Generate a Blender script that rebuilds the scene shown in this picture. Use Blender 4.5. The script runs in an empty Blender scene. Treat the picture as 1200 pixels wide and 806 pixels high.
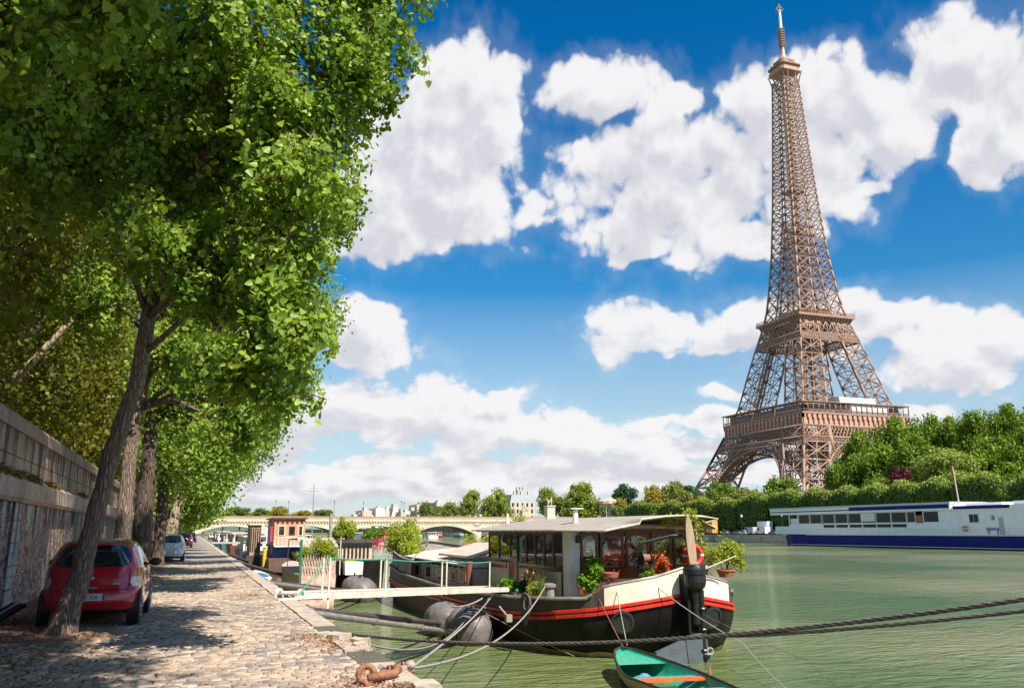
import bpy, math, random
import numpy as np
from mathutils import Vector
PI = math.pi
rad = math.radians
S = bpy.context.scene
COL = S.collection

# ------------------------------------------------------------------ camera
cam = bpy.data.cameras.new('camera')
cam.sensor_width = 36.0
cam.lens = 36.0 * 988.8 / 1200.0
cam.clip_start = 0.1
cam.clip_end = 12000
camo = bpy.data.objects.new('camera', cam)
COL.objects.link(camo)
camo.location = (0, 0, 1.6)
camo.rotation_euler = (rad(90 + 12.44), rad(0.2), rad(-20.3))
camo.rotation_mode = 'XYZ'
S.camera = camo

# ------------------------------------------------------------------ sun, sky, exposure
SUN_AZ = 163.0      # degrees clockwise from +Y (quay direction): behind the camera and to the right
SUN_EL = 50.0
sun = bpy.data.lights.new('sun', 'SUN')
sun.energy = 5.0
sun.angle = rad(0.53)
sun.color = (1.0, 0.93, 0.80)
suno = bpy.data.objects.new('sun', sun)
COL.objects.link(suno)
sd = Vector((math.sin(rad(SUN_AZ)) * math.cos(rad(SUN_EL)), math.cos(rad(SUN_AZ)) * math.cos(rad(SUN_EL)), math.sin(rad(SUN_EL))))
suno.rotation_euler = sd.to_track_quat('Z', 'Y').to_euler()
suno.location = sd * 100
S.view_settings.view_transform = 'Standard'
S.view_settings.look = 'None'
S.view_settings.gamma = 1.0
S.view_settings.exposure = 0.8

world = bpy.data.worlds.new('World')
S.world = world
world.use_nodes = True
wn = world.node_tree
wn.nodes.clear()

def N(nt, typ, **kw):
    n = nt.nodes.new(typ)
    for k, v in kw.items():
        if k.startswith('i_'):
            n.inputs[k[2:].replace('_', ' ')].default_value = v
        else:
            setattr(n, k, v)
    return n

def math_node(nt, op, a, b=None, c=None, clamp=False):
    n = nt.nodes.new('ShaderNodeMath')
    n.operation = op
    n.use_clamp = clamp
    for i, v in enumerate((a, b, c)):
        if v is None:
            continue
        if isinstance(v, (int, float)):
            n.inputs[i].default_value = v
        else:
            nt.links.new(v, n.inputs[i])
    return n.outputs[0]

def vmath(nt, op, a, b=None, c=None):
    n = nt.nodes.new('ShaderNodeVectorMath')
    n.operation = op
    for i, v in enumerate((a, b, c)):
        if v is None:
            continue
        if isinstance(v, (tuple, list)):
            n.inputs[i].default_value = v
        else:
            nt.links.new(v, n.inputs[i])
    return n

def mixcol(nt, fac, a, b, blend='MIX'):
    n = nt.nodes.new('ShaderNodeMix')
    n.data_type = 'RGBA'
    n.blend_type = blend
    n.clamp_factor = True
    if isinstance(fac, (int, float)):
        n.inputs[0].default_value = fac
    else:
        nt.links.new(fac, n.inputs[0])
    for i, v in ((6, a), (7, b)):
        if isinstance(v, (tuple, list)):
            n.inputs[i].default_value = (v[0], v[1], v[2], 1)
        else:
            nt.links.new(v, n.inputs[i])
    return n.outputs[2]

def build_sky():
    nt = wn
    L = nt.links.new
    out = N(nt, 'ShaderNodeOutputWorld')
    bg = N(nt, 'ShaderNodeBackground')
    L(bg.outputs[0], out.inputs[0])
    sky = N(nt, 'ShaderNodeTexSky')
    sky.sky_type = 'NISHITA'
    sky.sun_disc = False
    sky.sun_elevation = rad(SUN_EL)
    sky.sun_rotation = rad(SUN_AZ)
    sky.air_density = 1.0
    sky.dust_density = 0.3
    sky.ozone_density = 3.0
    tc = N(nt, 'ShaderNodeTexCoord')
    nrm = vmath(nt, 'NORMALIZE', tc.outputs['Generated'])
    sep = N(nt, 'ShaderNodeSeparateXYZ')
    L(nrm.outputs[0], sep.inputs[0])
    az = math_node(nt, 'ARCTAN2', sep.outputs[0], sep.outputs[1])
    el = math_node(nt, 'ARCSINE', sep.outputs[2])
    # deep clear blue of a polarised late-summer sky
    hs = N(nt, 'ShaderNodeHueSaturation')
    hs.inputs['Saturation'].default_value = 1.28
    hs.inputs['Value'].default_value = 1.0
    L(sky.outputs[0], hs.inputs['Color'])
    up = math_node(nt, 'MULTIPLY', el, 1.75, clamp=True)
    tint = mixcol(nt, up, SKY_LOW, SKY_HIGH)
    skyc = mixcol(nt, 1.0, hs.outputs[0], tint, 'MULTIPLY')
    comb = N(nt, 'ShaderNodeCombineXYZ')
    L(az, comb.inputs[0]); L(el, comb.inputs[1])
    def noise(vec, scale, detail, rough, dist=0.0):
        n = N(nt, 'ShaderNodeTexNoise')
        n.inputs['Scale'].default_value = scale
        n.inputs['Detail'].default_value = detail
        n.inputs['Roughness'].default_value = rough
        n.inputs['Distortion'].default_value = dist
        L(vec, n.inputs['Vector'])
        return n
    # stretch clouds near the horizon
    elc = math_node(nt, 'POWER', math_node(nt, 'MAXIMUM', el, 0.004), 0.62)
    comb2 = N(nt, 'ShaderNodeCombineXYZ')
    L(az, comb2.inputs[0]); L(elc, comb2.inputs[1])
    w1 = noise(comb.outputs[0], 9.0, 3.0, 0.55)
    warp = vmath(nt, 'MULTIPLY', vmath(nt, 'SUBTRACT', w1.outputs['Color'], (0.5, 0.5, 0.5)).outputs[0], (0.085, 0.06, 0.0))
    p = vmath(nt, 'ADD', comb.outputs[0], warp.outputs[0]).outputs[0]
    def blobs(pv):
        acc = None
        for (a, e, ra, re, pk) in CLOUDS:
            m = vmath(nt, 'MULTIPLY_ADD', pv, (1 / ra, 1 / re, 0), (-a / ra, -e / re, 0))
            d = vmath(nt, 'LENGTH', m.outputs[0]).outputs['Value']
            f = math_node(nt, 'SUBTRACT', pk, d)
            acc = f if acc is None else math_node(nt, 'SMOOTH_MAX', acc, f, 0.18)
        return acc
    acc = blobs(p)
    acc_up = blobs(vmath(nt, 'ADD', p, (0.014, 0.030, 0.0)).outputs[0])
    # loose fair weather clouds in the rest of the sky, away from the view
    gen = noise(comb2.outputs[0], 2.6, 2.0, 0.5)
    away = math_node(nt, 'GREATER_THAN', math_node(nt, 'ABSOLUTE', math_node(nt, 'SUBTRACT', az, rad(20.3))), rad(42))
    high = math_node(nt, 'GREATER_THAN', el, rad(46))
    elsewhere = math_node(nt, 'MAXIMUM', away, high)
    g2 = math_node(nt, 'MULTIPLY', math_node(nt, 'SUBTRACT', gen.outputs[0], 0.54), 4.0)
    g2 = math_node(nt, 'SUBTRACT', math_node(nt, 'MULTIPLY', g2, elsewhere), math_node(nt, 'MULTIPLY', math_node(nt, 'SUBTRACT', 1.0, elsewhere), 3.0))
    acc = math_node(nt, 'MAXIMUM', acc, g2)
    def detail(vec):
        wv = noise(vec, 16.0, 3.0, 0.5)
        v2 = vmath(nt, 'ADD', vec, vmath(nt, 'MULTIPLY', vmath(nt, 'SUBTRACT', wv.outputs['Color'], (0.5, 0.5, 0.5)).outputs[0], (0.05, 0.05, 0)).outputs[0]).outputs[0]
        tot = None
        for sc, am in ((15.0, 0.50), (34.0, 0.32), (75.0, 0.16)):
            vo = N(nt, 'ShaderNodeTexVoronoi'); vo.feature = 'F1'; vo.inputs['Scale'].default_value = sc
            L(v2, vo.inputs['Vector'])
            t = math_node(nt, 'MULTIPLY', math_node(nt, 'SUBTRACT', 0.47, vo.outputs['Distance']), am * 2.0)
            tot = t if tot is None else math_node(nt, 'ADD', tot, t)
        fbn = noise(vec, 8.0, 9.0, 0.62, 0.2)
        return math_node(nt, 'ADD', math_node(nt, 'MULTIPLY', tot, 0.62), math_node(nt, 'MULTIPLY', math_node(nt, 'SUBTRACT', fbn.outputs[0], 0.5), 1.35))
    fb = detail(comb2.outputs[0])
    fbo = detail(vmath(nt, 'ADD', comb2.outputs[0], (0.010, 0.020, 0)).outputs[0])
    fld = math_node(nt, 'ADD', math_node(nt, 'ADD', acc, fb), 0.10)
    mr = N(nt, 'ShaderNodeMapRange')
    mr.interpolation_type = 'SMOOTHERSTEP'
    L(fld, mr.inputs[0]); mr.inputs[1].default_value = 0.02; mr.inputs[2].default_value = 0.40
    veil = N(nt, 'ShaderNodeMapRange'); veil.interpolation_type = 'SMOOTHSTEP'
    L(fld, veil.inputs[0]); veil.inputs[1].default_value = -0.34; veil.inputs[2].default_value = 0.25; veil.inputs[4].default_value = 0.11
    alpha = math_node(nt, 'MAXIMUM', mr.outputs[0], veil.outputs[0])
    # cloud body: bright where the puffs face the sun, grey-lavender under the thick parts
    rel = math_node(nt, 'SUBTRACT', fb, fbo)
    sh = math_node(nt, 'ADD', math_node(nt, 'MULTIPLY', rel, 1.25), math_node(nt, 'MULTIPLY', acc_up, -0.95))
    mr2 = N(nt, 'ShaderNodeMapRange')
    mr2.interpolation_type = 'SMOOTHSTEP'
    L(sh, mr2.inputs[0]); mr2.inputs[1].default_value = -1.0; mr2.inputs[2].default_value = -0.05
    ccol = mixcol(nt, mr2.outputs[0], CLOUD_DARK, CLOUD_LIGHT)
    # thin veil towards the horizon
    hz = math_node(nt, 'SUBTRACT', 1.0, math_node(nt, 'MULTIPLY', math_node(nt, 'ABSOLUTE', el), 3.6), clamp=True)
    hz = math_node(nt, 'MULTIPLY', math_node(nt, 'POWER', hz, 0.9), 0.92)
    skyc = mixcol(nt, hz, skyc, HORIZON_COL)
    fin = mixcol(nt, math_node(nt, 'MULTIPLY', alpha, 0.97), skyc, ccol)
    L(fin, bg.inputs[0])
    bg.inputs[1].default_value = 0.1

SKY_LOW = (0.55, 0.80, 0.76)
SKY_HIGH = (0.025, 0.64, 0.80)
CLOUD_LIGHT = (5.35, 5.3, 5.35)
CLOUD_DARK = (3.9, 3.93, 4.25)
HORIZON_COL = (3.9, 4.15, 4.45)
CLOUDS = [
    (0.2462, 0.3928, 0.1357, 0.0958, 1.00),
    (0.3091, 0.4906, 0.1057, 0.0831, 1.00),
    (0.2000, 0.3544, 0.1052, 0.0544, 1.00),
    (0.3509, 0.5237, 0.0584, 0.0447, 0.80),
    (0.1929, 0.3998, 0.0848, 0.0509, 1.00),
    (0.2228, 0.4543, 0.0865, 0.0745, 1.00),
    (0.4635, 0.5011, 0.0980, 0.0415, 1.00),
    (0.5655, 0.4853, 0.0624, 0.0288, 0.80),
    (0.4309, 0.5226, 0.0579, 0.0319, 0.80),
    (0.5346, 0.3803, 0.1289, 0.0916, 1.00),
    (0.4833, 0.4265, 0.0706, 0.0506, 1.00),
    (0.6086, 0.4131, 0.0994, 0.0681, 1.00),
    (0.6679, 0.4671, 0.0589, 0.0535, 1.00),
    (0.7030, 0.4074, 0.0993, 0.0960, 1.00),
    (0.7690, 0.4521, 0.1008, 0.0712, 1.00),
    (0.5168, 0.3175, 0.0613, 0.0184, 1.00),
    (0.6347, 0.3755, 0.0587, 0.0501, 1.00),
    (0.5107, 0.4490, 0.0773, 0.0375, 1.00),
    (0.6437, 0.3287, 0.0514, 0.0317, 1.00),
    (0.8027, 0.4195, 0.0579, 0.0462, 1.00),
    (0.8882, 0.4755, 0.0898, 0.0662, 1.00),
    (0.9327, 0.4354, 0.0699, 0.1001, 1.00),
    (0.9043, 0.3695, 0.0463, 0.0313, 1.00),
    (0.7651, 0.3602, 0.0377, 0.0143, 0.80),
    (0.5070, 0.2362, 0.0750, 0.0425, 1.00),
    (0.4808, 0.2510, 0.0537, 0.0350, 0.80),
    (0.6200, 0.2233, 0.0697, 0.0285, 1.00),
    (0.6385, 0.2418, 0.0630, 0.0322, 1.00),
    (0.5882, 0.2132, 0.0443, 0.0207, 0.80),
    (0.6895, 0.2238, 0.0726, 0.0508, 1.00),
    (0.7754, 0.2233, 0.0621, 0.0295, 1.00),
    (0.7512, 0.2518, 0.0467, 0.0248, 1.00),
    (0.8518, 0.1868, 0.1017, 0.0425, 1.00),
    (0.9038, 0.1947, 0.0681, 0.0390, 1.00),
    (0.6033, 0.1243, 0.0811, 0.0155, 1.00),
    (0.6046, 0.1516, 0.0401, 0.0154, 0.80),
    (0.6545, 0.1151, 0.0725, 0.0204, 1.00),
    (0.8051, 0.1271, 0.0315, 0.0142, 0.80),
    (0.1738, 0.2410, 0.0649, 0.0449, 1.00),
    (0.1904, 0.2067, 0.0810, 0.0318, 1.00),
    (0.3816, 0.3706, 0.0412, 0.0241, 0.80),
    (0.1537, 0.1360, 0.1055, 0.0446, 1.00),
    (0.2432, 0.1332, 0.1414, 0.0426, 1.00),
    (0.3294, 0.1142, 0.1412, 0.0293, 1.00),
    (0.4553, 0.1012, 0.1569, 0.0291, 1.00),
    (0.5341, 0.0886, 0.1146, 0.0183, 1.00),
    (0.3361, 0.1544, 0.0429, 0.0141, 0.80),
    (0.0893, 0.0854, 0.0759, 0.0281, 1.00),
    (0.1862, 0.0621, 0.1976, 0.0286, 1.00),
    (0.3548, 0.0636, 0.1983, 0.0263, 1.00),
    (0.5135, 0.0575, 0.1521, 0.0234, 1.00),
    (0.2356, 0.0490, 0.2909, 0.0260, 1.00),
    (0.6738, 0.0577, 0.0707, 0.0175, 1.00),
    (0.0964, 0.1242, 0.0768, 0.0517, 1.00),
    (0.0632, 0.0562, 0.0744, 0.0378, 1.00),
]
build_sky()

# ------------------------------------------------------------------ materials
MATS = {}
def mat(name, col=(0.5, 0.5, 0.5), rough=0.6, metal=0.0, col2=None, nscale=4.0, namt=0.35, bump=0.0, bscale=20.0,
        stretch=(1, 1, 1), spec=0.5, coat=0.0, dirt=None, dscale=1.5, damt=0.5, det=5.0):
    if name in MATS:
        return MATS[name]
    m = bpy.data.materials.new(name)
    m.use_nodes = True
    nt = m.node_tree
    b = nt.nodes['Principled BSDF']
    b.inputs['Roughness'].default_value = rough
    b.inputs['Metallic'].default_value = metal
    b.inputs['Specular IOR Level'].default_value = spec
    b.inputs['Coat Weight'].default_value = coat
    b.inputs['Coat Roughness'].default_value = 0.05
    tc = N(nt, 'ShaderNodeTexCoord')
    mp = N(nt, 'ShaderNodeMapping')
    mp.inputs['Scale'].default_value = stretch
    nt.links.new(tc.outputs['Object'], mp.inputs[0])
    n = N(nt, 'ShaderNodeTexNoise')
    n.inputs['Scale'].default_value = nscale
    n.inputs['Detail'].default_value = det
    n.inputs['Roughness'].default_value = 0.6
    nt.links.new(mp.outputs[0], n.inputs[0])
    if col2 is None:
        col2 = tuple(c * (1 - namt) for c in col)
    mr = N(nt, 'ShaderNodeMapRange')
    mr.inputs[1].default_value = 0.35; mr.inputs[2].default_value = 0.68
    nt.links.new(n.outputs[0], mr.inputs[0])
    c = mixcol(nt, mr.outputs[0], col, col2)
    if dirt is not None:
        n3 = N(nt, 'ShaderNodeTexNoise')
        n3.inputs['Scale'].default_value = dscale
        n3.inputs['Detail'].default_value = 8
        n3.inputs['Roughness'].default_value = 0.7
        nt.links.new(mp.outputs[0], n3.inputs[0])
        mr3 = N(nt, 'ShaderNodeMapRange')
        mr3.inputs[1].default_value = 0.50; mr3.inputs[2].default_value = 0.66; mr3.inputs[4].default_value = damt
        nt.links.new(n3.outputs[0], mr3.inputs[0])
        c = mixcol(nt, mr3.outputs[0], c, dirt)
    nt.links.new(c, b.inputs['Base Color'])
    if bump > 0:
        n2 = N(nt, 'ShaderNodeTexNoise')
        n2.inputs['Scale'].default_value = bscale
        n2.inputs['Detail'].default_value = 6
        nt.links.new(mp.outputs[0], n2.inputs[0])
        bp = N(nt, 'ShaderNodeBump')
        bp.inputs['Strength'].default_value = bump
        bp.inputs['Distance'].default_value = 0.05
        nt.links.new(n2.outputs[0], bp.inputs['Height'])
        nt.links.new(bp.outputs[0], b.inputs['Normal'])
    MATS[name] = m
    return m

def glass_mat(name='window_glass', col=(0.02, 0.025, 0.03), rough=0.03, alpha=1.0):
    if name in MATS:
        return MATS[name]
    m = bpy.data.materials.new(name)
    m.use_nodes = True
    nt = m.node_tree
    b = nt.nodes['Principled BSDF']
    b.inputs['Base Color'].default_value = (*col, 1)
    b.inputs['Roughness'].default_value = rough
    b.inputs['Specular IOR Level'].default_value = 0.9
    if alpha < 1:
        out = nt.nodes['Material Output']
        tr = N(nt, 'ShaderNodeBsdfTransparent')
        fr = N(nt, 'ShaderNodeFresnel'); fr.inputs[0].default_value = 1.6
        mx = N(nt, 'ShaderNodeMixShader')
        f = math_node(nt, 'ADD', fr.outputs[0], 1 - alpha, clamp=True)
        gl = N(nt, 'ShaderNodeBsdfGlossy'); gl.inputs['Roughness'].default_value = rough
        nt.links.new(f, mx.inputs[0]); nt.links.new(tr.outputs[0], mx.inputs[1]); nt.links.new(gl.outputs[0], mx.inputs[2])
        nt.links.new(mx.outputs[0], out.inputs[0])
    MATS[name] = m
    return m

def leaf_mat(name, c1, c2, c3=None, trans=0.35, tcol=None, rough=0.45):
    """foliage: every leaf has its own tone (attribute tone), thin and translucent"""
    if name in MATS:
        return MATS[name]
    m = bpy.data.materials.new(name)
    m.use_nodes = True
    nt = m.node_tree
    b = nt.nodes['Principled BSDF']
    out = nt.nodes['Material Output']
    at = N(nt, 'ShaderNodeAttribute'); at.attribute_name = 'tone'
    cr = N(nt, 'ShaderNodeValToRGB')
    cr.color_ramp.elements[0].color = (*c1, 1)
    cr.color_ramp.elements[1].color = (*c2, 1)
    if c3 is not None:
        e = cr.color_ramp.elements.new(0.84); e.color = (*c2, 1)
        cr.color_ramp.elements[2].color = (*c3, 1)
    nt.links.new(at.outputs['Fac'], cr.inputs[0])
    nt.links.new(cr.outputs[0], b.inputs['Base Color'])
    b.inputs['Roughness'].default_value = rough
    b.inputs['Specular IOR Level'].default_value = 0.22
    t = N(nt, 'ShaderNodeBsdfTranslucent')
    tc = mixcol(nt, 1.0, cr.outputs[0], tcol or (1.6, 1.5, 0.5), 'MULTIPLY')
    nt.links.new(tc, t.inputs[0])
    mx = N(nt, 'ShaderNodeMixShader'); mx.inputs[0].default_value = trans
    nt.links.new(b.outputs[0], mx.inputs[1]); nt.links.new(t.outputs[0], mx.inputs[2])
    nt.links.new(mx.outputs[0], out.inputs[0])
    MATS[name] = m
    return m

# ------------------------------------------------------------------ mesh helpers
def wloc(o):
    v = Vector((0, 0, 0))
    while o is not None:
        v = v + o.location
        o = o.parent
    return v

def tag(o, label=None, cat=None, group=None, kind=None):
    if label: o['label'] = label
    if cat: o['category'] = cat
    if group: o['group'] = group
    if kind: o['kind'] = kind
    return o

def thing(name, label, cat, loc=(0, 0, 0), group=None, rz=0.0):
    o = bpy.data.objects.new(name, None)
    o.empty_display_size = 0.3
    COL.objects.link(o)
    o.location = loc
    o.rotation_euler = (0, 0, rz)
    return tag(o, label, cat, group)

class MB:
    """collects shapes; build() links them as one mesh object"""
    def __init__(s):
        s.v = []; s.f = []; s.m = []; s.cur = 0
    def add(s, verts, faces, m=None):
        k = len(s.v)
        s.v.extend([tuple(float(c) for c in p) for p in verts])
        for f in faces:
            s.f.append(tuple(i + k for i in f))
            s.m.append(s.cur if m is None else m)
        return s
    def box(s, x0, x1, y0, y1, z0, z1):
        v = [(x0, y0, z0), (x1, y0, z0), (x1, y1, z0), (x0, y1, z0), (x0, y0, z1), (x1, y0, z1), (x1, y1, z1), (x0, y1, z1)]
        return s.add(v, [(0, 3, 2, 1), (4, 5, 6, 7), (0, 1, 5, 4), (1, 2, 6, 5), (2, 3, 7, 6), (3, 0, 4, 7)])
    def obox(s, c, hx, hy, hz, rz=0.0, rx=0.0, ry=0.0):
        from mathutils import Euler
        R = Euler((rx, ry, rz)).to_matrix()
        vs = []
        for z in (-hz, hz):
            for (x, y) in ((-hx, -hy), (hx, -hy), (hx, hy), (-hx, hy)):
                p = R @ Vector((x, y, z)); vs.append((p.x + c[0], p.y + c[1], p.z + c[2]))
        return s.add(vs, [(0, 3, 2, 1), (4, 5, 6, 7), (0, 1, 5, 4), (1, 2, 6, 5), (2, 3, 7, 6), (3, 0, 4, 7)])
    def prism(s, poly, axis, a, b):
        """poly: 2D list; axis 'x','y','z' extrusion from a to b"""
        def P(p, t):
            if axis == 'x': return (t, p[0], p[1])
            if axis == 'y': return (p[0], t, p[1])
            return (p[0], p[1], t)
        n = len(poly)
        v = [P(p, a) for p in poly] + [P(p, b) for p in poly]
        f = [tuple(range(n)), tuple(range(2 * n - 1, n - 1, -1))]
        for i in range(n):
            j = (i + 1) % n
            f.append((i, i + n, j + n, j))
        return s.add(v, f)
    def tube(s, pts, r, n=8, caps=True):
        pts = [Vector(p) for p in pts]
        if isinstance(r, (int, float)): r = [r] * len(pts)
        vs = []; fs = []
        up = None
        for i, p in enumerate(pts):
            a = pts[max(i - 1, 0)]; b = pts[min(i + 1, len(pts) - 1)]
            t = (b - a).normalized() if (b - a).length > 1e-9 else Vector((0, 0, 1))
            if up is None:
                up = Vector((0, 0, 1)) if abs(t.z) < 0.9 else Vector((1, 0, 0))
            x = up.cross(t)
            if x.length < 1e-6: x = Vector((1, 0, 0)).cross(t)
            x.normalize(); y = t.cross(x); up = y
            for k in range(n):
                an = 2 * PI * k / n
                q = p + (x * math.cos(an) + y * math.sin(an)) * r[i]
                vs.append(q[:])
        for i in range(len(pts) - 1):
            for k in range(n):
                k2 = (k + 1) % n
                fs.append((i * n + k, i * n + k2, (i + 1) * n + k2, (i + 1) * n + k))
        if caps:
            fs.append(tuple(range(n - 1, -1, -1)))
            fs.append(tuple((len(pts) - 1) * n + k for k in range(n)))
        return s.add(vs, fs)
    def cyl(s, p0, p1, r0, r1=None, n=12):
        return s.tube([p0, p1], [r0, r0 if r1 is None else r1], n)
    def lathe(s, c, prof, n=16):
        vs = []; fs = []
        for (r, z) in prof:
            for k in range(n):
                a = 2 * PI * k / n
                vs.append((c[0] + r * math.cos(a), c[1] + r * math.sin(a), c[2] + z))
        for i in range(len(prof) - 1):
            for k in range(n):
                k2 = (k + 1) % n
                fs.append((i * n + k, i * n + k2, (i + 1) * n + k2, (i + 1) * n + k))
        fs.append(tuple(range(n - 1, -1, -1)))
        fs.append(tuple((len(prof) - 1) * n + k for k in range(n)))
        return s.add(vs, fs)
    def ell(s, c, r, nu=14, nv=9, rz=0.0, pw=1.0):
        vs = []; fs = []
        ca, sa = math.cos(rz), math.sin(rz)
        for j in range(nv + 1):
            ph = -PI / 2 + PI * j / nv
            for i in range(nu):
                th = 2 * PI * i / nu
                cp = math.copysign(abs(math.cos(ph)) ** pw, math.cos(ph))
                x = r[0] * cp * math.cos(th); y = r[1] * cp * math.sin(th)
                z = r[2] * math.copysign(abs(math.sin(ph)) ** pw, math.sin(ph))
                vs.append((c[0] + x * ca - y * sa, c[1] + x * sa + y * ca, c[2] + z))
        for j in range(nv):
            for i in range(nu):
                i2 = (i + 1) % nu
                fs.append((j * nu + i, j * nu + i2, (j + 1) * nu + i2, (j + 1) * nu + i))
        return s.add(vs, fs)
    def torus(s, c, R, r, axis='y', n=28, m=10, a0=0.0, a1=2 * PI):
        pts = []
        full = abs(a1 - a0 - 2 * PI) < 1e-6
        k = n if full else n + 1
        vs = []; fs = []
        for i in range(k):
            a = a0 + (a1 - a0) * i / n
            for j in range(m):
                b = 2 * PI * j / m
                u = (R + r * math.cos(b)) * math.cos(a); v = (R + r * math.cos(b)) * math.sin(a); w = r * math.sin(b)
                if axis == 'y': vs.append((c[0] + u, c[1] + w, c[2] + v))
                elif axis == 'x': vs.append((c[0] + w, c[1] + u, c[2] + v))
                else: vs.append((c[0] + u, c[1] + v, c[2] + w))
        for i in range(n):
            i2 = (i + 1) % k
            for j in range(m):
                j2 = (j + 1) % m
                fs.append((i * m + j, i * m + j2, i2 * m + j2, i2 * m + j))
        return s.add(vs, fs)
    def loft(s, rings, closed=True, cap0=False, cap1=False):
        n = len(rings[0]); vs = [p for r in rings for p in r]; fs = []
        for i in range(len(rings) - 1):
            for k in range(n if closed else n - 1):
                k2 = (k + 1) % n
                fs.append((i * n + k, i * n + k2, (i + 1) * n + k2, (i + 1) * n + k))
        if cap0: fs.append(tuple(range(n - 1, -1, -1)))
        if cap1: fs.append(tuple((len(rings) - 1) * n + k for k in range(n)))
        return s.add(vs, fs)
    def beam(s, a, b, w, w2=None):
        a = Vector(a); b = Vector(b)
        t = (b - a)
        if t.length < 1e-6: return s
        t.normalize()
        up = Vector((0, 0, 1)) if abs(t.z) < 0.95 else Vector((0, 1, 0))
        x = up.cross(t).normalized(); y = t.cross(x)
        h = w / 2; h2 = (w2 or w) / 2
        vs = [(p + x * i * h + y * j * h2)[:] for p in (a, b) for (i, j) in ((-1, -1), (1, -1), (1, 1), (-1, 1))]
        return s.add(vs, [(0, 1, 5, 4), (1, 2, 6, 5), (2, 3, 7, 6), (3, 0, 4, 7), (3, 2, 1, 0), (4, 5, 6, 7)])
    def build(s, name, mats, parent=None, origin=None, smooth=False, label=None, cat=None, group=None, kind=None, local=False):
        if parent is not None:
            o0 = Vector((0, 0, 0)) if local else wloc(parent)
        else:
            o0 = Vector(origin) if origin is not None else Vector((0, 0, 0))
        me = bpy.data.meshes.new(name)
        vs = np.array(s.v, dtype=float).reshape(-1, 3) - np.array(o0[:])
        me.from_pydata(vs.tolist(), [], s.f)
        if not isinstance(mats, (list, tuple)): mats = [mats]
        for m in mats: me.materials.append(m)
        if len(mats) > 1: me.polygons.foreach_set('material_index', s.m)
        if smooth: me.polygons.foreach_set('use_smooth', [True] * len(me.polygons))
        me.update()
        o = bpy.data.objects.new(name, me)
        COL.objects.link(o)
        if parent is not None: o.parent = parent
        else: o.location = o0
        return tag(o, label, cat, group, kind)

def build_split(mb, name, mats, parent=None, **kw):
    """links every loose piece of the collected shape as an object of its own"""
    n = len(mb.v); p = list(range(n))
    def find(a):
        while p[a] != a:
            p[a] = p[p[a]]; a = p[a]
        return a
    for f in mb.f:
        r = find(f[0])
        for i in f[1:]: p[find(i)] = r
    groups = {}
    for k, f in enumerate(mb.f): groups.setdefault(find(f[0]), []).append(f)
    out = []
    for g in groups.values():
        idx = sorted({i for f in g for i in f}); mp = {a: b for b, a in enumerate(idx)}
        q = MB(); q.add([mb.v[i] for i in idx], [tuple(mp[i] for i in f) for f in g]); out.append(q.build(name, mats, parent, **kw))
    return out

def copy_tree(o, parent=None):
    kids = [c for c in bpy.data.objects if c.parent == o]
    c = o.copy()
    COL.objects.link(c)
    c.parent = parent
    for k in kids:
        copy_tree(k, c)
    return c

def np_mesh(name, verts, quads, attr=None, mats=None, parent=None, origin=(0, 0, 0), **kw):
    """big quad meshes (leaves, beams) straight from arrays"""
    me = bpy.data.meshes.new(name)
    o0 = np.array(wloc(parent)[:]) if parent is not None else np.array(origin)
    nv = len(verts); nf = len(quads)
    me.vertices.add(nv)
    me.vertices.foreach_set('co', (verts - o0).astype(np.float32).ravel())
    me.loops.add(nf * 4)
    me.loops.foreach_set('vertex_index', quads.astype(np.int32).ravel())
    me.polygons.add(nf)
    me.polygons.foreach_set('loop_start', np.arange(0, nf * 4, 4, dtype=np.int32))
    try:
        me.polygons.foreach_set('loop_total', np.full(nf, 4, dtype=np.int32))
    except Exception:
        pass
    me.update(calc_edges=True)
    if attr is not None:
        a = me.attributes.new('tone', 'FLOAT', 'FACE')
        a.data.foreach_set('value', attr.astype(np.float32))
    if mats is not None: me.materials.append(mats)
    o = bpy.data.objects.new(name, me)
    COL.objects.link(o)
    if parent is not None: o.parent = parent
    else: o.location = origin
    return tag(o, **kw)

class Beams:
    def __init__(s): s.a = []; s.b = []; s.w = []
    def add(s, a, b, w):
        s.a.append(tuple(a)); s.b.append(tuple(b)); s.w.append(w)
    def build(s, name, m, parent, **kw):
        a = np.array(s.a, float); b = np.array(s.b, float); w = np.array(s.w, float)[:, None] / 2
        t = b - a; ln = np.linalg.norm(t, axis=1, keepdims=True); ln[ln == 0] = 1; t = t / ln
        up = np.tile([0, 0, 1.0], (len(a), 1)); up[np.abs(t[:, 2]) > 0.95] = [1, 0, 0]
        x = np.cross(up, t); x /= np.linalg.norm(x, axis=1, keepdims=True); y = np.cross(t, x)
        vs = np.stack([a - x * w - y * w, a + x * w - y * w, a + x * w + y * w, a - x * w + y * w,
                       b - x * w - y * w, b + x * w - y * w, b + x * w + y * w, b - x * w + y * w], axis=1)
        q = np.array([(0, 1, 5, 4), (1, 2, 6, 5), (2, 3, 7, 6), (3, 0, 4, 7), (3, 2, 1, 0), (4, 5, 6, 7)])
        n = len(a)
        quads = (np.arange(n)[:, None, None] * 8 + q[None]).reshape(-1, 4)
        return np_mesh(name, vs.reshape(-1, 3), quads, mats=m, parent=parent, **kw)

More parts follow.
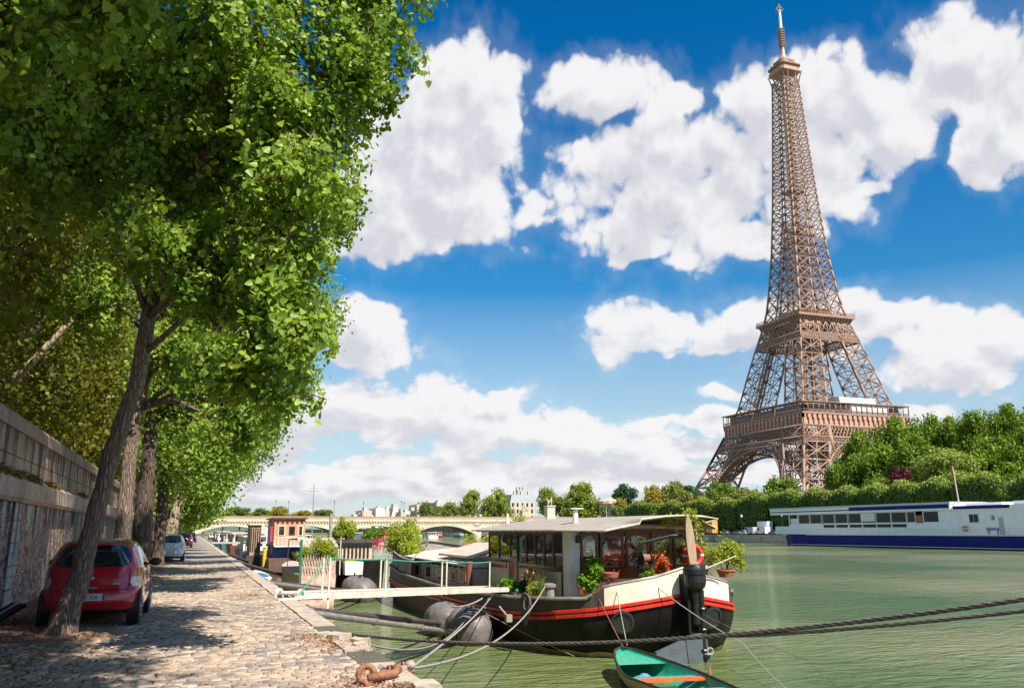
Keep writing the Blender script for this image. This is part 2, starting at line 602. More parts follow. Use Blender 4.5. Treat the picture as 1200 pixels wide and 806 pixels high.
# ------------------------------------------------------------------ foliage
def leaf_arrays(rng, centers, size, outward=None, bias=(0, 0, 0.35), wide=0.8, tone=None, rounded=False):
    n = len(centers)
    nrm = rng.normal(size=(n, 3)) * 0.75 + np.array(bias)
    if outward is not None: nrm = nrm + outward * 0.95
    nrm /= np.linalg.norm(nrm, axis=1, keepdims=True)
    dr = rng.normal(size=(n, 3)) * 0.8 + np.array([0, 0, -0.55])
    dr = dr - nrm * np.sum(dr * nrm, axis=1, keepdims=True)
    dr /= np.linalg.norm(dr, axis=1, keepdims=True) + 1e-9
    sd_ = np.cross(nrm, dr)
    s = (size * rng.uniform(0.5, 1.3, size=n))[:, None]
    a = centers
    l = centers + dr * s * 0.38 + sd_ * s * 0.5 * wide + nrm * s * 0.14
    t = centers + dr * s
    r = centers + dr * s * 0.38 - sd_ * s * 0.5 * wide + nrm * s * 0.14
    tn = rng.uniform(0, 1, n) if tone is None else tone
    if rounded:     # heart shaped blade folded along its midrib: two quads per leaf
        w_ = sd_ * s * 0.5 * wide
        r1 = centers + dr * s * 0.16 - w_ * 0.98 + nrm * s * 0.11; r2 = centers + dr * s * 0.62 - w_ * 0.62 + nrm * s * 0.08
        l1 = centers + dr * s * 0.16 + w_ * 0.98 + nrm * s * 0.11; l2 = centers + dr * s * 0.62 + w_ * 0.62 + nrm * s * 0.08
        vs = np.stack([a, r1, r2, t, l2, l1], axis=1).reshape(-1, 3)
        k = np.arange(n)[:, None] * 6
        q = np.concatenate([k + np.array([[0, 1, 2, 3]]), k + np.array([[0, 3, 4, 5]])], axis=1).reshape(-1, 4)
        return vs, q, np.repeat(tn, 2)
    vs = np.stack([a, r, t, l], axis=1).reshape(-1, 3)
    q = np.arange(n * 4).reshape(-1, 4)
    return vs, q, tn

def lobes_leaves(rng, lobes, n_tips, per, spread, size, hang=0.35, shell=0.45, bias=(0, 0, 0.3), wide=0.85, tips_out=None, rounded=False):
    lobes = np.array(lobes, float)
    area = (lobes[:, 3] * lobes[:, 4] + lobes[:, 4] * lobes[:, 5] + lobes[:, 3] * lobes[:, 5])
    pr = area / area.sum()
    idx = rng.choice(len(lobes), n_tips, p=pr)
    d = rng.normal(size=(n_tips, 3)); d /= np.linalg.norm(d, axis=1, keepdims=True)
    rr = rng.uniform(0, 1, n_tips) ** shell
    rr *= rng.uniform(0.80, 1.18, n_tips)
    tips = lobes[idx, :3] + d * lobes[idx, 3:6] * rr[:, None]
    if tips_out is not None: tips_out.extend(tips.tolist())
    ct = np.repeat(tips, per, axis=0)
    od = np.repeat(d, per, axis=0)
    tt = np.repeat(rng.uniform(0, 1, n_tips), per)
    off = rng.normal(size=(len(ct), 3)) * spread
    off[:, 2] = off[:, 2] * 1.1 - np.abs(rng.normal(size=len(ct))) * spread * hang * 2
    c = ct + off
    tone = np.clip(tt * 0.55 + rng.uniform(0, 0.45, len(ct)), 0, 1)
    return leaf_arrays(rng, c, size, od, bias, wide, tone, rounded)

def spray_crown(name, parent, rng, lobes, n_sprays, per, length, spread, size, m, twig_m, origin_fn=None, shell=0.42):
    """near crowns: drooping sprays, each a thin twig with its own leaves along it"""
    lobes = np.array(lobes, float)
    area = (lobes[:, 3] * lobes[:, 4] + lobes[:, 4] * lobes[:, 5] + lobes[:, 3] * lobes[:, 5])
    idx = rng.choice(len(lobes), n_sprays, p=area / area.sum())
    d = rng.normal(size=(n_sprays, 3)); d /= np.linalg.norm(d, axis=1, keepdims=True)
    rr = (rng.uniform(0, 1, n_sprays) ** shell) * rng.uniform(0.74, 1.24, n_sprays)
    tip = lobes[idx, :3] + d * lobes[idx, 3:6] * rr[:, None]
    L_ = (length * rng.uniform(0.55, 1.35, n_sprays))[:, None]
    dr = d * 0.75 + rng.normal(size=(n_sprays, 3)) * 0.45 + np.array([0, 0, -0.25]); dr /= np.linalg.norm(dr, axis=1, keepdims=True)
    root = tip - dr * L_
    sag = np.zeros((n_sprays, 3)); sag[:, 2] = -0.22 * L_[:, 0]
    def along(t, i): return root[i] + dr[i] * L_[i] * t + sag[i] * (t ** 2)
    ii = np.repeat(np.arange(n_sprays), per)
    t = rng.uniform(0.12, 1.05, len(ii))[:, None]
    fan = (0.35 + 0.9 * np.sin(np.clip(t, 0, 1) * PI) ** 0.7)
    off = rng.normal(size=(len(ii), 3)) * spread * fan; off[:, 2] -= np.abs(rng.normal(size=len(ii))) * spread * 0.8
    c = along(t, ii) + off
    tone = np.clip(np.repeat(rng.uniform(0, 1, n_sprays), per) * 0.6 + rng.uniform(0, 0.4, len(ii)), 0, 1)
    vs, q, tn = leaf_arrays(rng, c, size, d[ii], (0, 0, 0.3), 0.95, tone, True)
    o = np_mesh(name, vs, q, attr=tn, mats=m, parent=parent)
    # the twigs
    segs = 3; V = []; Q = []
    P = [along(np.full((n_sprays, 1), k / segs), np.arange(n_sprays)) for k in range(segs + 1)]
    side = np.cross(dr, [0.3, 0.2, 1.0]); side /= np.linalg.norm(side, axis=1, keepdims=True); up = np.cross(side, dr)
    allv = []
    for k in range(segs + 1):
        r = 0.012 * (1 - 0.8 * k / segs)
        for a in range(3):
            allv.append(P[k] + side * r * math.cos(2.1 * a) + up * r * math.sin(2.1 * a))
    V = np.stack(allv, axis=1).reshape(-1, 3); nv = (segs + 1) * 3
    q0 = np.array([(k * 3 + a, k * 3 + (a + 1) % 3, (k + 1) * 3 + (a + 1) % 3, (k + 1) * 3 + a) for k in range(segs) for a in range(3)])
    Q = (np.arange(n_sprays)[:, None, None] * nv + q0[None]).reshape(-1, 4)
    np_mesh('twigs', V, Q, mats=twig_m, parent=parent)
    return o

def crown_obj(name, parent, rng, lobes, n_tips, per, spread, size, m, **kw):
    vs, q, tn = lobes_leaves(rng, lobes, n_tips, per, spread, size, **kw)
    return np_mesh(name, vs, q, attr=tn, mats=m, parent=parent)
# ------------------------------------------------------------------ setting: quay, river, far bank
W = -2.3            # water level; z = 0 is the cobbled quay, its edge runs along x = 2.48
QX = 2.48
FX = 157.0          # far bank quay edge
def brick_mat(name, c1, c2, mortar, bw, bh, msize, plane='yz', bump=0.5, rough=0.85, dirt=None, damt=0.6, dscale=0.8, stain=None, dist=0.0, sq=1.0):
    if name in MATS: return MATS[name]
    m = bpy.data.materials.new(name); m.use_nodes = True
    nt = m.node_tree; b = nt.nodes['Principled BSDF']; L = nt.links.new
    b.inputs['Roughness'].default_value = rough
    tc = N(nt, 'ShaderNodeTexCoord'); sp = N(nt, 'ShaderNodeSeparateXYZ'); L(tc.outputs['Object'], sp.inputs[0])
    cb = N(nt, 'ShaderNodeCombineXYZ')
    ax = {'x': 0, 'y': 1, 'z': 2}
    L(sp.outputs[ax[plane[0]]], cb.inputs[0]); L(sp.outputs[ax[plane[1]]], cb.inputs[1])
    vec = cb.outputs[0]
    if dist > 0:
        dn = N(nt, 'ShaderNodeTexNoise'); dn.inputs['Scale'].default_value = 3.0; dn.inputs['Detail'].default_value = 3
        L(vec, dn.inputs[0])
        vec = vmath(nt, 'ADD', vec, vmath(nt, 'MULTIPLY', vmath(nt, 'SUBTRACT', dn.outputs['Color'], (0.5, 0.5, 0.5)).outputs[0], (dist, dist, 0)).outputs[0]).outputs[0]
    br = N(nt, 'ShaderNodeTexBrick')
    br.inputs['Scale'].default_value = 1.0
    br.inputs['Brick Width'].default_value = bw
    br.inputs['Row Height'].default_value = bh
    br.inputs['Mortar Size'].default_value = msize
    br.inputs['Mortar Smooth'].default_value = 0.3
    br.inputs['Color1'].default_value = (*c1, 1); br.inputs['Color2'].default_value = (*c2, 1); br.inputs['Mortar'].default_value = (*mortar, 1)
    L(vec, br.inputs[0])
    n = N(nt, 'ShaderNodeTexNoise'); n.inputs['Scale'].default_value = 6; n.inputs['Detail'].default_value = 9; n.inputs['Roughness'].default_value = 0.7
    L(tc.outputs['Object'], n.inputs[0])
    mr = N(nt, 'ShaderNodeMapRange'); mr.inputs[1].default_value = 0.3; mr.inputs[2].default_value = 0.7; mr.inputs[3].default_value = 0.62; mr.inputs[4].default_value = 1.2
    L(n.outputs[0], mr.inputs[0])
    cc = N(nt, 'ShaderNodeCombineColor')
    for i in range(3): L(mr.outputs[0], cc.inputs[i])
    c = mixcol(nt, 1.0, br.outputs[0], cc.outputs[0], 'MULTIPLY')
    if dirt is not None:
        n3 = N(nt, 'ShaderNodeTexNoise'); n3.inputs['Scale'].default_value = dscale; n3.inputs['Detail'].default_value = 9; n3.inputs['Roughness'].default_value = 0.72
        mp = N(nt, 'ShaderNodeMapping'); mp.inputs['Scale'].default_value = (1, 1, 0.6); L(tc.outputs['Object'], mp.inputs[0]); L(mp.outputs[0], n3.inputs[0])
        m3 = N(nt, 'ShaderNodeMapRange'); m3.inputs[1].default_value = 0.48; m3.inputs[2].default_value = 0.64; m3.inputs[4].default_value = damt
        L(n3.outputs[0], m3.inputs[0]); c = mixcol(nt, m3.outputs[0], c, dirt)
    if stain is not None:
        # dark runs of soot and water down the face, strongest under the ledge
        n4 = N(nt, 'ShaderNodeTexNoise'); n4.inputs['Scale'].default_value = 1.0; n4.inputs['Detail'].default_value = 6; n4.inputs['Roughness'].default_value = 0.65
        mp = N(nt, 'ShaderNodeMapping'); mp.inputs['Scale'].default_value = (3.2, 3.2, 0.22); L(tc.outputs['Object'], mp.inputs[0]); L(mp.outputs[0], n4.inputs[0])
        zt, zb = stain[1], stain[2]
        mz = N(nt, 'ShaderNodeMapRange'); mz.inputs[1].default_value = zb; mz.inputs[2].default_value = zt; L(sp.outputs[2], mz.inputs[0])
        thr = math_node(nt, 'ADD', n4.outputs[0], math_node(nt, 'MULTIPLY', mz.outputs[0], 0.22))
        m4 = N(nt, 'ShaderNodeMapRange'); m4.inputs[1].default_value = 0.60; m4.inputs[2].default_value = 0.70; m4.inputs[4].default_value = 0.92; L(thr, m4.inputs[0])
        c = mixcol(nt, m4.outputs[0], c, stain[0])
    L(c, b.inputs['Base Color'])
    h = math_node(nt, 'ADD', math_node(nt, 'MULTIPLY', br.outputs['Fac'], -1.0), math_node(nt, 'MULTIPLY', n.outputs[0], 0.7))
    bp = N(nt, 'ShaderNodeBump'); bp.inputs['Strength'].default_value = bump; bp.inputs['Distance'].default_value = 0.03
    L(h, bp.inputs['Height']); L(bp.outputs[0], b.inputs['Normal'])
    MATS[name] = m
    return m

def rubble_mat():
    m = bpy.data.materials.new('rubble_stone'); m.use_nodes = True; MATS['rubble'] = m
    nt = m.node_tree; b = nt.nodes['Principled BSDF']; L = nt.links.new
    b.inputs['Roughness'].default_value = 0.9
    tc = N(nt, 'ShaderNodeTexCoord'); sp = N(nt, 'ShaderNodeSeparateXYZ'); L(tc.outputs['Object'], sp.inputs[0])
    mp = N(nt, 'ShaderNodeMapping'); mp.inputs['Scale'].default_value = (1, 1, 1.35); L(tc.outputs['Object'], mp.inputs[0])
    vo = N(nt, 'ShaderNodeTexVoronoi'); vo.inputs['Scale'].default_value = 6.5; L(mp.outputs[0], vo.inputs[0])
    ve = N(nt, 'ShaderNodeTexVoronoi'); ve.feature = 'DISTANCE_TO_EDGE'; ve.inputs['Scale'].default_value = 6.5; L(mp.outputs[0], ve.inputs[0])
    cr = N(nt, 'ShaderNodeValToRGB'); e = cr.color_ramp
    e.elements[0].position = 0.0; e.elements[0].color = (0.10, 0.045, 0.035, 1)
    e.elements[1].position = 1.0; e.elements[1].color = (0.46, 0.30, 0.23, 1)
    x = e.elements.new(0.35); x.color = (0.30, 0.15, 0.11, 1)
    x = e.elements.new(0.7); x.color = (0.42, 0.33, 0.28, 1)
    sc = N(nt, 'ShaderNodeSeparateColor'); L(vo.outputs['Color'], sc.inputs[0]); L(sc.outputs[0], cr.inputs[0])
    me = N(nt, 'ShaderNodeMapRange'); me.inputs[1].default_value = 0.01; me.inputs[2].default_value = 0.09; L(ve.outputs[0], me.inputs[0])
    n = N(nt, 'ShaderNodeTexNoise'); n.inputs['Scale'].default_value = 1.3; n.inputs['Detail'].default_value = 8; n.inputs['Roughness'].default_value = 0.7; L(tc.outputs['Object'], n.inputs[0])
    mo = mixcol(nt, n.outputs[0], (0.52, 0.42, 0.36), (0.36, 0.25, 0.2))
    c = mixcol(nt, me.outputs[0], mo, cr.outputs[0])
    n4 = N(nt, 'ShaderNodeTexNoise'); n4.inputs['Scale'].default_value = 1.0; n4.inputs['Detail'].default_value = 6; n4.inputs['Roughness'].default_value = 0.65
    mp4 = N(nt, 'ShaderNodeMapping'); mp4.inputs['Scale'].default_value = (3.4, 3.4, 0.25); L(tc.outputs['Object'], mp4.inputs[0]); L(mp4.outputs[0], n4.inputs[0])
    mz = N(nt, 'ShaderNodeMapRange'); mz.inputs[1].default_value = 0.9; mz.inputs[2].default_value = 2.2; L(sp.outputs[2], mz.inputs[0])
    def band(off, lo, hi, amt, src=n4):
        thr = math_node(nt, 'ADD', src.outputs[0], math_node(nt, 'MULTIPLY', mz.outputs[0], off))
        m4 = N(nt, 'ShaderNodeMapRange'); m4.inputs[1].default_value = lo; m4.inputs[2].default_value = hi; m4.inputs[4].default_value = amt; L(thr, m4.inputs[0]); return m4.outputs[0]
    c = mixcol(nt, band(0.24, 0.66, 0.78, 0.93), c, (0.035, 0.032, 0.032))
    n5 = N(nt, 'ShaderNodeTexNoise'); n5.inputs['Scale'].default_value = 1.0; n5.inputs['Detail'].default_value = 5
    mp5 = N(nt, 'ShaderNodeMapping'); mp5.inputs['Scale'].default_value = (2.1, 2.1, 0.3); mp5.inputs['Location'].default_value = (3, 7, 2); L(tc.outputs['Object'], mp5.inputs[0]); L(mp5.outputs[0], n5.inputs[0])
    c = mixcol(nt, band(0.16, 0.66, 0.72, 0.85, n5), c, (0.62, 0.57, 0.52))
    L(c, b.inputs['Base Color'])
    h = math_node(nt, 'ADD', me.outputs[0], math_node(nt, 'MULTIPLY', n.outputs[0], 0.6))
    bp = N(nt, 'ShaderNodeBump'); bp.inputs['Strength'].default_value = 0.9; bp.inputs['Distance'].default_value = 0.05
    L(h, bp.inputs['Height']); L(bp.outputs[0], b.inputs['Normal'])
    return m

def water_mat():
    m = bpy.data.materials.new('river_water'); m.use_nodes = True
    nt = m.node_tree; b = nt.nodes['Principled BSDF']; L = nt.links.new
    b.inputs['Roughness'].default_value = 0.06
    b.inputs['IOR'].default_value = 1.333
    tc = N(nt, 'ShaderNodeTexCoord')
    mp = N(nt, 'ShaderNodeMapping'); mp.inputs['Rotation'].default_value = (0, 0, rad(-28)); mp.inputs['Scale'].default_value = (0.62, 1.5, 1); L(tc.outputs['Object'], mp.inputs[0])
    n1 = N(nt, 'ShaderNodeTexNoise'); n1.inputs['Scale'].default_value = 1.15; n1.inputs['Detail'].default_value = 4; n1.inputs['Roughness'].default_value = 0.55; n1.inputs['Distortion'].default_value = 0.6; L(mp.outputs[0], n1.inputs[0])
    n2 = N(nt, 'ShaderNodeTexNoise'); n2.inputs['Scale'].default_value = 4.2; n2.inputs['Detail'].default_value = 4; n2.inputs['Distortion'].default_value = 0.4; L(mp.outputs[0], n2.inputs[0])
    n3 = N(nt, 'ShaderNodeTexNoise'); n3.inputs['Scale'].default_value = 0.22; n3.inputs['Detail'].default_value = 3; L(mp.outputs[0], n3.inputs[0])
    h = math_node(nt, 'ADD', math_node(nt, 'MULTIPLY', n1.outputs[0], 1.0), math_node(nt, 'MULTIPLY', n2.outputs[0], 0.30))
    h = math_node(nt, 'MULTIPLY', h, math_node(nt, 'ADD', math_node(nt, 'MULTIPLY', n3.outputs[0], 1.2), 0.15))
    bp = N(nt, 'ShaderNodeBump'); bp.inputs['Strength'].default_value = 1.0; bp.inputs['Distance'].default_value = 0.38
    L(h, bp.inputs['Height']); L(bp.outputs[0], b.inputs['Normal'])
    n5 = N(nt, 'ShaderNodeTexNoise'); n5.inputs['Scale'].default_value = 0.035; n5.inputs['Detail'].default_value = 4; L(tc.outputs['Object'], n5.inputs[0])
    mr = N(nt, 'ShaderNodeMapRange'); mr.inputs[1].default_value = 0.42; mr.inputs[2].default_value = 0.6; L(n5.outputs[0], mr.inputs[0])
    c = mixcol(nt, mr.outputs[0], (0.072, 0.125, 0.030), (0.215, 0.225, 0.100))
    L(c, b.inputs['Base Color'])
    return m

def stone_attr_mat():
    m = bpy.data.materials.new('cobblestone'); m.use_nodes = True
    nt = m.node_tree; b = nt.nodes['Principled BSDF']; L = nt.links.new
    b.inputs['Roughness'].default_value = 0.62
    b.inputs['Specular IOR Level'].default_value = 0.45
    at = N(nt, 'ShaderNodeAttribute'); at.attribute_name = 'tone'
    cr = N(nt, 'ShaderNodeValToRGB'); e = cr.color_ramp
    e.elements[0].color = (0.15, 0.130, 0.120, 1); e.elements[1].color = (0.48, 0.36, 0.26, 1)
    for p, c in ((0.2, (0.22, 0.20, 0.205)), (0.45, (0.37, 0.27, 0.205)), (0.62, (0.27, 0.23, 0.205)), (0.82, (0.50, 0.39, 0.30))):
        x = e.elements.new(p); x.color = (*c, 1)
    L(at.outputs['Fac'], cr.inputs[0])
    tc = N(nt, 'ShaderNodeTexCoord')
    n = N(nt, 'ShaderNodeTexNoise'); n.inputs['Scale'].default_value = 9; n.inputs['Detail'].default_value = 8; n.inputs['Roughness'].default_value = 0.7; L(tc.outputs['Object'], n.inputs[0])
    mr = N(nt, 'ShaderNodeMapRange'); mr.inputs[1].default_value = 0.3; mr.inputs[2].default_value = 0.7; mr.inputs[3].default_value = 0.6; mr.inputs[4].default_value = 1.3; L(n.outputs[0], mr.inputs[0])
    cc = N(nt, 'ShaderNodeCombineColor')
    for i in range(3): L(mr.outputs[0], cc.inputs[i])
    c = mixcol(nt, 1.0, cr.outputs[0], cc.outputs[0], 'MULTIPLY')
    n2 = N(nt, 'ShaderNodeTexNoise'); n2.inputs['Scale'].default_value = 0.55; n2.inputs['Detail'].default_value = 9; n2.inputs['Roughness'].default_value = 0.75; L(tc.outputs['Object'], n2.inputs[0])
    m2 = N(nt, 'ShaderNodeMapRange'); m2.inputs[1].default_value = 0.46; m2.inputs[2].default_value = 0.64; m2.inputs[4].default_value = 0.85; L(n2.outputs[0], m2.inputs[0])
    c = mixcol(nt, m2.outputs[0], c, (0.46, 0.34, 0.25))
    L(c, b.inputs['Base Color'])
    bp = N(nt, 'ShaderNodeBump'); bp.inputs['Strength'].default_value = 0.5; bp.inputs['Distance'].default_value = 0.02
    L(n.outputs[0], bp.inputs['Height']); L(bp.outputs[0], b.inputs['Normal'])
    return m

M_rubble = rubble_mat()
M_water = water_mat()
M_cobble = stone_attr_mat()
M_joint = mat('joint_earth', (0.34, 0.25, 0.18), 0.95, col2=(0.22, 0.15, 0.11), nscale=6, bump=0.5, bscale=40)
M_earth = mat('packed_earth', (0.30, 0.20, 0.13), 0.95, col2=(0.16, 0.10, 0.07), nscale=5, bump=0.6, bscale=30, dirt=(0.24, 0.10, 0.04), dscale=7)
M_kerb = mat('kerb_stone', (0.50, 0.42, 0.35), 0.8, col2=(0.33, 0.27, 0.22), nscale=3, bump=0.4, bscale=14, dirt=(0.22, 0.15, 0.11), dscale=1.4)
M_quayface = brick_mat('quay_face_stone', (0.34, 0.31, 0.24), (0.26, 0.24, 0.18), (0.10, 0.09, 0.07), 1.2, 0.5, 0.02, dirt=(0.10, 0.11, 0.06), damt=0.8)
M_ground = mat('far_ground', (0.19, 0.17, 0.12), 0.95, col2=(0.10, 0.12, 0.05), nscale=0.02)
M_asph = mat('quay_asphalt', (0.30, 0.27, 0.24), 0.9, nscale=0.4)

rng = np.random.default_rng(7)

# the river
mb = MB(); mb.add([(QX, -300, W), (2000, -300, W), (2000, 5000, W), (QX, 5000, W)], [(0, 1, 2, 3)])
mb.build('river_water', M_water, kind='structure')
# river bed keeps light from leaking under boats
# ground sheets: near bank lower quay and street level, far bank lower quay and street level, land beyond the bend
mb = MB(); mb.box(-3.45, QX - 0.42, -40, 380, -3.5, -0.018); mb.build('quay', M_joint, kind='structure')
mb = MB(); mb.box(QX - 0.42, QX, -40, 380, -3.5, -0.012); mb.build('quay_edge_wall', M_quayface, kind='structure')
mb = MB(); mb.box(-4000, -3.9, -400, 380, -3.5, 3.35); mb.box(-4000, -6, 380, 4000, -3.5, 3.35); mb.build('upper_street_ground', M_ground, kind='structure')
mb = MB(); mb.box(FX, 171, -300, 900, -4, 0.0); mb.build('far_quay', M_asph, kind='structure')
mb = MB(); mb.box(171, 5000, -1000, 6000, -4, 3.6); mb.box(-3000, 171, 860, 6000, -4, -1.0); mb.build('far_ground', M_ground, kind='structure')
mb = MB()
for y in np.arange(-60, 900, 6.0):
    mb.box(FX - 0.12, FX, y, y + 5.96, W - 1, 0.02)
mb.build('far_quay_wall', brick_mat('far_quay_stone', (0.55, 0.46, 0.37), (0.45, 0.37, 0.29), (0.22, 0.18, 0.14), 1.4, 0.55, 0.04, dirt=(0.16, 0.15, 0.09), damt=0.85, dscale=0.25), kind='structure')
mb = MB(); mb.box(170.4, 171.0, -100, 372, 0.0, 4.4); mb.box(170.4, 171, 402, 900, 0, 4.4)
mb.build('embankment_wall', brick_mat('embankment_stone', (0.22, 0.18, 0.14), (0.17, 0.14, 0.11), (0.08, 0.07, 0.06), 1.5, 0.6, 0.04, dirt=(0.05, 0.04, 0.03), damt=0.8, dscale=0.3), kind=None,
         label='long dark stone embankment wall behind the parked vehicles on the far quay', cat='retaining wall', origin=(170.7, 135, 0))

# cobbles: real stones in the near stretch, each with its own tone
def cobbles(y0, y1, x0, x1, name, rowh=0.132, w=0.165, gap=0.012, quadtop=True):
    V = []; Q = []; T = []
    y = y0; k = 0; r = 0
    while y < y1:
        rh = rowh * rng.uniform(0.92, 1.08)
        x = x0 + (0.5 * w if r % 2 else 0) * rng.uniform(0.7, 1.3)
        while x < x1:
            ww = w * rng.uniform(0.72, 1.35)
            xe = min(x + ww, x1)
            edge = x0 + 0.0
            if xe - x > 0.08:
                wob = 0.014
                h = rng.uniform(-0.005, 0.005); tl = rng.normal(0, 0.0035, 2)
                g = gap / 2
                ins = 0.011
                cx, cy = (x + xe) / 2, y + rh / 2
                hx, hy = (xe - x) / 2 - g, rh / 2 - g
                j = rng.uniform(-wob, wob, (4, 2))
                dx = 0.03 * math.sin(y * 0.9 + x * 0.6)
                cor = [(-hx, -hy), (hx, -hy), (hx, hy), (-hx, hy)]
                base = [(cx + a + j[i, 0] + 0, cy + b + j[i, 1] + dx, -0.05) for i, (a, b) in enumerate(cor)]
                mid = [(cx + a * 0.985 + j[i, 0], cy + b * 0.985 + j[i, 1] + dx, h - 0.007) for i, (a, b) in enumerate(cor)]
                top = [(cx + (abs(a) - ins) * (1 if a > 0 else -1) + j[i, 0], cy + (abs(b) - ins) * (1 if b > 0 else -1) + j[i, 1] + dx, h + tl[0] * (1 if a > 0 else -1) + tl[1] * (1 if b > 0 else -1)) for i, (a, b) in enumerate(cor)]
                V += base + mid + top
                for lo in (0, 4):
                    for i in range(4):
                        i2 = (i + 1) % 4
                        Q.append((k + lo + i, k + lo + i2, k + lo + 4 + i2, k + lo + 4 + i))
                Q.append((k + 8, k + 9, k + 10, k + 11))
                T += [rng.uniform(0, 1)] * 9
                k += 12
            x = xe
        y += rh; r += 1
    o = np_mesh(name, np.array(V), np.array(Q), attr=np.array(T), mats=M_cobble, kind='structure')
    return o
cobbles(4.0, 46.0, -3.35, QX - 0.43, 'cobbled_paving')
# farther cobbles
M_cobfar = brick_mat('cobble_far', (0.28, 0.26, 0.27), (0.42, 0.35, 0.30), (0.15, 0.11, 0.085), 0.24, 0.17, 0.014, plane='xy', bump=0.6, dirt=(0.33, 0.235, 0.17), damt=0.8, dscale=0.6, dist=0.05)
mb = MB(); mb.add([(-3.4, 45.9, -0.004), (QX - 0.42, 45.9, -0.004), (QX - 0.42, 380, -0.004), (-3.4, 380, -0.004)], [(0, 1, 2, 3)])
mb.build('far_cobbled_paving', M_cobfar, kind='structure')
# earth strip along the wall under the trees
mb = MB()
xs = np.linspace(-3.42, -0.4, 25); ys = np.concatenate([np.arange(11.2, 48, 0.22), np.arange(48, 230, 2.0)])
g = []
nz = rng.normal(0, 1, (len(ys), len(xs)))
edge = -1.15 + 0.22 * np.sin(ys * 1.3) + 0.16 * np.sin(ys * 3.7 + 1)
for i, y in enumerate(ys):
    for jx, x in enumerate(xs):
        start = 1 / (1 + math.exp(-(y - 14.6 + 0.35 * math.sin(x * 3)) * 5))
        f = 1 / (1 + math.exp((x - edge[i]) * 7))
        z = -0.05 + 0.085 * f * start + nz[i, jx] * 0.006 + 0.012 * math.sin(x * 5 + y * 2.1) * f
        g.append((x, y, z))
nx = len(xs)
fs = [(i * nx + j, i * nx + j + 1, (i + 1) * nx + j + 1, (i + 1) * nx + j) for i in range(len(ys) - 1) for j in range(nx - 1)]
mb.add(g, fs); mb.build('earth_strip', M_earth, kind='structure', smooth=True)
# kerb stones along the quay edge, some broken
mb = MB()
y = 3.0; kk = 0
while y < 380:
    ln = rng.uniform(0.95, 1.5)
    brk = (10.3 < y < 11.2) or (12.6 < y < 14.4) or (8.3 < y < 9.4)
    top = -0.055 if brk else 0.012 + rng.uniform(-0.015, 0.012)
    xo = QX + rng.uniform(-0.02, 0.03)
    xi = QX - 0.42
    c = 0.035
    prof = [(xi, -0.2), (xo, -0.2), (xo + (0.02 if not brk else -0.1), top - c), (xo - c, top), (xi + 0.01, top + rng.uniform(-0.006, 0.006))]
    mb.prism(prof, 'y', y + 0.008, y + ln - 0.008)
    y += ln; kk += 1
mb.build('quay_kerb', M_kerb, kind='structure')

# fallen leaves and reddish crumbs: nobody could count them
def scatter(n, xs, ys, zf, size, seed, name, m, label, tilt=0.35):
    r = np.random.default_rng(seed)
    x = xs(r, n); y = ys(r, n)
    z = zf(x, y)
    c = np.stack([x, y, z], 1)
    nr = np.stack([r.normal(0, tilt, n), r.normal(0, tilt, n), np.ones(n)], 1); nr /= np.linalg.norm(nr, axis=1, keepdims=True)
    an = r.uniform(0, 2 * PI, n)
    d = np.stack([np.cos(an), np.sin(an), np.zeros(n)], 1); d = d - nr * np.sum(d * nr, 1, keepdims=True); d /= np.linalg.norm(d, axis=1, keepdims=True)
    s_ = np.cross(nr, d); s = (size * r.uniform(0.45, 1.3, n))[:, None]
    vs = np.stack([c, c + d * s * 0.45 + s_ * s * 0.36 + [0, 0, 0.008], c + d * s, c + d * s * 0.45 - s_ * s * 0.36 + [0, 0, 0.008]], 1).reshape(-1, 3)
    np_mesh(name, vs, np.arange(n * 4).reshape(-1, 4), attr=r.uniform(0, 1, n), mats=m, kind='stuff', label=label)
M_fallen = leaf_mat('fallen_leaf', (0.20, 0.085, 0.035), (0.34, 0.17, 0.07), (0.50, 0.14, 0.04), trans=0.1, tcol=(1.2, 0.9, 0.5))
scatter(14000, lambda r, n: -3.4 + np.abs(r.normal(0, 1.15, n)), lambda r, n: 8 + 34 * r.uniform(0, 1, n) ** 1.4, lambda x, y: np.where((x < -1) & (y > 14.4), 0.035, 0.0) + 0.004, 0.055, 3, 'fallen_leaves', M_fallen,
        'brown and rusty fallen leaves lying on the earth strip and between the cobbles')
M_crumb = leaf_mat('rust_crumb', (0.30, 0.13, 0.07), (0.44, 0.26, 0.17), None, trans=0.05)
def clus(cs, sx, sy):
    cs = np.array(cs)
    def fx(r, n): fx.i = r.integers(0, len(cs), n); return cs[fx.i, 0] + r.normal(0, sx, n)
    def fy(r, n): return cs[fx.i, 1] + r.normal(0, sy, n)
    return fx, fy
fx, fy = clus([(2.0, 12.6), (2.15, 13.3), (1.8, 13.8), (2.2, 10.2), (2.0, 9.6), (2.2, 8.7), (1.6, 23.5), (1.9, 33), (1.7, 9.2)], 0.22, 0.35)
scatter(2600, lambda r, n: np.minimum(fx(r, n), 2.5), fy, lambda x, y: 0.004 + 0 * x, 0.042, 5, 'rusty_gravel', M_crumb, 'reddish brown crumbs of rust and brick spread along the quay edge')

scatter(260, lambda r, n: 3.2 + 9 * r.uniform(0, 1, n) ** 1.2, lambda r, n: 11 + 14 * r.uniform(0, 1, n), lambda x, y: W + 0.012 + 0 * x, 0.09, 15, 'floating_leaves', M_fallen, 'yellow and orange leaves floating on the water between the quay and the barge', tilt=0.05)
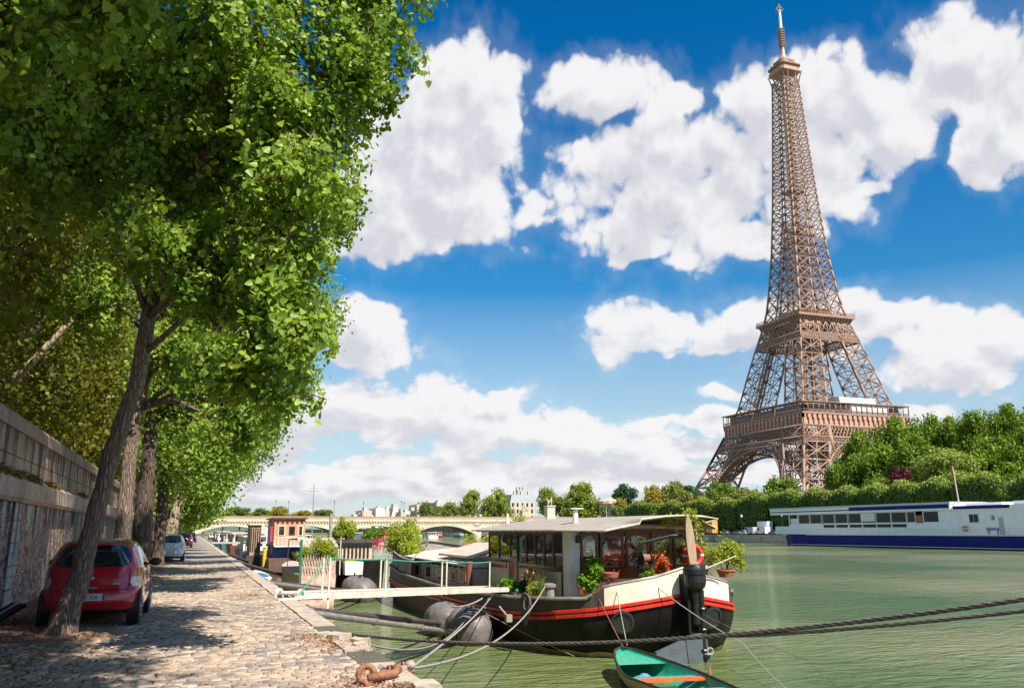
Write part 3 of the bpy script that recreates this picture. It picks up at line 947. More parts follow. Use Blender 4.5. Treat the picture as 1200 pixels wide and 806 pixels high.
# ------------------------------------------------------------------ near retaining wall
M_ash = brick_mat('wall_ashlar', (0.50, 0.36, 0.28), (0.38, 0.27, 0.205), (0.07, 0.055, 0.05), 1.35, 0.52, 0.014, bump=0.7, dirt=(0.17, 0.12, 0.105), damt=0.85, dscale=0.9, stain=((0.05, 0.042, 0.045), 4.0, 2.2))
M_cop = brick_mat('wall_coping', (0.42, 0.29, 0.225), (0.32, 0.22, 0.18), (0.06, 0.05, 0.045), 1.7, 2.0, 0.014, bump=0.5, dirt=(0.09, 0.075, 0.075), damt=0.8, dscale=1.1)
M_pale = brick_mat('wall_pilaster_stone', (0.52, 0.50, 0.46), (0.44, 0.42, 0.40), (0.16, 0.13, 0.11), 1.2, 0.46, 0.02, bump=0.5, dirt=(0.20, 0.22, 0.24), damt=0.8, dscale=1.4, stain=((0.08, 0.08, 0.085), 2.3, 0.6))
wall = thing('stone_wall', 'tall stained stone retaining wall behind the red car', 'wall', (-3.6, 100, 0))
mb = MB(); mb.box(-4.2, -3.45, -30, 378, -0.3, 2.2); mb.build('rubble_base', M_rubble, wall)
mb = MB(); mb.prism([(-4.2, 2.2), (-3.36, 2.2), (-3.30, 2.28), (-3.30, 2.62), (-3.42, 2.72), (-4.2, 2.72)], 'y', -30, 378); mb.build('ledge', brick_mat('wall_ledge', (0.56, 0.42, 0.33), (0.46, 0.34, 0.27), (0.08, 0.06, 0.05), 1.5, 2.0, 0.014, bump=0.6, dirt=(0.16, 0.10, 0.07), damt=0.85, dscale=0.9), wall)
mb = MB(); mb.box(-4.2, -3.5, -30, 378, 2.72, 3.62); mb.build('ashlar_face', M_ash, wall)
mb = MB(); mb.prism([(-4.3, 3.62), (-3.44, 3.62), (-3.44, 3.86), (-3.52, 3.96), (-4.3, 3.96)], 'y', -30, 378); mb.build('coping', M_cop, wall)
for y in (20.2, 29.5, 39.5, 50, 61, 73, 86, 100):
    mb = MB(); rr = random.Random(int(y * 10)); z = -0.2
    while z < 2.19:
        h = min(0.46, 2.195 - z); hw = rr.uniform(0.34, 0.52)
        mb.box(-3.5, -3.405, y - hw, y + hw + rr.uniform(-0.08, 0.08), z + 0.006, z + h - 0.006); z += h
    mb.build('pilaster', M_pale, wall)
# dry weeds growing out of the ledge
M_weed = leaf_mat('ledge_weed', (0.06, 0.08, 0.02), (0.20, 0.15, 0.04), (0.30, 0.12, 0.03), trans=0.2)
r9 = np.random.default_rng(9)
cs = np.concatenate([np.column_stack([np.full(260, -3.38), r9.normal(yc, 0.5, 260), np.full(260, 2.74)]) for yc in (17.6, 19.3, 21.4, 24.2, 30.5)])
cs += r9.normal(0, 1, cs.shape) * [0.03, 0.1, 0.03]
vs, q, tn = leaf_arrays(r9, cs, 0.13, bias=(0.6, 0, 0.2), wide=0.25)
np_mesh('ledge_weeds', vs, q, attr=tn, mats=M_weed, kind='stuff', label='dry weeds sprouting from the ledge of the stone wall')
# dark board with a white stripe leaning by the wall
mb = MB(); mb.obox((-3.1, 17.6, 0.14), 0.22, 0.03, 0.42, rx=rad(-62), rz=rad(-50))
brd = thing('road_barrier', 'black rubber ramp with a white stripe leaning at the foot of the stone wall', 'barrier', (-3.05, 18.0, 0.0))
mb.build('panel', mat('black_rubber', (0.012, 0.013, 0.018), 0.55, nscale=9), brd)
mb = MB(); mb.obox((-3.1, 17.6, 0.172), 0.035, 0.012, 0.41, rx=rad(-62), rz=rad(-50)); mb.build('stripe', mat('white_stripe', (0.6, 0.6, 0.6), 0.6), brd)
# ------------------------------------------------------------------ the iron tower
TX, TY, TB = 326.5, 389.3, 3.66
def iron_mat():
    return mat('tower_iron', (0.37, 0.235, 0.175), 0.55, col2=(0.26, 0.165, 0.12), nscale=0.15, spec=0.35, dirt=(0.24, 0.13, 0.09), dscale=0.5, damt=0.5)
M_iron = iron_mat()
M_iron_pale = mat('tower_frieze_iron', (0.50, 0.30, 0.22), 0.6, col2=(0.40, 0.24, 0.175), nscale=0.3)
PR = [(0, 60), (16, 51), (27, 45.7), (38, 40.7), (52, 34.8), (57.6, 32.8), (65, 29.3), (87, 24), (100, 20.7), (109, 18.2), (116, 16.2), (122, 14.9), (134, 13.4), (144, 12.4), (155, 11.3), (181, 9.6), (204, 8.4), (232, 7.1), (250, 6.3), (270, 5.5), (276, 5.4)]
PI_ = [(0, 37.0), (10, 34), (25, 30), (32, 27.8), (42, 22.8), (51, 19.0), (57.6, 16.6), (66, 14.1), (87, 10), (100, 7.6), (109, 6.1), (116, 5.4), (122, 5.0), (140, 3.6), (160, 2.1), (180, 0.0), (276, 0.0)]
def Ho(z): return float(np.interp(z, [p[0] for p in PR], [p[1] for p in PR]))
def Hi(z): return float(np.interp(z, [p[0] for p in PI_], [p[1] for p in PI_]))
tower = thing('lattice_tower', 'tall brown wrought iron lattice tower on four arched legs, tapering to an antenna', 'tower', (TX, TY, TB))
def T(x, y, z): return (TX + x, TY + y, TB + z)

def leg(sx, sy, levels, name, wc, wb, midpost=True):
    B = Beams()
    def P(a, b, z): return T(sx * a, sy * b, z)
    for z0, z1 in zip(levels[:-1], levels[1:]):
        o0, o1, i0, i1 = Ho(z0), Ho(z1), Hi(z0), Hi(z1)
        # corner columns (split once to follow the curve)
        for (f0, g0, f1, g1) in ((o0, o0, o1, o1), (o0, i0, o1, i1), (i0, o0, i1, o1), (i0, i0, i1, i1)):
            B.add(P(f0, g0, z0), P(f1, g1, z1), wc)
        # four faces of the leg
        faces = [((o0, o0), (i0, o0), (o1, o1), (i1, o1), 1.0), ((o0, o0), (o0, i0), (o1, o1), (o1, i1), 1.0),
                 ((i0, i0), (o0, i0), (i1, i1), (o1, i1), 0.85), ((i0, i0), (i0, o0), (i1, i1), (i1, o1), 0.85)]
        for (a0, b0, a1, b1, k) in faces:
            w = wb * k
            B.add(P(*a1, z1), P(*b1, z1), w * 1.1)
            B.add(P(*a0, z0), P(*b1, z1), w)
            B.add(P(*b0, z0), P(*a1, z1), w)
            if midpost:
                m0 = ((a0[0] + b0[0]) / 2, (a0[1] + b0[1]) / 2); m1 = ((a1[0] + b1[0]) / 2, (a1[1] + b1[1]) / 2)
                B.add(P(*m0, z0), P(*m1, z1), w * 0.8)
                zm = (z0 + z1) / 2
                ml = ((a0[0] + a1[0]) / 2, (a0[1] + a1[1]) / 2); mr_ = ((b0[0] + b1[0]) / 2, (b0[1] + b1[1]) / 2)
                B.add(P(*ml, zm), P(*mr_, zm), w * 0.65)
        # inner diagonals and lift track
        B.add(P(o0, i0, z0), P(i1, o1, z1), wb * 0.7)
        B.add(P((o0 + i0) / 2, (o0 + i0) / 2, z0), P((o1 + i1) / 2, (o1 + i1) / 2, z1), wc * 1.4)
    return B.build(name, M_iron, tower)
for sx in (-1, 1):
    for sy in (-1, 1):
        leg(sx, sy, [1.5, 12, 22, 32, 41.6, 50.5], 'lower_pillar', 1.2, 0.62)
        leg(sx, sy, [58.5, 67, 75.5, 84, 92.2, 100.6, 109, 112.5], 'middle_pillar', 0.85, 0.42)
        mb = MB(); o, i = Ho(0), Hi(0)
        for (a, b) in ((o, o), (o, i), (i, o), (i, i)):
            mb.prism([(-3.4, 0), (3.4, 0), (2.4, 3.2), (-2.4, 3.2)], 'y', -3, 3)
            n0 = len(mb.v) - 8
            for q in range(n0, n0 + 8):
                x, y, z = mb.v[q]; mb.v[q] = T(sx * a + x, sy * b + y, z - 0.8)
        build_split(mb, 'masonry_base', mat('tower_base_stone', (0.40, 0.34, 0.27), 0.8, nscale=0.5), tower)

# arches on the four sides with fan-shaped spandrels
def side_pt(k, u, z, d=0.0):
    """k: side 0=-Y 1=+X 2=+Y 3=-X ; u along the side, d depth inwards"""
    h = Ho(z) - d
    if k == 0: return T(u, -h, z)
    if k == 1: return T(h, u, z)
    if k == 2: return T(-u, h, z)
    return T(-h, -u, z)
for k in range(4):
    B = Beams(); RO, RI, ZC = 36.8, 33.6, 7.0
    n = 56; a0 = math.asin((9 - ZC) / RO); pts = []
    for dpt in (0.0, 3.6):
        prev = None
        for i in range(n + 1):
            a = a0 + (PI - 2 * a0) * i / n
            po = (RO * math.cos(a), ZC + RO * math.sin(a)); pi = (RI * math.cos(a), ZC + RI * math.sin(a)); pm = ((po[0] + pi[0]) / 2, (po[1] + pi[1]) / 2)
            po3 = side_pt(k, po[0], po[1], dpt); pi3 = side_pt(k, pi[0], pi[1], dpt)
            B.add(po3, pi3, 0.42 if dpt == 0 else 0.35)
            if prev:
                B.add(prev[0], po3, 0.85); B.add(prev[1], pi3, 0.85)
                if dpt == 0:
                    B.add(prev[0], pi3, 0.22)
            prev = (po3, pi3)
            pts.append((po3, pi3))
    for i in range(n + 1):
        B.add(pts[i][1], pts[i + n + 1][1], 0.45)
        if i < n and i % 2 == 0: B.add(pts[i][1], pts[i + n + 2][1], 0.35); B.add(pts[i + 1][1], pts[i + n + 1][1], 0.35)
    # spandrel fan bars up to the truss
    for i in range(n + 1):
        a = a0 + (PI - 2 * a0) * i / n
        x, z = RO * math.cos(a), ZC + RO * math.sin(a)
        if z > 24:
            zt = 41.6
            if abs(x) < Hi(z) + 0.5:
                sl = 1.15 if abs(x) > 6 else 1.03
                x2 = max(-Hi(41.6) - 0.3, min(Hi(41.6) + 0.3, x * (1 + 0.22 * (zt - z) / 12)))
                if zt - z > 0.6: B.add(side_pt(k, x, z), side_pt(k, x2, zt), 0.42)
    B.build('arch', M_iron, tower)

def truss_side(B, k, z0, z1, n, w, h0=None, hfun=None, chord=0.7, double=True, post=0.4):
    hf = hfun or Ho
    def P(u, z):
        h = hf(z)
        return (T(u * h, -h, z), T(h, u * h, z), T(-u * h, h, z), T(-h, -u * h, z))[k]
    for i in range(n + 1):
        u = -1 + 2 * i / n
        if post: B.add(P(u, z0), P(u, z1), post)
    B.add(P(-1, z0), P(1, z0), chord); B.add(P(-1, z1), P(1, z1), chord)
    for i in range(n):
        u0 = -1 + 2 * i / n; u1 = -1 + 2 * (i + 1) / n
        B.add(P(u0, z0), P(u1, z1), w); B.add(P(u1, z0), P(u0, z1), w)
        if double:
            um = (u0 + u1) / 2; zm = (z0 + z1) / 2
            for (a, b, c, d) in ((um, z0, u1, zm), (um, z0, u0, zm), (um, z1, u1, zm), (um, z1, u0, zm)): B.add(P(a, b), P(c, d), w)
B = Beams()
for k in range(4):
    truss_side(B, k, 44.4, 50.6, 17, 0.36, chord=0.95, post=0)
    truss_side(B, k, 41.6, 44.4, 36, 0.24, chord=0.6, double=False, post=0.28)
    for u in (-1, -0.545, 0.545, 1):
        h0, h1 = Ho(36), Ho(51)
        B.add(side_pt(k, u * h0, 36), side_pt(k, u * h1, 51), 1.2)
fp = B.build('first_floor_truss', M_iron, tower)
# first platform: arcaded frieze, slab with a square opening, gallery
H1 = 35.35
plat = MB()
def ring(mb, h_out, h_in, z0, z1):
    mb.box(TX - h_out, TX + h_out, TY - h_out, TY - h_in, TB + z0, TB + z1)
    mb.box(TX - h_out, TX + h_out, TY + h_in, TY + h_out, TB + z0, TB + z1)
    mb.box(TX - h_out, TX - h_in, TY - h_in, TY + h_in, TB + z0, TB + z1)
    mb.box(TX + h_in, TX + h_out, TY - h_in, TY + h_in, TB + z0, TB + z1)
ring(plat, 34.4, 33.6, 51.0, 56.6)
ring(plat, 34.2, 15, 55.0, 55.6)
p1 = plat.build('first_platform', M_iron_pale, tower)
mb = MB(); ring(mb, 35.6, 33.0, 56.6, 57.6); ring(mb, 34.9, 33.4, 50.4, 51.2); mb.build('cornice', M_iron, p1)
mb = MB()
for k in range(4):
    for i in range(22):
        u = -34.4 + 68.8 * i / 21
        def pt(a, b): return [(TX + a, TY - b), (TX + b, TY + a), (TX - a, TY + b), (TX - b, TY - a)][k]
        x, y = pt(u, 34.85)
        hx, hy = (0.42, 0.5) if k in (0, 2) else (0.5, 0.42)
        mb.box(x - hx, x + hx, y - hy, y + hy, TB + 51.2, TB + 54.6)
        hx2, hy2 = (1.0, 0.55) if k in (0, 2) else (0.55, 1.0)
        mb.box(x - hx2, x + hx2, y - hy2, y + hy2, TB + 54.6, TB + 56.6)
build_split(mb, 'console', M_iron_pale, p1)
B = Beams()
for k in range(4):
    def pt(a, b, z): return [T(a, -b, z), T(b, a, z), T(-a, b, z), T(-b, -a, z)][k]
    for i in range(21):
        u = -35.3 + 70.6 * i / 20
        B.add(pt(u, 35.3, 57.6), pt(u, 35.3, 62.8), 0.34)
    B.add(pt(-35.3, 35.3, 58.9), pt(35.3, 35.3, 58.9), 0.3)
    B.add(pt(-35.3, 35.3, 58.2), pt(35.3, 35.3, 58.2), 0.2)
B.build('gallery_post', M_iron, p1)
mb = MB(); ring(mb, 36.0, 31.5, 62.8, 63.3); mb.build('gallery_roof', mat('gallery_roof', (0.33, 0.22, 0.16), 0.5, nscale=0.3), p1)
mb = MB()
mb.box(TX - 30.5, TX + 30.5, TY - 34.0, TY - 30.0, TB + 57.7, TB + 62.7) if False else None
for (x0, x1, y0, y1) in ((-33.5, -29, -31, -12), (-33.5, -29, 12, 31), (-33.5, -30, -8, 6), (12, 30, -33.2, -29.5), (-30, -12, -33.2, -30)):
    mb.box(TX + x0, TX + x1, TY + y0, TY + y1, TB + 57.7, TB + 61.9)
build_split(mb, 'pavilion', mat('pavilion_wall', (0.20, 0.13, 0.10), 0.3, col2=(0.10, 0.10, 0.10), nscale=0.4), p1)
# glazed white works shelter on the first floor
mb = MB(); mb.box(TX - 4, TX + 21, TY - 34.9, TY - 23, TB + 57.75, TB + 62.6)
mb.prism([(TY - 33.5, TB + 63.4), (TY - 33.0, TB + 66.6), (TY - 28, TB + 67.4), (TY - 22, TB + 66.4), (TY - 22, TB + 63.4)], 'x', TX - 9, TX + 15)
mb.build('works_tent', mat('white_sheeting', (0.66, 0.66, 0.66), 0.6, col2=(0.55, 0.55, 0.55), nscale=0.35, stretch=(3, 3, 0.4), bump=0.4, bscale=1.5), p1)

# second platform
B = Beams()
for k in range(4):
    truss_side(B, k, 105.0, 112.3, 8, 0.42, chord=0.7, double=False, post=0.5)
    truss_side(B, k, 100.8, 105.0, 26, 0.28, chord=0.6, double=True, post=0)
B.build('second_floor_truss', M_iron, tower)
mb = MB(); ring(mb, 19.6, 17.6, 114.6, 116.0); ring(mb, 18.0, 6.0, 113.6, 114.6); ring(mb, 17.5, 16.9, 112.2, 114.6)
p2 = mb.build('second_platform', M_iron, tower)
mb = MB()
for k in range(4):
    for i in range(17):
        u = -18.9 + 37.8 * i / 16
        pts = [(16.9, 112.0), (17.3, 112.0), (19.3, 114.6), (16.9, 114.6)]
        vs = []
        for dx in (-0.34, 0.34):
            for (d, z) in pts:
                vs.append([T(u * 0.92 + dx, -d, z), T(d, u * 0.92 + dx, z), T(-u * 0.92 - dx, d, z), T(-d, -u * 0.92 - dx, z)][k])
        mb.add(vs, [(0, 1, 2, 3), (7, 6, 5, 4), (0, 4, 5, 1), (1, 5, 6, 2), (2, 6, 7, 3), (3, 7, 4, 0)])
build_split(mb, 'console', M_iron, p2)
B = Beams()
for k in range(4):
    def pt(a, b, z): return [T(a, -b, z), T(b, a, z), T(-a, b, z), T(-b, -a, z)][k]
    for i in range(25):
        u = -19.4 + 38.8 * i / 24
        B.add(pt(u, 19.4, 116), pt(u, 19.4, 117.6), 0.16)
    B.add(pt(-19.4, 19.4, 117.5), pt(19.4, 19.4, 117.5), 0.2); B.add(pt(-19.4, 19.4, 116.8), pt(19.4, 19.4, 116.8), 0.14)
B.build('railing', M_iron, p2)
mb = MB(); mb.box(TX - 8.5, TX + 8.5, TY - 8.5, TY + 8.5, TB + 116.05, TB + 120.2); mb.box(TX - 11, TX + 11, TY - 11, TY + 11, TB + 120.2, TB + 120.9)
for (x, y, w, h) in ((4, -9, 3, 5.5), (-9, 3, 3, 5.0), (8, -6, 2, 7), (-5, -9, 2.5, 6.5), (9, 4, 2.2, 5.5)):
    mb.box(TX + x - w, TX + x + w, TY + y - w, TY + y + w, TB + 116.1, TB + 116 + h)
mb.build('kiosk', mat('kiosk_iron', (0.36, 0.21, 0.13), 0.6, col2=(0.22, 0.12, 0.08), nscale=0.6), p2)

# shaft above the second platform
B = Beams()
lv = [116.0]; dz = 7.8
while lv[-1] < 268:
    lv.append(min(lv[-1] + dz, 270)); dz = max(4.0, dz * 0.957)
for z0, z1 in zip(lv[:-1], lv[1:]):
    o0, o1, i0, i1 = Ho(z0), Ho(z1), Hi(z0), Hi(z1)
    wc = 0.84 - 0.28 * (z0 - 116) / 154; wb = 0.44 - 0.10 * (z0 - 116) / 154
    for k in range(4):
        def P(u, z):
            h = Ho(z)
            return [T(u, -h, z), T(h, u, z), T(-u, h, z), T(-h, -u, z)][k]
        B.add(P(-o0, z0), P(-o1, z1), wc * 1.15)
        for s in (-1, 1):
            if i0 > 0.05: B.add(P(s * i0, z0), P(s * i1, z1), wc * 0.85)
            B.add(P(s * o0, z0), P(s * i1, z1), wb); B.add(P(s * i0, z0), P(s * o1, z1), wb)
            B.add(P(s * o1, z1), P(s * i1, z1), wb)
        if i0 <= 0.05: B.add(P(0, z0), P(0, z1), wc * 0.8)
        elif i1 > 0.8:
            B.add(P(-i1, z1), P(i1, z1), wb * 1.1)
            B.add(P(-i0, z0), P(i1, z1), wb * 0.55); B.add(P(i0, z0), P(-i1, z1), wb * 0.55)
        # inner legs faces
        if i0 > 0.8:
            for s in (-1, 1):
                def Q(d, z, s=s): # inner face at u = s*i
                    ii = Hi(z); h = Ho(z)
                    return [T(s * ii, -d, z), T(d, s * ii, z), T(-s * ii, d, z), T(-d, -s * ii, z)][k]
                B.add(Q(o0, z0), Q(i1, z1), wb * 0.8); B.add(Q(i0, z0), Q(o1, z1), wb * 0.8); B.add(Q(o1, z1), Q(i1, z1), wb * 0.8)
    # lift shafts and stairs in the middle
    c = 1.6
    for (sx, sy) in ((-1, -1), (1, -1), (1, 1), (-1, 1)):
        B.add(T(sx * c, sy * c, z0), T(sx * c, sy * c, z1), 0.5)
    B.add(T(-c, -c, z0), T(c, -c, z1), 0.3); B.add(T(c, c, z0), T(-c, c, z1), 0.3); B.add(T(-c, c, z0), T(-c, -c, z1), 0.3); B.add(T(c, -c, z0), T(c, c, z1), 0.3)
    B.add(T(-c, -c, z1), T(c, c, z1), 0.5)
B.build('shaft', M_iron, tower)
# fine diagonal latticing that fills the shaft and pillars like the real riveted web
mb = MB(); 
for z in (196.0,):
    mb.box(TX - 5.2, TX + 5.2, TY - 5.2, TY + 5.2, TB + z, TB + z + 0.5)
    mb.box(TX - 3.0, TX + 3.0, TY - 3.0, TY + 3.0, TB + z + 0.5, TB + z + 2.6)
mb.build('intermediate_platform', M_iron, tower)
# top: flared brackets, platform, cabin, dome and antenna
mb = MB()
for k in range(4):
    for u in (-1, -0.45, 0.45, 1):
        for j in range(5):
            z0, z1 = 264 + j * 2.2, 264 + (j + 1) * 2.2
            f = lambda z: 5.5 + 1.7 * ((z - 264) / 11) ** 2.2
            a, b = f(z0), f(z1)
            p0 = [T(u * a, -a, z0), T(a, u * a, z0), T(-u * a, a, z0), T(-a, -u * a, z0)][k]
            p1_ = [T(u * b, -b, z1), T(b, u * b, z1), T(-u * b, b, z1), T(-b, -u * b, z1)][k]
            mb.beam(p0, p1_, 0.5)
mb.build('top_bracket', M_iron, tower)
mb = MB()
def sq(mb, h, z0, z1, c=1.2):
    pl = [(-h + c, -h), (h - c, -h), (h, -h + c), (h, h - c), (h - c, h), (-h + c, h), (-h, h - c), (-h, -h + c)]
    mb.prism([(TX + x, TY + y) for x, y in pl], 'z', TB + z0, TB + z1)
sq(mb, 7.3, 274.6, 276.4); 
tp = mb.build('top_platform', mat('tower_top_pale', (0.50, 0.33, 0.23), 0.5, nscale=0.6), tower)
mb = MB(); sq(mb, 6.6, 276.4, 279.0, 1.4); sq(mb, 5.0, 279.4, 283.5, 1.0); mb.build('cabin', M_iron, tp)
mb = MB(); sq(mb, 7.6, 278.8, 279.5, 1.6)
rr = random.Random(4)
for i in range(46):
    a = rr.uniform(0, 2 * PI); r_ = rr.uniform(3.5, 7.4); x, y = TX + r_ * math.cos(a), TY + r_ * math.sin(a)
    h = rr.uniform(1.2, 4.2) * (1.2 - r_ / 12); w = rr.uniform(0.18, 0.8)
    mb.box(x - w, x + w, y - w, y + w, TB + 279.5, TB + 279.5 + h)
mb.build('aerial_cluster', M_iron, tp)
mb = MB(); mb.lathe(T(0, 0, 283.5), [(4.0, 0), (3.4, 1.2), (2.3, 3.0), (1.6, 5.0), (1.3, 8.0), (1.15, 11.5)], 12); mb.build('lantern', mat('tower_top_pale'), tp)
B = Beams()
for i in range(8):
    z0, z1 = 293 + i * 1.65, 294.65 + i * 1.65
    for k in range(4):
        c = [(-1, -1), (1, -1), (1, 1), (-1, 1)][k]; d = [(1, -1), (1, 1), (-1, 1), (-1, -1)][k]
        B.add(T(c[0] * 1.1, c[1] * 1.1, z0), T(c[0] * 1.1, c[1] * 1.1, z1), 0.4); B.add(T(c[0] * 1.1, c[1] * 1.1, z0), T(d[0] * 1.1, d[1] * 1.1, z1), 0.4)
        B.add(T(c[0] * 1.4, c[1] * 1.4, z1), T(d[0] * 1.4, d[1] * 1.4, z1), 0.5)
ant = B.build('antenna', M_iron, tower)
mb = MB(); mb.lathe(T(0, 0, 305.5), [(1.0, 0), (0.95, 9), (0.8, 14.5)], 12); mb.build('mast', mat('white_mast', (0.75, 0.75, 0.76), 0.4), ant)
mb = MB()
for (r_, z) in ((2.6, 319.2), (1.6, 321)):
    for i in range(8):
        a = i * PI / 4; mb.beam(T(0, 0, z), T(r_ * math.cos(a), r_ * math.sin(a), z + 1.2), 0.3)
mb.cyl(T(0, 0, 319), T(0, 0, 324.4), 0.45, 0.25, 8); mb.build('aerial', mat('aerial_grey', (0.4, 0.3, 0.25), 0.5), ant)

# ------------------------------------------------------------------ bridge
M_bridge = brick_mat('bridge_stone', (0.66, 0.56, 0.43), (0.58, 0.49, 0.38), (0.45, 0.37, 0.28), 1.6, 0.6, 0.02, plane='xz', bump=0.2, dirt=(0.42, 0.34, 0.25), damt=0.6, dscale=0.12)
M_parap = mat('bridge_parapet_stone', (0.42, 0.31, 0.22), 0.85, col2=(0.34, 0.25, 0.18), nscale=0.4)
bridge = thing('stone_bridge', 'long low cream stone bridge of flat arches crossing the river', 'bridge', (80, 388, W))
YB0, YB1 = 380.5, 396.0
spans = [(1.2, 29), (32, 60), (63, 91), (94, 122), (125, 153)]
mb = MB()
def arch_z(x, a, b, sp=0.2, cr=3.75):
    c = (a + b) / 2; h = (b - a) / 2; s = cr - sp; R = (h * h + s * s) / (2 * s)
    return cr - R + math.sqrt(max(R * R - (x - c) ** 2, 0))
TOPZ = 5.6
for (a, b) in spans:
    n = 24
    xs_ = [a + (b - a) * i / n for i in range(n + 1)]
    for i in range(n):
        x0, x1 = xs_[i], xs_[i + 1]; z0, z1 = arch_z(x0, a, b), arch_z(x1, a, b)
        mb.add([(x0, YB0, z0), (x1, YB0, z1), (x1, YB0, TOPZ), (x0, YB0, TOPZ), (x0, YB1, z0), (x1, YB1, z1), (x1, YB1, TOPZ), (x0, YB1, TOPZ)],
               [(0, 1, 2, 3), (5, 4, 7, 6), (0, 4, 5, 1)])
deck = [1.2] + [v for s_ in spans for v in s_][1:]
for (a, b) in [(-30, 1.2)] + [(spans[i][1], spans[i + 1][0]) for i in range(4)] + [(153, 175)]:
    mb.box(a, b, YB0, YB1, W - 1, TOPZ)
sp_ = mb.build('arch_wall', M_bridge, bridge)
mb = MB()
for (a, b) in spans:    # raised ring stones round each arch
    n = 24
    for i in range(n):
        x0 = a + (b - a) * i / n; x1 = a + (b - a) * (i + 1) / n; z0, z1 = arch_z(x0, a, b), arch_z(x1, a, b)
        mb.add([(x0, YB0 - 0.15, z0 - 0.02), (x1, YB0 - 0.15, z1 - 0.02), (x1, YB0 - 0.15, z1 + 0.75), (x0, YB0 - 0.15, z0 + 0.75), (x0, YB0, z0 - 0.02), (x1, YB0, z1 - 0.02), (x1, YB0, z1 + 0.75), (x0, YB0, z0 + 0.75)],
               [(0, 1, 2, 3), (0, 4, 5, 1), (2, 6, 7, 3)])
mb.build('arch_ring', M_bridge, bridge)
mb = MB()
for i in range(4):
    c = (spans[i][1] + spans[i + 1][0]) / 2
    mb.lathe((c, YB0 - 0.3, W - 1), [(1.9, 0), (1.9, 3.3), (1.4, 4.0), (0.3, 4.4)], 14)
build_split(mb, 'cutwater', M_bridge, bridge)
mb = MB(); mb.box(-30, 175, YB0 - 0.5, YB0 + 0.1, TOPZ, TOPZ + 0.45); mb.box(-30, 175, YB0 - 0.3, YB0 + 0.1, TOPZ + 0.45, TOPZ + 0.95)
i = -30.0
while i < 175:
    mb.box(i, i + 0.55, YB0 - 0.42, YB0 + 0.0, TOPZ - 0.7, TOPZ - 0.002); i += 1.25
mb.build('dentil_cornice', M_bridge, bridge)
mb = MB(); mb.box(-30, 175, YB0 - 0.2, YB0 + 0.3, TOPZ + 0.95, TOPZ + 2.0); mb.box(-30, 175, YB1 - 0.3, YB1 + 0.2, TOPZ, TOPZ + 1.9); mb.box(-30, 175, YB0 - 0.3, YB0 + 0.4, TOPZ + 2.0, TOPZ + 2.25)
mb.build('parapet', M_parap, bridge)
mb = MB(); mb.box(-30, 175, YB0 + 0.3, YB1 - 0.3, TOPZ, TOPZ + 0.25); mb.build('roadway', M_asph, bridge)
mb = MB()
for c in (30.5, 61.5, 92.5, 123.5):     # eagle reliefs above the piers
    mb.ell((c, YB0 - 0.1, 4.2), (1.1, 0.3, 0.9), 10, 6); mb.box(c - 1.8, c + 1.8, YB0 - 0.25, YB0, 3.9, 4.4)
mb.build('relief', mat('relief_stone', (0.52, 0.42, 0.33), 0.8), bridge)
# ------------------------------------------------------------------ trees
def bark_mat(name, c1, c2, vs=9.0):
    if name in MATS: return MATS[name]
    m = bpy.data.materials.new(name); m.use_nodes = True
    nt = m.node_tree; b = nt.nodes['Principled BSDF']; L = nt.links.new
    b.inputs['Roughness'].default_value = 0.9
    tc = N(nt, 'ShaderNodeTexCoord'); mp = N(nt, 'ShaderNodeMapping'); mp.inputs['Scale'].default_value = (1, 1, 0.13); L(tc.outputs['Object'], mp.inputs[0])
    dn = N(nt, 'ShaderNodeTexNoise'); dn.inputs['Scale'].default_value = 5; dn.inputs['Detail'].default_value = 4; L(mp.outputs[0], dn.inputs[0])
    v2 = vmath(nt, 'ADD', mp.outputs[0], vmath(nt, 'MULTIPLY', vmath(nt, 'SUBTRACT', dn.outputs['Color'], (0.5, 0.5, 0.5)).outputs[0], (0.16, 0.16, 0.16)).outputs[0]).outputs[0]
    vo = N(nt, 'ShaderNodeTexVoronoi'); vo.feature = 'DISTANCE_TO_EDGE'; vo.inputs['Scale'].default_value = vs; L(v2, vo.inputs['Vector'])
    n = N(nt, 'ShaderNodeTexNoise'); n.inputs['Scale'].default_value = 18; n.inputs['Detail'].default_value = 7; L(mp.outputs[0], n.inputs[0])
    mr = N(nt, 'ShaderNodeMapRange'); mr.inputs[1].default_value = 0.0; mr.inputs[2].default_value = 0.22; L(vo.outputs[0], mr.inputs[0])
    h = math_node(nt, 'ADD', mr.outputs[0], math_node(nt, 'MULTIPLY', n.outputs[0], 0.5))
    c = mixcol(nt, math_node(nt, 'MULTIPLY', h, 0.75, clamp=True), c2, c1)
    L(c, b.inputs['Base Color'])
    bp = N(nt, 'ShaderNodeBump'); bp.inputs['Strength'].default_value = 0.9; bp.inputs['Distance'].default_value = 0.03
    L(h, bp.inputs['Height']); L(bp.outputs[0], b.inputs['Normal'])
    MATS[name] = m
    return m
M_bark = bark_mat('poplar_bark', (0.27, 0.20, 0.155), (0.09, 0.065, 0.05), 24.0)
M_barkd = bark_mat('dark_bark', (0.15, 0.11, 0.085), (0.045, 0.03, 0.025), 18.0)
M_twig = mat('twig_bark', (0.20, 0.11, 0.07), 0.8)
M_barkp = bark_mat('plane_bark', (0.40, 0.33, 0.22), (0.20, 0.14, 0.09), 6.0)
M_poplar = leaf_mat('poplar_leaf', (0.07, 0.155, 0.022), (0.30, 0.40, 0.06), (0.56, 0.60, 0.18), trans=0.36, tcol=(1.45, 1.55, 0.5), rough=0.38)
M_plane = leaf_mat('plane_tree_leaf', (0.07, 0.10, 0.016), (0.20, 0.20, 0.028), (0.36, 0.24, 0.03), trans=0.42, tcol=(1.7, 1.5, 0.4))
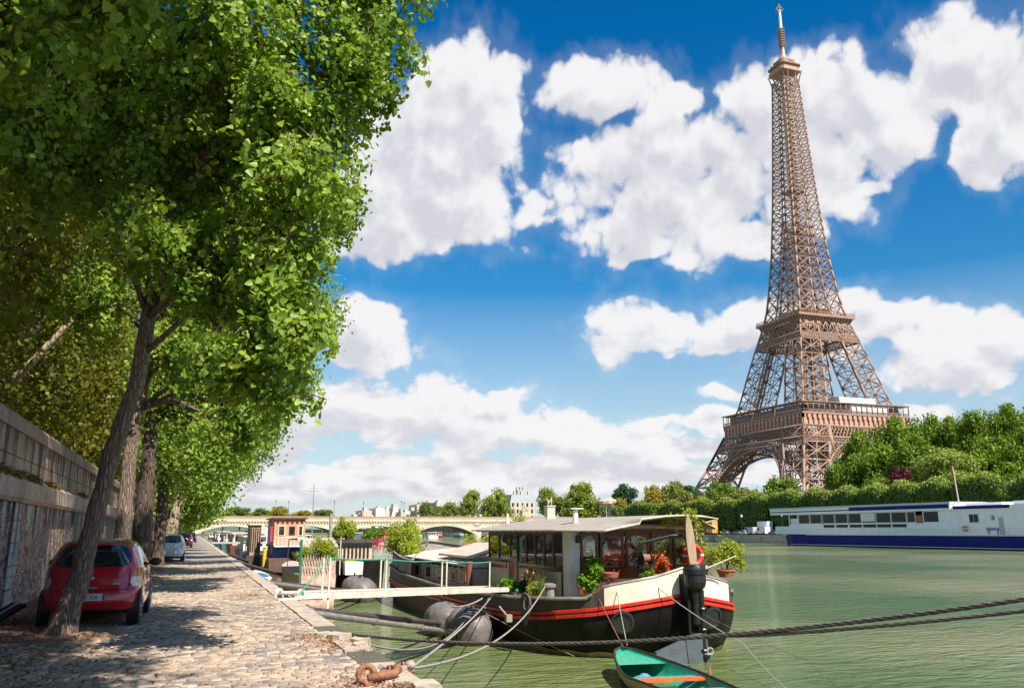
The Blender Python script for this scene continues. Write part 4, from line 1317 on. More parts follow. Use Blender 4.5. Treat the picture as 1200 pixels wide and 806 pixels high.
M_far = {
    'mid': leaf_mat('foliage_mid', (0.09, 0.14, 0.03), (0.18, 0.23, 0.05), trans=0.25),
    'lime': leaf_mat('foliage_lime', (0.14, 0.20, 0.03), (0.28, 0.34, 0.05), trans=0.3),
    'green': leaf_mat('foliage_green', (0.09, 0.16, 0.02), (0.19, 0.27, 0.04), trans=0.25),
    'big': leaf_mat('foliage_chestnut', (0.055, 0.125, 0.010), (0.24, 0.33, 0.028), trans=0.25),
    'dark': leaf_mat('foliage_dark', (0.02, 0.06, 0.03), (0.045, 0.10, 0.04), trans=0.15),
    'yellow': leaf_mat('foliage_yellow', (0.22, 0.20, 0.03), (0.38, 0.31, 0.05), trans=0.3),
    'olive': leaf_mat('foliage_olive', (0.14, 0.17, 0.035), (0.26, 0.27, 0.06), trans=0.25),
    'purple': leaf_mat('foliage_purple', (0.06, 0.012, 0.018), (0.13, 0.03, 0.035), trans=0.2, tcol=(1.5, 0.5, 0.6)),
    'light': leaf_mat('foliage_light', (0.17, 0.24, 0.05), (0.30, 0.37, 0.09), trans=0.3),
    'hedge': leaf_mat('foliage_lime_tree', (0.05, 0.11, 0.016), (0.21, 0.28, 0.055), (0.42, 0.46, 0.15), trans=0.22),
}
def trunk_mb(pts, limbs=(), seed=0, n=14):
    mb = MB(); rr = random.Random(seed)
    # resample the trunk for gentle irregularity
    P = []; R = []
    for (a, b) in zip(pts[:-1], pts[1:]):
        k = 5
        for i in range(k):
            t = i / k
            p = [a[j] + (b[j] - a[j]) * t for j in range(3)]; r = a[3] + (b[3] - a[3]) * t
            P.append((p[0] + rr.uniform(-1, 1) * r * 0.08, p[1] + rr.uniform(-1, 1) * r * 0.08, p[2])); R.append(r * rr.uniform(0.94, 1.07))
    P.append(pts[-1][:3]); R.append(pts[-1][3])
    mb.tube(P, R, n)
    for l in limbs:
        mb.tube([q[:3] for q in l], [q[3] for q in l], 7)
    return mb

def branches_to(lobes, trunk, rr, r0=0.06, n=None):
    """limbs from the trunk out to the lobes"""
    L = []
    for lb in lobes:
        c = Vector(lb[:3])
        # nearest trunk point somewhat below the lobe
        best = min(trunk, key=lambda q: (Vector(q[:3]) - c).length + max(0, q[2] - c.z + 0.8) * 4)
        a = Vector(best[:3])
        d = (c - a)
        if d.length < 0.3: continue
        m1 = a + d * 0.35 + Vector((0, 0, 0.18 * d.length)); m2 = a + d * 0.7 + Vector((rr.uniform(-.1, .1), rr.uniform(-.1, .1), 0.12)) * d.length
        e = c + d.normalized() * lb[3] * 0.5
        r = min(best[3] * 0.45, r0 * 0.6 + 0.012 * d.length)
        L.append([(*a, r), (*m1, r * 0.75), (*m2, r * 0.5), (*e, r * 0.18)])
        for k in range(5):
            s_ = m1.lerp(e, rr.uniform(0.15, 0.85)); dr = Vector((rr.gauss(0, 1), rr.gauss(0, 1), rr.gauss(0, 0.8))).normalized()
            t_ = s_ + dr * lb[3] * rr.uniform(0.5, 1.0)
            L.append([(*s_, r * 0.3), (*(s_.lerp(t_, 0.5) + Vector((0, 0, 0.1))), r * 0.2), (*t_, r * 0.07)])
    return L

def near_tree(name, base, trunk, lobes, n_tips, per, spread, size, label, lm=M_poplar, bm=M_bark, seed=1, group=None, cat='tree', limbs=True, extra_limbs=(), hang=0.45, shell=0.42, spray=0.75):
    t = thing(name, label, cat, base, group)
    rr = random.Random(seed)
    lim = list(extra_limbs)
    if limbs: lim += branches_to(lobes, [q for q in trunk if q[2] > 4.4] or trunk[1:], rr)
    trunk_mb(trunk, lim, seed).build('trunk', bm, t, smooth=True)
    if size < 0.125: spray_crown('crown', t, np.random.default_rng(seed), lobes, n_tips, per, spray, spread, size, lm, M_twig, shell=shell)
    else: crown_obj('crown', t, np.random.default_rng(seed), lobes, n_tips, per, spread, size, lm, hang=hang, shell=shell)
    return t
G_ROW = 'leaning trees in a row along the foot of the quay wall'
# nearest visible tree, grown out over the quay towards the river
tr1 = [(-1.86, 15.75, -0.1, 0.27), (-1.80, 15.75, 0.25, 0.21), (-1.70, 15.8, 0.7, 0.178), (-1.60, 15.8, 1.4, 0.158), (-1.37, 15.8, 2.9, 0.14), (-1.08, 15.7, 4.1, 0.128), (-0.98, 15.5, 5.2, 0.12), (-0.90, 15.3, 6.6, 0.11), (-0.6, 15.0, 8.6, 0.12), (-0.3, 14.6, 11.0, 0.08), (-0.1, 14.4, 13.5, 0.04)]
lob1 = [(2.15, 13.6, 11.6, 1.45, 1.5, 1.5), (0.9, 14.2, 12.8, 1.9, 1.9, 1.8), (2.2, 13.6, 9.7, 1.15, 1.3, 0.95), (1.25, 13.6, 8.5, 1.35, 1.5, 1.2), (1.15, 13.4, 6.95, 1.05, 1.3, 1.1),
        (1.10, 13.3, 5.7, 1.0, 1.2, 0.8), (1.2, 13.2, 4.75, 0.85, 1.0, 0.6), (0.55, 13.6, 4.1, 0.8, 1.0, 0.5), (1.15, 13.4, 3.75, 0.5, 0.6, 0.45), (0.2, 14.2, 9.6, 1.7, 1.9, 1.8), (-0.6, 14.0, 7.4, 1.5, 1.6, 1.2),
        (-1.7, 15.0, 9.2, 1.8, 1.9, 1.9), (-2.8, 15.4, 11.0, 1.9, 2.0, 1.9), (-0.6, 14.4, 14.0, 2.4, 2.4, 1.9), (0.0, 13.6, 5.6, 1.1, 1.2, 0.8), (-2.6, 14.6, 7.4, 1.3, 1.4, 1.0), (-0.9, 13.2, 6.0, 0.8, 0.9, 0.5), (-3.6, 15.6, 8.6, 1.3, 1.5, 1.2)]
lob1 = [(x * 0.84 - 0.05, y * 0.84, 1.6 + (z - 1.6) * 0.84, a * 0.86, b * 1.0, c * 0.86) for (x, y, z, a, b, c) in lob1[:10]] + [(x * 0.92, y * 0.92, 1.6 + (z - 1.6) * 0.92, a * 0.95, b, c) for (x, y, z, a, b, c) in lob1[10:]] + [(-1.8, 10.8, 12.6, 2.0, 1.8, 1.2), (-0.2, 11.4, 13.2, 1.5, 1.6, 1.1)]
lb1 = [[(-0.95, 15.4, 5.5, 0.095), (-0.75, 13.9, 5.9, 0.075), (-0.42, 12.6, 6.3, 0.065), (-0.10, 12.1, 7.35, 0.055), (0.07, 12.1, 8.3, 0.048), (0.20, 12.1, 9.6, 0.035)],
       [(-0.5, 14.7, 7.0, 0.06), (0.3, 14.2, 7.2, 0.045), (1.2, 13.8, 7.4, 0.02)], [(-1.0, 15.6, 4.6, 0.06), (-0.3, 14.8, 5.2, 0.045), (0.8, 13.9, 5.4, 0.02)]]
near_tree('poplar_tree', (-1.86, 15.75, 0), tr1, lob1, 2250, 56, 0.085, 0.096, 'nearest big poplar leaning over the quay, its trunk rising in front of the red car', seed=11, group=G_ROW, extra_limbs=lb1)
# tree above and behind the viewpoint: its twigs hang into the top left corner and shade the near cobbles
tr0 = [(-2.6, 4.6, -0.1, 0.34), (-2.55, 4.6, 0.5, 0.25), (-2.4, 4.5, 3.0, 0.2), (-1.8, 4.2, 5.5, 0.16), (-0.6, 4.0, 8.5, 0.1), (0.0, 4.0, 11, 0.05)]
lob0 = [(-2.15, 8.0, 6.3, 0.95, 1.0, 0.75), (-1.35, 8.3, 7.0, 0.9, 1.0, 0.7), (-2.7, 8.6, 5.6, 0.8, 1.0, 0.8), (-2.75, 9.4, 4.6, 0.5, 0.8, 0.5), (0.6, 4.2, 9.4, 2.0, 1.6, 1.2), 
        (-0.6, 6.6, 9.4, 1.5, 1.3, 0.9), (-0.8, 8.8, 11.6, 1.8, 1.6, 1.1), (-1.2, 5.0, 12.6, 2.8, 2.8, 1.3), (-3.2, 9.0, 12.4, 2.4, 2.4, 1.3), (0.0, 5.6, 10.6, 1.6, 1.4, 0.9), (0.5, 2.6, 8.6, 1.4, 1.3, 0.9), (0.2, 1.6, 7.0, 1.3, 1.3, 0.8), (-1.2, 2.4, 7.4, 1.4, 1.3, 0.9)]
near_tree('poplar_tree', (-2.6, 4.6, 0), tr0, lob0, 2000, 50, 0.09, 0.098, 'dark overhanging poplar whose twigs hang into the top left corner of the view', seed=12, group=G_ROW, limbs=False, extra_limbs=[[(-1.8, 4.2, 5.5, 0.1), (0.2, 4.6, 8.2, 0.07), (2.4, 5.6, 9.0, 0.04)], [(-1.8, 4.2, 5.5, 0.09), (-2.3, 5.6, 6.6, 0.05), (-2.4, 8.0, 6.4, 0.02)]])
trm = [(-2.2, -3.5, -0.1, 0.34), (-2.1, -3.5, 3.0, 0.2), (-1.2, -3.5, 6, 0.15), (0, -3.5, 11, 0.05)]
lobm = [(0.5, -3, 8.5, 2.4, 2.6, 2.2), (2.2, -2.2, 7.0, 1.2, 2.0, 1.4), (-2, -3, 9, 2, 2.5, 2), (0.5, -0.5, 9.5, 2.0, 1.8, 1.6), (-1.5, 0.6, 8.5, 1.6, 1.4, 1.4)]
near_tree('poplar_tree', (-2.2, -3.5, 0), trm, lobm, 500, 36, 0.3, 0.2, 'poplar standing behind the viewpoint', seed=13, group=G_ROW)
# the row into the distance
def gen_lobes(seed, cx, cy, zb, zt, rx, ry, n, lean=0.0):
    rr = random.Random(seed); out = []
    for i in range(n):
        t = (i + 0.5) / n
        z = zb + (zt - zb) * t
        wdt = math.sin(PI * min(1, 0.18 + t * 0.82)) ** 0.6
        a = rr.uniform(0, 2 * PI); d = rr.uniform(0.25, 0.62)
        r = rr.uniform(0.38, 0.55)
        out.append((cx + math.cos(a) * rx * d * wdt + lean * t, cy + math.sin(a) * ry * d * wdt, z, rx * r, ry * r, (zt - zb) * 0.16 * rr.uniform(0.8, 1.2)))
    return out
tr2 = [(-1.75, 24, -0.1, 0.30), (-1.68, 24, 0.4, 0.235), (-1.64, 24, 1.6, 0.20), (-1.66, 24, 3.0, 0.175), (-1.58, 24, 4.7, 0.155), (-1.4, 24, 6.5, 0.19), (-1.0, 23.8, 9, 0.14), (-0.4, 23.5, 12.5, 0.06)]
lob2 = [(0.9, 23.2, 5.4, 1.2, 1.5, 1.0), (1.2, 22.8, 4.5, 0.8, 1.0, 0.6), (0.2, 23, 4.4, 0.7, 1, 0.4), (1.5, 23, 7.2, 1.4, 1.6, 1.2), (2.0, 22.8, 9.2, 1.3, 1.6, 1.3), (0, 24, 8.5, 2, 2, 2), (-2, 24, 10, 2, 2, 2), (0.8, 24, 11.5, 2, 2, 1.8), (-0.8, 23.4, 6.4, 1.2, 1.5, 0.9), (-3, 24, 7.6, 1.4, 1.6, 1.0), (-0.5, 24, 13.4, 2.2, 2.2, 1.6), (1.0, 22.6, 3.9, 0.5, 0.6, 0.35), (3.2, 23, 10.6, 1.1, 1.3, 1.1)]
near_tree('poplar_tree', (-1.75, 24, 0), tr2, lob2, 1350, 48, 0.11, 0.112, 'second trunk in the row, straight and dappled with sun, just beyond the red car', bm=M_bark, seed=21, group=G_ROW)
tr3 = [(-1.75, 34, -0.1, 0.42), (-1.7, 34, 0.5, 0.34), (-1.68, 34, 3.4, 0.30), (-1.72, 34, 5.6, 0.25), (-1.3, 34, 9, 0.15), (-0.8, 34, 12, 0.06)]
lob3 = gen_lobes(31, -0.4, 33.6, 4.7, 14, 3.1, 3.4, 12, 0.4) + [(1.3, 33, 4.9, 1.0, 1.2, 0.7), (0.4, 33, 4.3, 0.9, 1.1, 0.5), (1.7, 33, 6.6, 1.0, 1.4, 1.0), (3.9, 33, 10.2, 1.2, 1.6, 1.2), (3.2, 33, 7.8, 1.1, 1.5, 1.0)]
near_tree('plane_tree', (-1.75, 34, 0), tr3, lob3, 1100, 36, 0.28, 0.14, 'third trunk in the row, thick and almost black, with pale upper bark', bm=M_barkd, seed=31, group=G_ROW)
tr4 = [(-1.5, 45, -0.1, 0.36), (-1.45, 45, 0.5, 0.28), (-1.48, 45, 4.0, 0.22), (-1.45, 45, 6.5, 0.18), (-1, 45, 11, 0.07)]
lob4 = gen_lobes(41, -0.5, 44.6, 4.6, 13.5, 3.0, 3.4, 12, 0.4) + [(1.1, 44, 4.6, 1.1, 1.3, 0.7), (1.5, 44, 6.2, 1.0, 1.4, 1.0), (0.9, 43.5, 3.9, 0.6, 0.8, 0.4), (3.7, 44, 8.6, 1.3, 1.8, 1.3), (2.8, 44, 6.2, 1.0, 1.4, 0.8)]
near_tree('plane_tree', (-1.5, 45, 0), tr4, lob4, 900, 32, 0.3, 0.17, 'fourth trunk in the row, slim and dark', bm=M_barkd, seed=41, group=G_ROW)
tr5 = [(-1.35, 55, -0.1, 0.42), (-1.3, 55, 0.5, 0.34), (-1.05, 55, 2.4, 0.30), (-0.7, 55, 4.6, 0.26), (0.0, 55, 6.5, 0.2), (0.8, 55, 9, 0.12)]
lob5 = gen_lobes(51, 0.0, 54.6, 5.0, 13, 2.9, 3.4, 11, 0.4) + [(1.2, 54, 4.4, 1.1, 1.3, 0.7), (0.2, 54, 4.6, 0.9, 1.2, 0.5), (3.7, 54, 8.4, 1.3, 1.8, 1.3), (2.6, 54, 5.8, 1.0, 1.5, 0.8)]
near_tree('plane_tree', (-1.35, 55, 0), tr5, lob5, 850, 30, 0.32, 0.19, 'fifth trunk in the row, leaning hard to the right with pale sunlit bark', bm=M_barkp, seed=51, group=G_ROW)
# farther ones share one build
tr6 = [(0, 0, -0.1, 0.36), (0.02, 0, 0.5, 0.28), (0.1, 0, 3.5, 0.22), (0.3, 0, 6, 0.18), (1, 0, 10, 0.07)]
lob6 = gen_lobes(61, 0.8, -0.3, 4.0, 12.5, 3.0, 3.6, 12, 0.4) + [(2.3, 0, 4.0, 1.0, 1.6, 0.8), (1.6, 0.6, 3.4, 0.8, 1.2, 0.6), (2.7, -0.5, 5.6, 0.9, 1.4, 1.0)]
t6 = near_tree('plane_tree', (0, 0, 0), tr6, lob6, 620, 26, 0.42, 0.30, 'row tree beyond the white car', bm=M_bark, seed=61, group=G_ROW)
FARROW = [(66, 'sixth tree in the row, beside the white hatchback'), (77, 'tree in the row just beyond the white hatchback'), (90, 'tree in the row beside the dark red car'), (103, 'tree in the row beyond the dark red car'),
          (118, 'hazy tree halfway to the bridge'), (134, 'small tree in the far part of the row'), (152, 'small tree in the far part of the row'), (172, 'small tree in the far part of the row'), (195, 'small tree in the far part of the row'),
          (220, 'small tree in the far part of the row'), (250, 'small tree in the far part of the row'), (285, 'small tree in the far part of the row'), (325, 'last tree of the row, right by the bridge')]
rr = random.Random(5)
for i, (y, lab) in enumerate(FARROW):
    o = t6 if i == 0 else copy_tree(t6)
    o.location = (-1.6 + rr.uniform(-0.25, 0.25), y, 0)
    o.rotation_euler = (0, 0, 0 if i == 0 else rr.uniform(-0.35, 0.35))
    o.scale = (1, 1, 0.92 + rr.uniform(0, 0.12))
    o['label'] = lab if 'small' in lab else lab
# plane trees on the upper street behind the wall
trp = [(0, 0, -0.1, 0.4), (0, 0, 0.6, 0.33), (0.3, 0, 3.0, 0.3), (0.6, 0, 5.0, 0.22), (0.9, 0, 8.5, 0.1)]
lobp = gen_lobes(71, 0.4, 0, 2.6, 14, 4.4, 5.2, 20)
lm_ = [[(0.2, 0, 2.0, 0.17), (-1.2, -0.8, 3.6, 0.12), (-2.4, -1.5, 5.2, 0.07)], [(0.3, 0, 2.6, 0.18), (1.7, 0.9, 4.0, 0.13), (2.9, 1.3, 5.8, 0.07)], [(0.4, 0, 3.4, 0.15), (1.0, -1.6, 5.2, 0.1), (1.2, -2.6, 7.2, 0.05)]]
tp_ = near_tree('plane_tree', (0, 0, 0), trp, lobp, 1500, 28, 0.34, 0.19, 'plane tree', lm=M_plane, bm=M_barkp, seed=71, group='yellowing plane trees behind the stone wall', extra_limbs=lm_, shell=0.6)
for i, (x, y, lab) in enumerate([(-6.3, 20.5, 'nearest yellowing plane tree leaning over the wall, at the left edge'), (-6.2, 29.5, 'yellowing plane tree behind the wall with a thick brown forked limb'), (-6.3, 39, 'yellowing plane tree behind the wall, seen between the first two trunks'),
                                 (-6.4, 49, 'yellowing plane tree behind the wall, seen past the second trunk'), (-6.4, 60, 'yellowing plane tree far along behind the wall'), (-6.4, 73, 'yellowing plane tree far along behind the wall'), (-6.4, 90, 'yellowing plane tree far along behind the wall'), (-6.2, 12, 'yellowing plane tree above the left edge of the wall'), (-6.4, 112, 'yellowing plane tree far along behind the wall')]):
    o = tp_ if i == 0 else copy_tree(tp_)
    o.location = (x, y, 3.35); o.rotation_euler = (0, 0, [0, 2.1, 4.0, 1.2, 3.1, 5.2, 0.6, 2.6, 4.4][i]); o['label'] = lab
    o.scale = (1, 1, [1, 0.95, 1.05, 1, 0.9, 1, 1, 1, 1][i])

# far bank: free trees, each placed with its own size
def proto_crown(seed, n_l, tips, per, size, spread=0.055):
    rr = random.Random(seed); lob = [(0, 0, 0.0, 0.62, 0.62, 0.62)]
    for i in range(n_l):
        d = Vector((rr.gauss(0, 1), rr.gauss(0, 1), rr.gauss(0, 0.9))).normalized()
        if d.z < -0.55: d.z = -d.z
        r = rr.uniform(0.24, 0.40)
        lob.append((*(d * (0.92 - r * 0.72)), r, r, r * 0.9))
    rg = np.random.default_rng(seed)
    return lobes_leaves(rg, lob, tips, per, spread, size, hang=0.05, shell=0.22, bias=(0, 0, 0.15))
CROWNS = {}
def far_crown_mesh(key, v):
    k = (key, v)
    if k not in CROWNS:
        vs, q, tn = proto_crown(hash(key) % 7 + v * 13 + 100 if False else (sum(map(ord, key)) * 3 + v * 17), 13, 520 if key not in ('big', 'light') else 900, 11, 0.105 if key not in ('big', 'light') else 0.085, 0.06)
        o = np_mesh('crown', vs, q, attr=tn, mats=M_far[key])
        CROWNS[k] = o.data
        bpy.data.objects.remove(o)
    return CROWNS[k]
M_farbark = mat('far_bark', (0.10, 0.075, 0.055), 0.9)
def trunk_mesh():
    mb = MB(); mb.tube([(0, 0, 0), (0, 0, 0.3), (0.02, 0, 1.0)], [0.06, 0.045, 0.03], 7)
    mb.tube([(0, 0, 0.7), (0.18, 0.05, 1.05)], [0.025, 0.01], 5); mb.tube([(0, 0, 0.65), (-0.16, 0.1, 1.0)], [0.025, 0.01], 5)
    o = mb.build('trunk', M_farbark); me = o.data; bpy.data.objects.remove(o); return me
TRUNK = trunk_mesh()
def far_tree(name, x, y, ztop, r, key, label, zbase=3.6, group=None, v=0, rzz=0.0, hr=None):
    hr = hr or min((ztop - zbase) * 0.46, max(r * 1.15, (ztop - zbase) * 0.34))
    t = thing(name, label, 'tree', (x, y, zbase), group)
    c = bpy.data.objects.new('crown', far_crown_mesh(key, v)); COL.objects.link(c); c.parent = t
    c.location = (0, 0, ztop - zbase - hr); c.scale = (r * 1.04, r * 1.04, hr * 1.04); c.rotation_euler = (0, 0, rzz)
    k = bpy.data.objects.new('trunk', TRUNK); COL.objects.link(k); k.parent = t
    hgt = ztop - zbase - hr
    k.scale = (hgt * 0.9, hgt * 0.9, hgt * 1.0)
    return t
NM = {'mid': ('leafy_tree', 'mid green'), 'lime': ('lime_tree', 'bright green'), 'dark': ('holm_oak', 'dark bluish green'), 'yellow': ('yellowing_tree', 'yellow green round'), 'olive': ('leafy_tree', 'dull olive green'),
      'green': ('leafy_tree', 'fresh green'), 'big': ('chestnut_tree', 'tall deep green'), 'purple': ('copper_beech', 'dark purple'), 'light': ('willow_tree', 'wide pale green')}
FT = [
    (190.0, 726.5, 25.4, 10.4, 'mid', 'grey green tree at the left end of the clump right of the bridge lamps'), (195.0, 689.6, 23.0, 7.1, 'mid', 'small grey green tree behind the bridge, left of the two tall round ones'),
    (176.0, 553.2, 28.1, 7.5, 'lime', 'left one of two tall bright green trees behind the bridge'), (178.0, 508.1, 26.8, 8.6, 'lime', 'right one of two tall bright green trees behind the bridge'),
    (190.0, 456.0, 25.3, 6.9, 'lime', 'bright green tree just right of the pale mansard building'), (182.0, 413.5, 19.7, 5.4, 'mid', 'low tree between the two stone pedestals of the bridge'),
    (185.0, 396.4, 25.2, 8.3, 'lime', 'broad bright green tree right of the taller bridge pedestal'), (200.0, 404.6, 17.5, 5.4, 'mid', 'low tree left of the carousel roof'),
    (215.0, 406.1, 25.4, 5.9, 'dark', 'dark bluish green round tree above the carousel roof'), (205.0, 359.6, 22.2, 6.1, 'yellow', 'yellow green round tree left of the tower foot'),
    (215.0, 356.6, 25.1, 6.5, 'olive', 'olive green tree behind the yellowing one'), (225.0, 359.0, 24.2, 5.0, 'dark', 'dark tree touching the left foot of the tower'),
    (225.0, 332.4, 23.3, 6.2, 'green', 'spreading green tree under the left arch of the tower'), (215.0, 304.8, 19.2, 5.0, 'olive', 'low olive tree under the middle of the left arch'), (200.0, 310.2, 16.3, 4.3, 'olive', 'small pale olive bush in front of the left tower foot'),
    (205.0, 263.5, 21.6, 6.1, 'green', 'round green tree in front of the near leg of the tower'), (212.0, 292.4, 17.9, 4.9, 'olive', 'low olive tree between left arch and near leg'), (205.0, 248.0, 15.3, 4.2, 'olive', 'low olive tree right of the near leg'),
    (206.0, 233.0, 25.1, 5.8, 'big', 'leftmost of the tall chestnuts, its edge against the tower arch'), (212.0, 227.6, 35.0, 7.6, 'big', 'chestnut covering the right arch of the tower'), (220.0, 221.7, 38.5, 7.5, 'big', 'chestnut under the right corner of the first floor gallery'),
    (225.0, 213.0, 39.1, 6.8, 'big', 'chestnut crown just right of the tower gallery'), (228.0, 206.8, 37.1, 5.5, 'big', 'narrow chestnut crown between two broader ones'), (226.0, 195.1, 38.2, 6.4, 'big', 'tallest chestnut crown on the skyline at the right'),
    (222.0, 180.4, 37.2, 6.5, 'big', 'chestnut crown near the right edge of the picture'), (218.0, 167.9, 35.8, 6.2, 'big', 'chestnut crown cut by the right edge of the picture'),
    (196.0, 215.8, 24.9, 5.4, 'big', 'lower chestnut in front of the tall ones at their left end'), (200.0, 208.7, 27.9, 7.0, 'big', 'lower chestnut left of the purple tree'), (205.0, 199.8, 29.9, 6.8, 'big', 'dark chestnut right behind the purple tree'),
    (205.0, 172.9, 27.7, 7.1, 'big', 'dark chestnut behind the right side of the pale tree'), (202.0, 160.1, 27.4, 5.8, 'big', 'dark lower chestnut at the right edge'),
    (193.0, 194.9, 19.9, 4.0, 'purple', 'dark purple leaved tree left of the pale green one'), (189.0, 174.5, 22.6, 9.2, 'light', 'wide dome shaped pale green tree above the clipped row'), (192.0, 201.5, 17.2, 5.1, 'big', 'small dark chestnut left below the purple tree'),
    (194.0, 159.3, 18.1, 5.9, 'big', 'small dark chestnut right of the pale tree'), (192.0, 148.5, 17.8, 5.1, 'big', 'small dark chestnut behind the right end of the clipped row'), (194.0, 218.3, 16.6, 6.0, 'big', 'small dark chestnut behind the clipped row near the tower'),
    (180.0, 347.0, 12.7, 3.1, 'mid', 'small green tree at the left end of the clipped row'),
    (186.0, 640.0, 24.0, 9.0, 'olive', 'olive tree filling the gap left of the two tall bright ones'),
    (196.0, 377.0, 17.0, 3.2, 'yellow', 'small rusty orange tree between the carousel and the yellowing tree'),
]
for i, (x, y, zt, r, k, lab) in enumerate(FT):
    hr = None
    if k == 'big': hr = min((zt - 3.6) * 0.5, r * 1.5)
    if k == 'light': hr = 7.0
    if k in ('mid', 'lime', 'dark', 'yellow', 'olive', 'green'): r *= 1.22; hr = r * 1.12
    far_tree(NM[k][0], x, y, zt, r, k, lab, v=i % 2, rzz=i * 1.7, hr=hr)
for i, (x, y, zt, r) in enumerate([(10.1, 900.0, 26.2, 11.0), (46.2, 950.0, 29.8, 15.0), (65.6, 940.0, 28.0, 13.0), (87.4, 960.0, 29.8, 14.0), (113.8, 1000.0, 28.4, 15.0), (141.5, 1020.0, 29.3, 13.0), (27.8, 900.0, 24.8, 12.0)]):
    far_tree('leafy_tree', x, y, zt - 2, r, ['mid', 'mid', 'olive', 'yellow', 'yellow', 'mid', 'green'][i], 'small distant round tree above the bridge parapet at the left', zbase=W, group='distant trees above the left half of the bridge', v=i % 2, rzz=i, hr=8)
# clipped lime trees in a row on the far quay
def hedge_mesh(seed, lx):
    rg = np.random.default_rng(seed); n = 3400
    # box-like crown, rounded top, leaves near the faces
    u = rg.uniform(-1, 1, (n, 3)); ax = rg.choice(3, n, p=[0.42, 0.26, 0.32]); sg = rg.choice([-1, 1], n)
    u[np.arange(n), ax] = sg * rg.uniform(0.86, 1.06, n)
    top = ax == 2
    u[top, 2] = np.abs(u[top, 2])
    cut = 1 - 0.30 * np.abs(u[:, 1]) ** 3 - 0.14 * np.abs(u[:, 0]) ** 3
    u[:, 2] = np.where(u[:, 2] > 0, u[:, 2] * cut, u[:, 2])
    u[:, 2] += 0.10 * np.sin(u[:, 1] * lx * 1.1 + seed) * (u[:, 2] > 0.5)
    P = u * np.array([2.2, lx, 2.9]); per = 5
    c = np.repeat(P, per, axis=0) + rg.normal(0, 0.16, (n * per, 3))
    od = np.repeat(np.where(np.arange(3)[None] == ax[:, None], np.sign(u), 0), per, axis=0)
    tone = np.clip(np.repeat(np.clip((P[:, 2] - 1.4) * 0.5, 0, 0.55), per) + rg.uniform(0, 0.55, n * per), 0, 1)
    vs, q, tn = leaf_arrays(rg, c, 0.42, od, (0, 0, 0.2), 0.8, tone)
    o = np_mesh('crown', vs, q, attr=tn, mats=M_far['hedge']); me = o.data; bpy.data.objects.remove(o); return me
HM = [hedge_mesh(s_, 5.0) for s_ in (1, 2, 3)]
HEDGE = [(316.2, 293.1, 12.0), (289.2, 272.1, 11.5), (271.9, 252.3, 11.5), (252.0, 237.6, 11.3), (237.2, 221.1, 12.2), (220.8, 207.0, 12.5), (206.8, 194.4, 12.4), (194.2, 182.8, 12.4), (182.6, 173.7, 12.5), (173.5, 163.1, 12.8), (163.0, 152.8, 13.0), (152.5, 139.2, 13.3), (137.6, 126.7, 12.6), (126.5, 116, 12.6)]
HL = ['clipped tree block at the far left end of the row, apart from the rest', 'second clipped tree block from the left, behind the barge roof', 'third clipped tree block from the left, left of the yellow truck', 'clipped tree block above the yellow truck', 'clipped tree block above the white vans',
      'clipped tree block above the left end of the white restaurant boat', 'clipped tree block below the left arch of the tower', 'clipped tree block below the near leg of the tower', 'clipped tree block below the right arch', 'clipped tree block below the leftmost chestnuts',
      'clipped tree block below the purple tree', 'long clipped tree block behind the flagpole of the boat', 'clipped tree block near the right edge, after a gap', 'clipped tree block cut by the right edge']
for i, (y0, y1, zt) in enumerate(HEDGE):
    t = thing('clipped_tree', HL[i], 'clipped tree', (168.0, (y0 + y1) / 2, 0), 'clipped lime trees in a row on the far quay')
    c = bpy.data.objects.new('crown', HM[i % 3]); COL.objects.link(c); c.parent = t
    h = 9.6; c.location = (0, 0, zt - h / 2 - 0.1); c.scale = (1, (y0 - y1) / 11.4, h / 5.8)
    mb = MB()
    nn = max(1, int((y0 - y1) / 9))
    mb.tube([(168, (y0 + y1) / 2, 0), (168, (y0 + y1) / 2, zt - 4)], [0.3, 0.2], 7); mb.build('trunk', M_farbark, t)
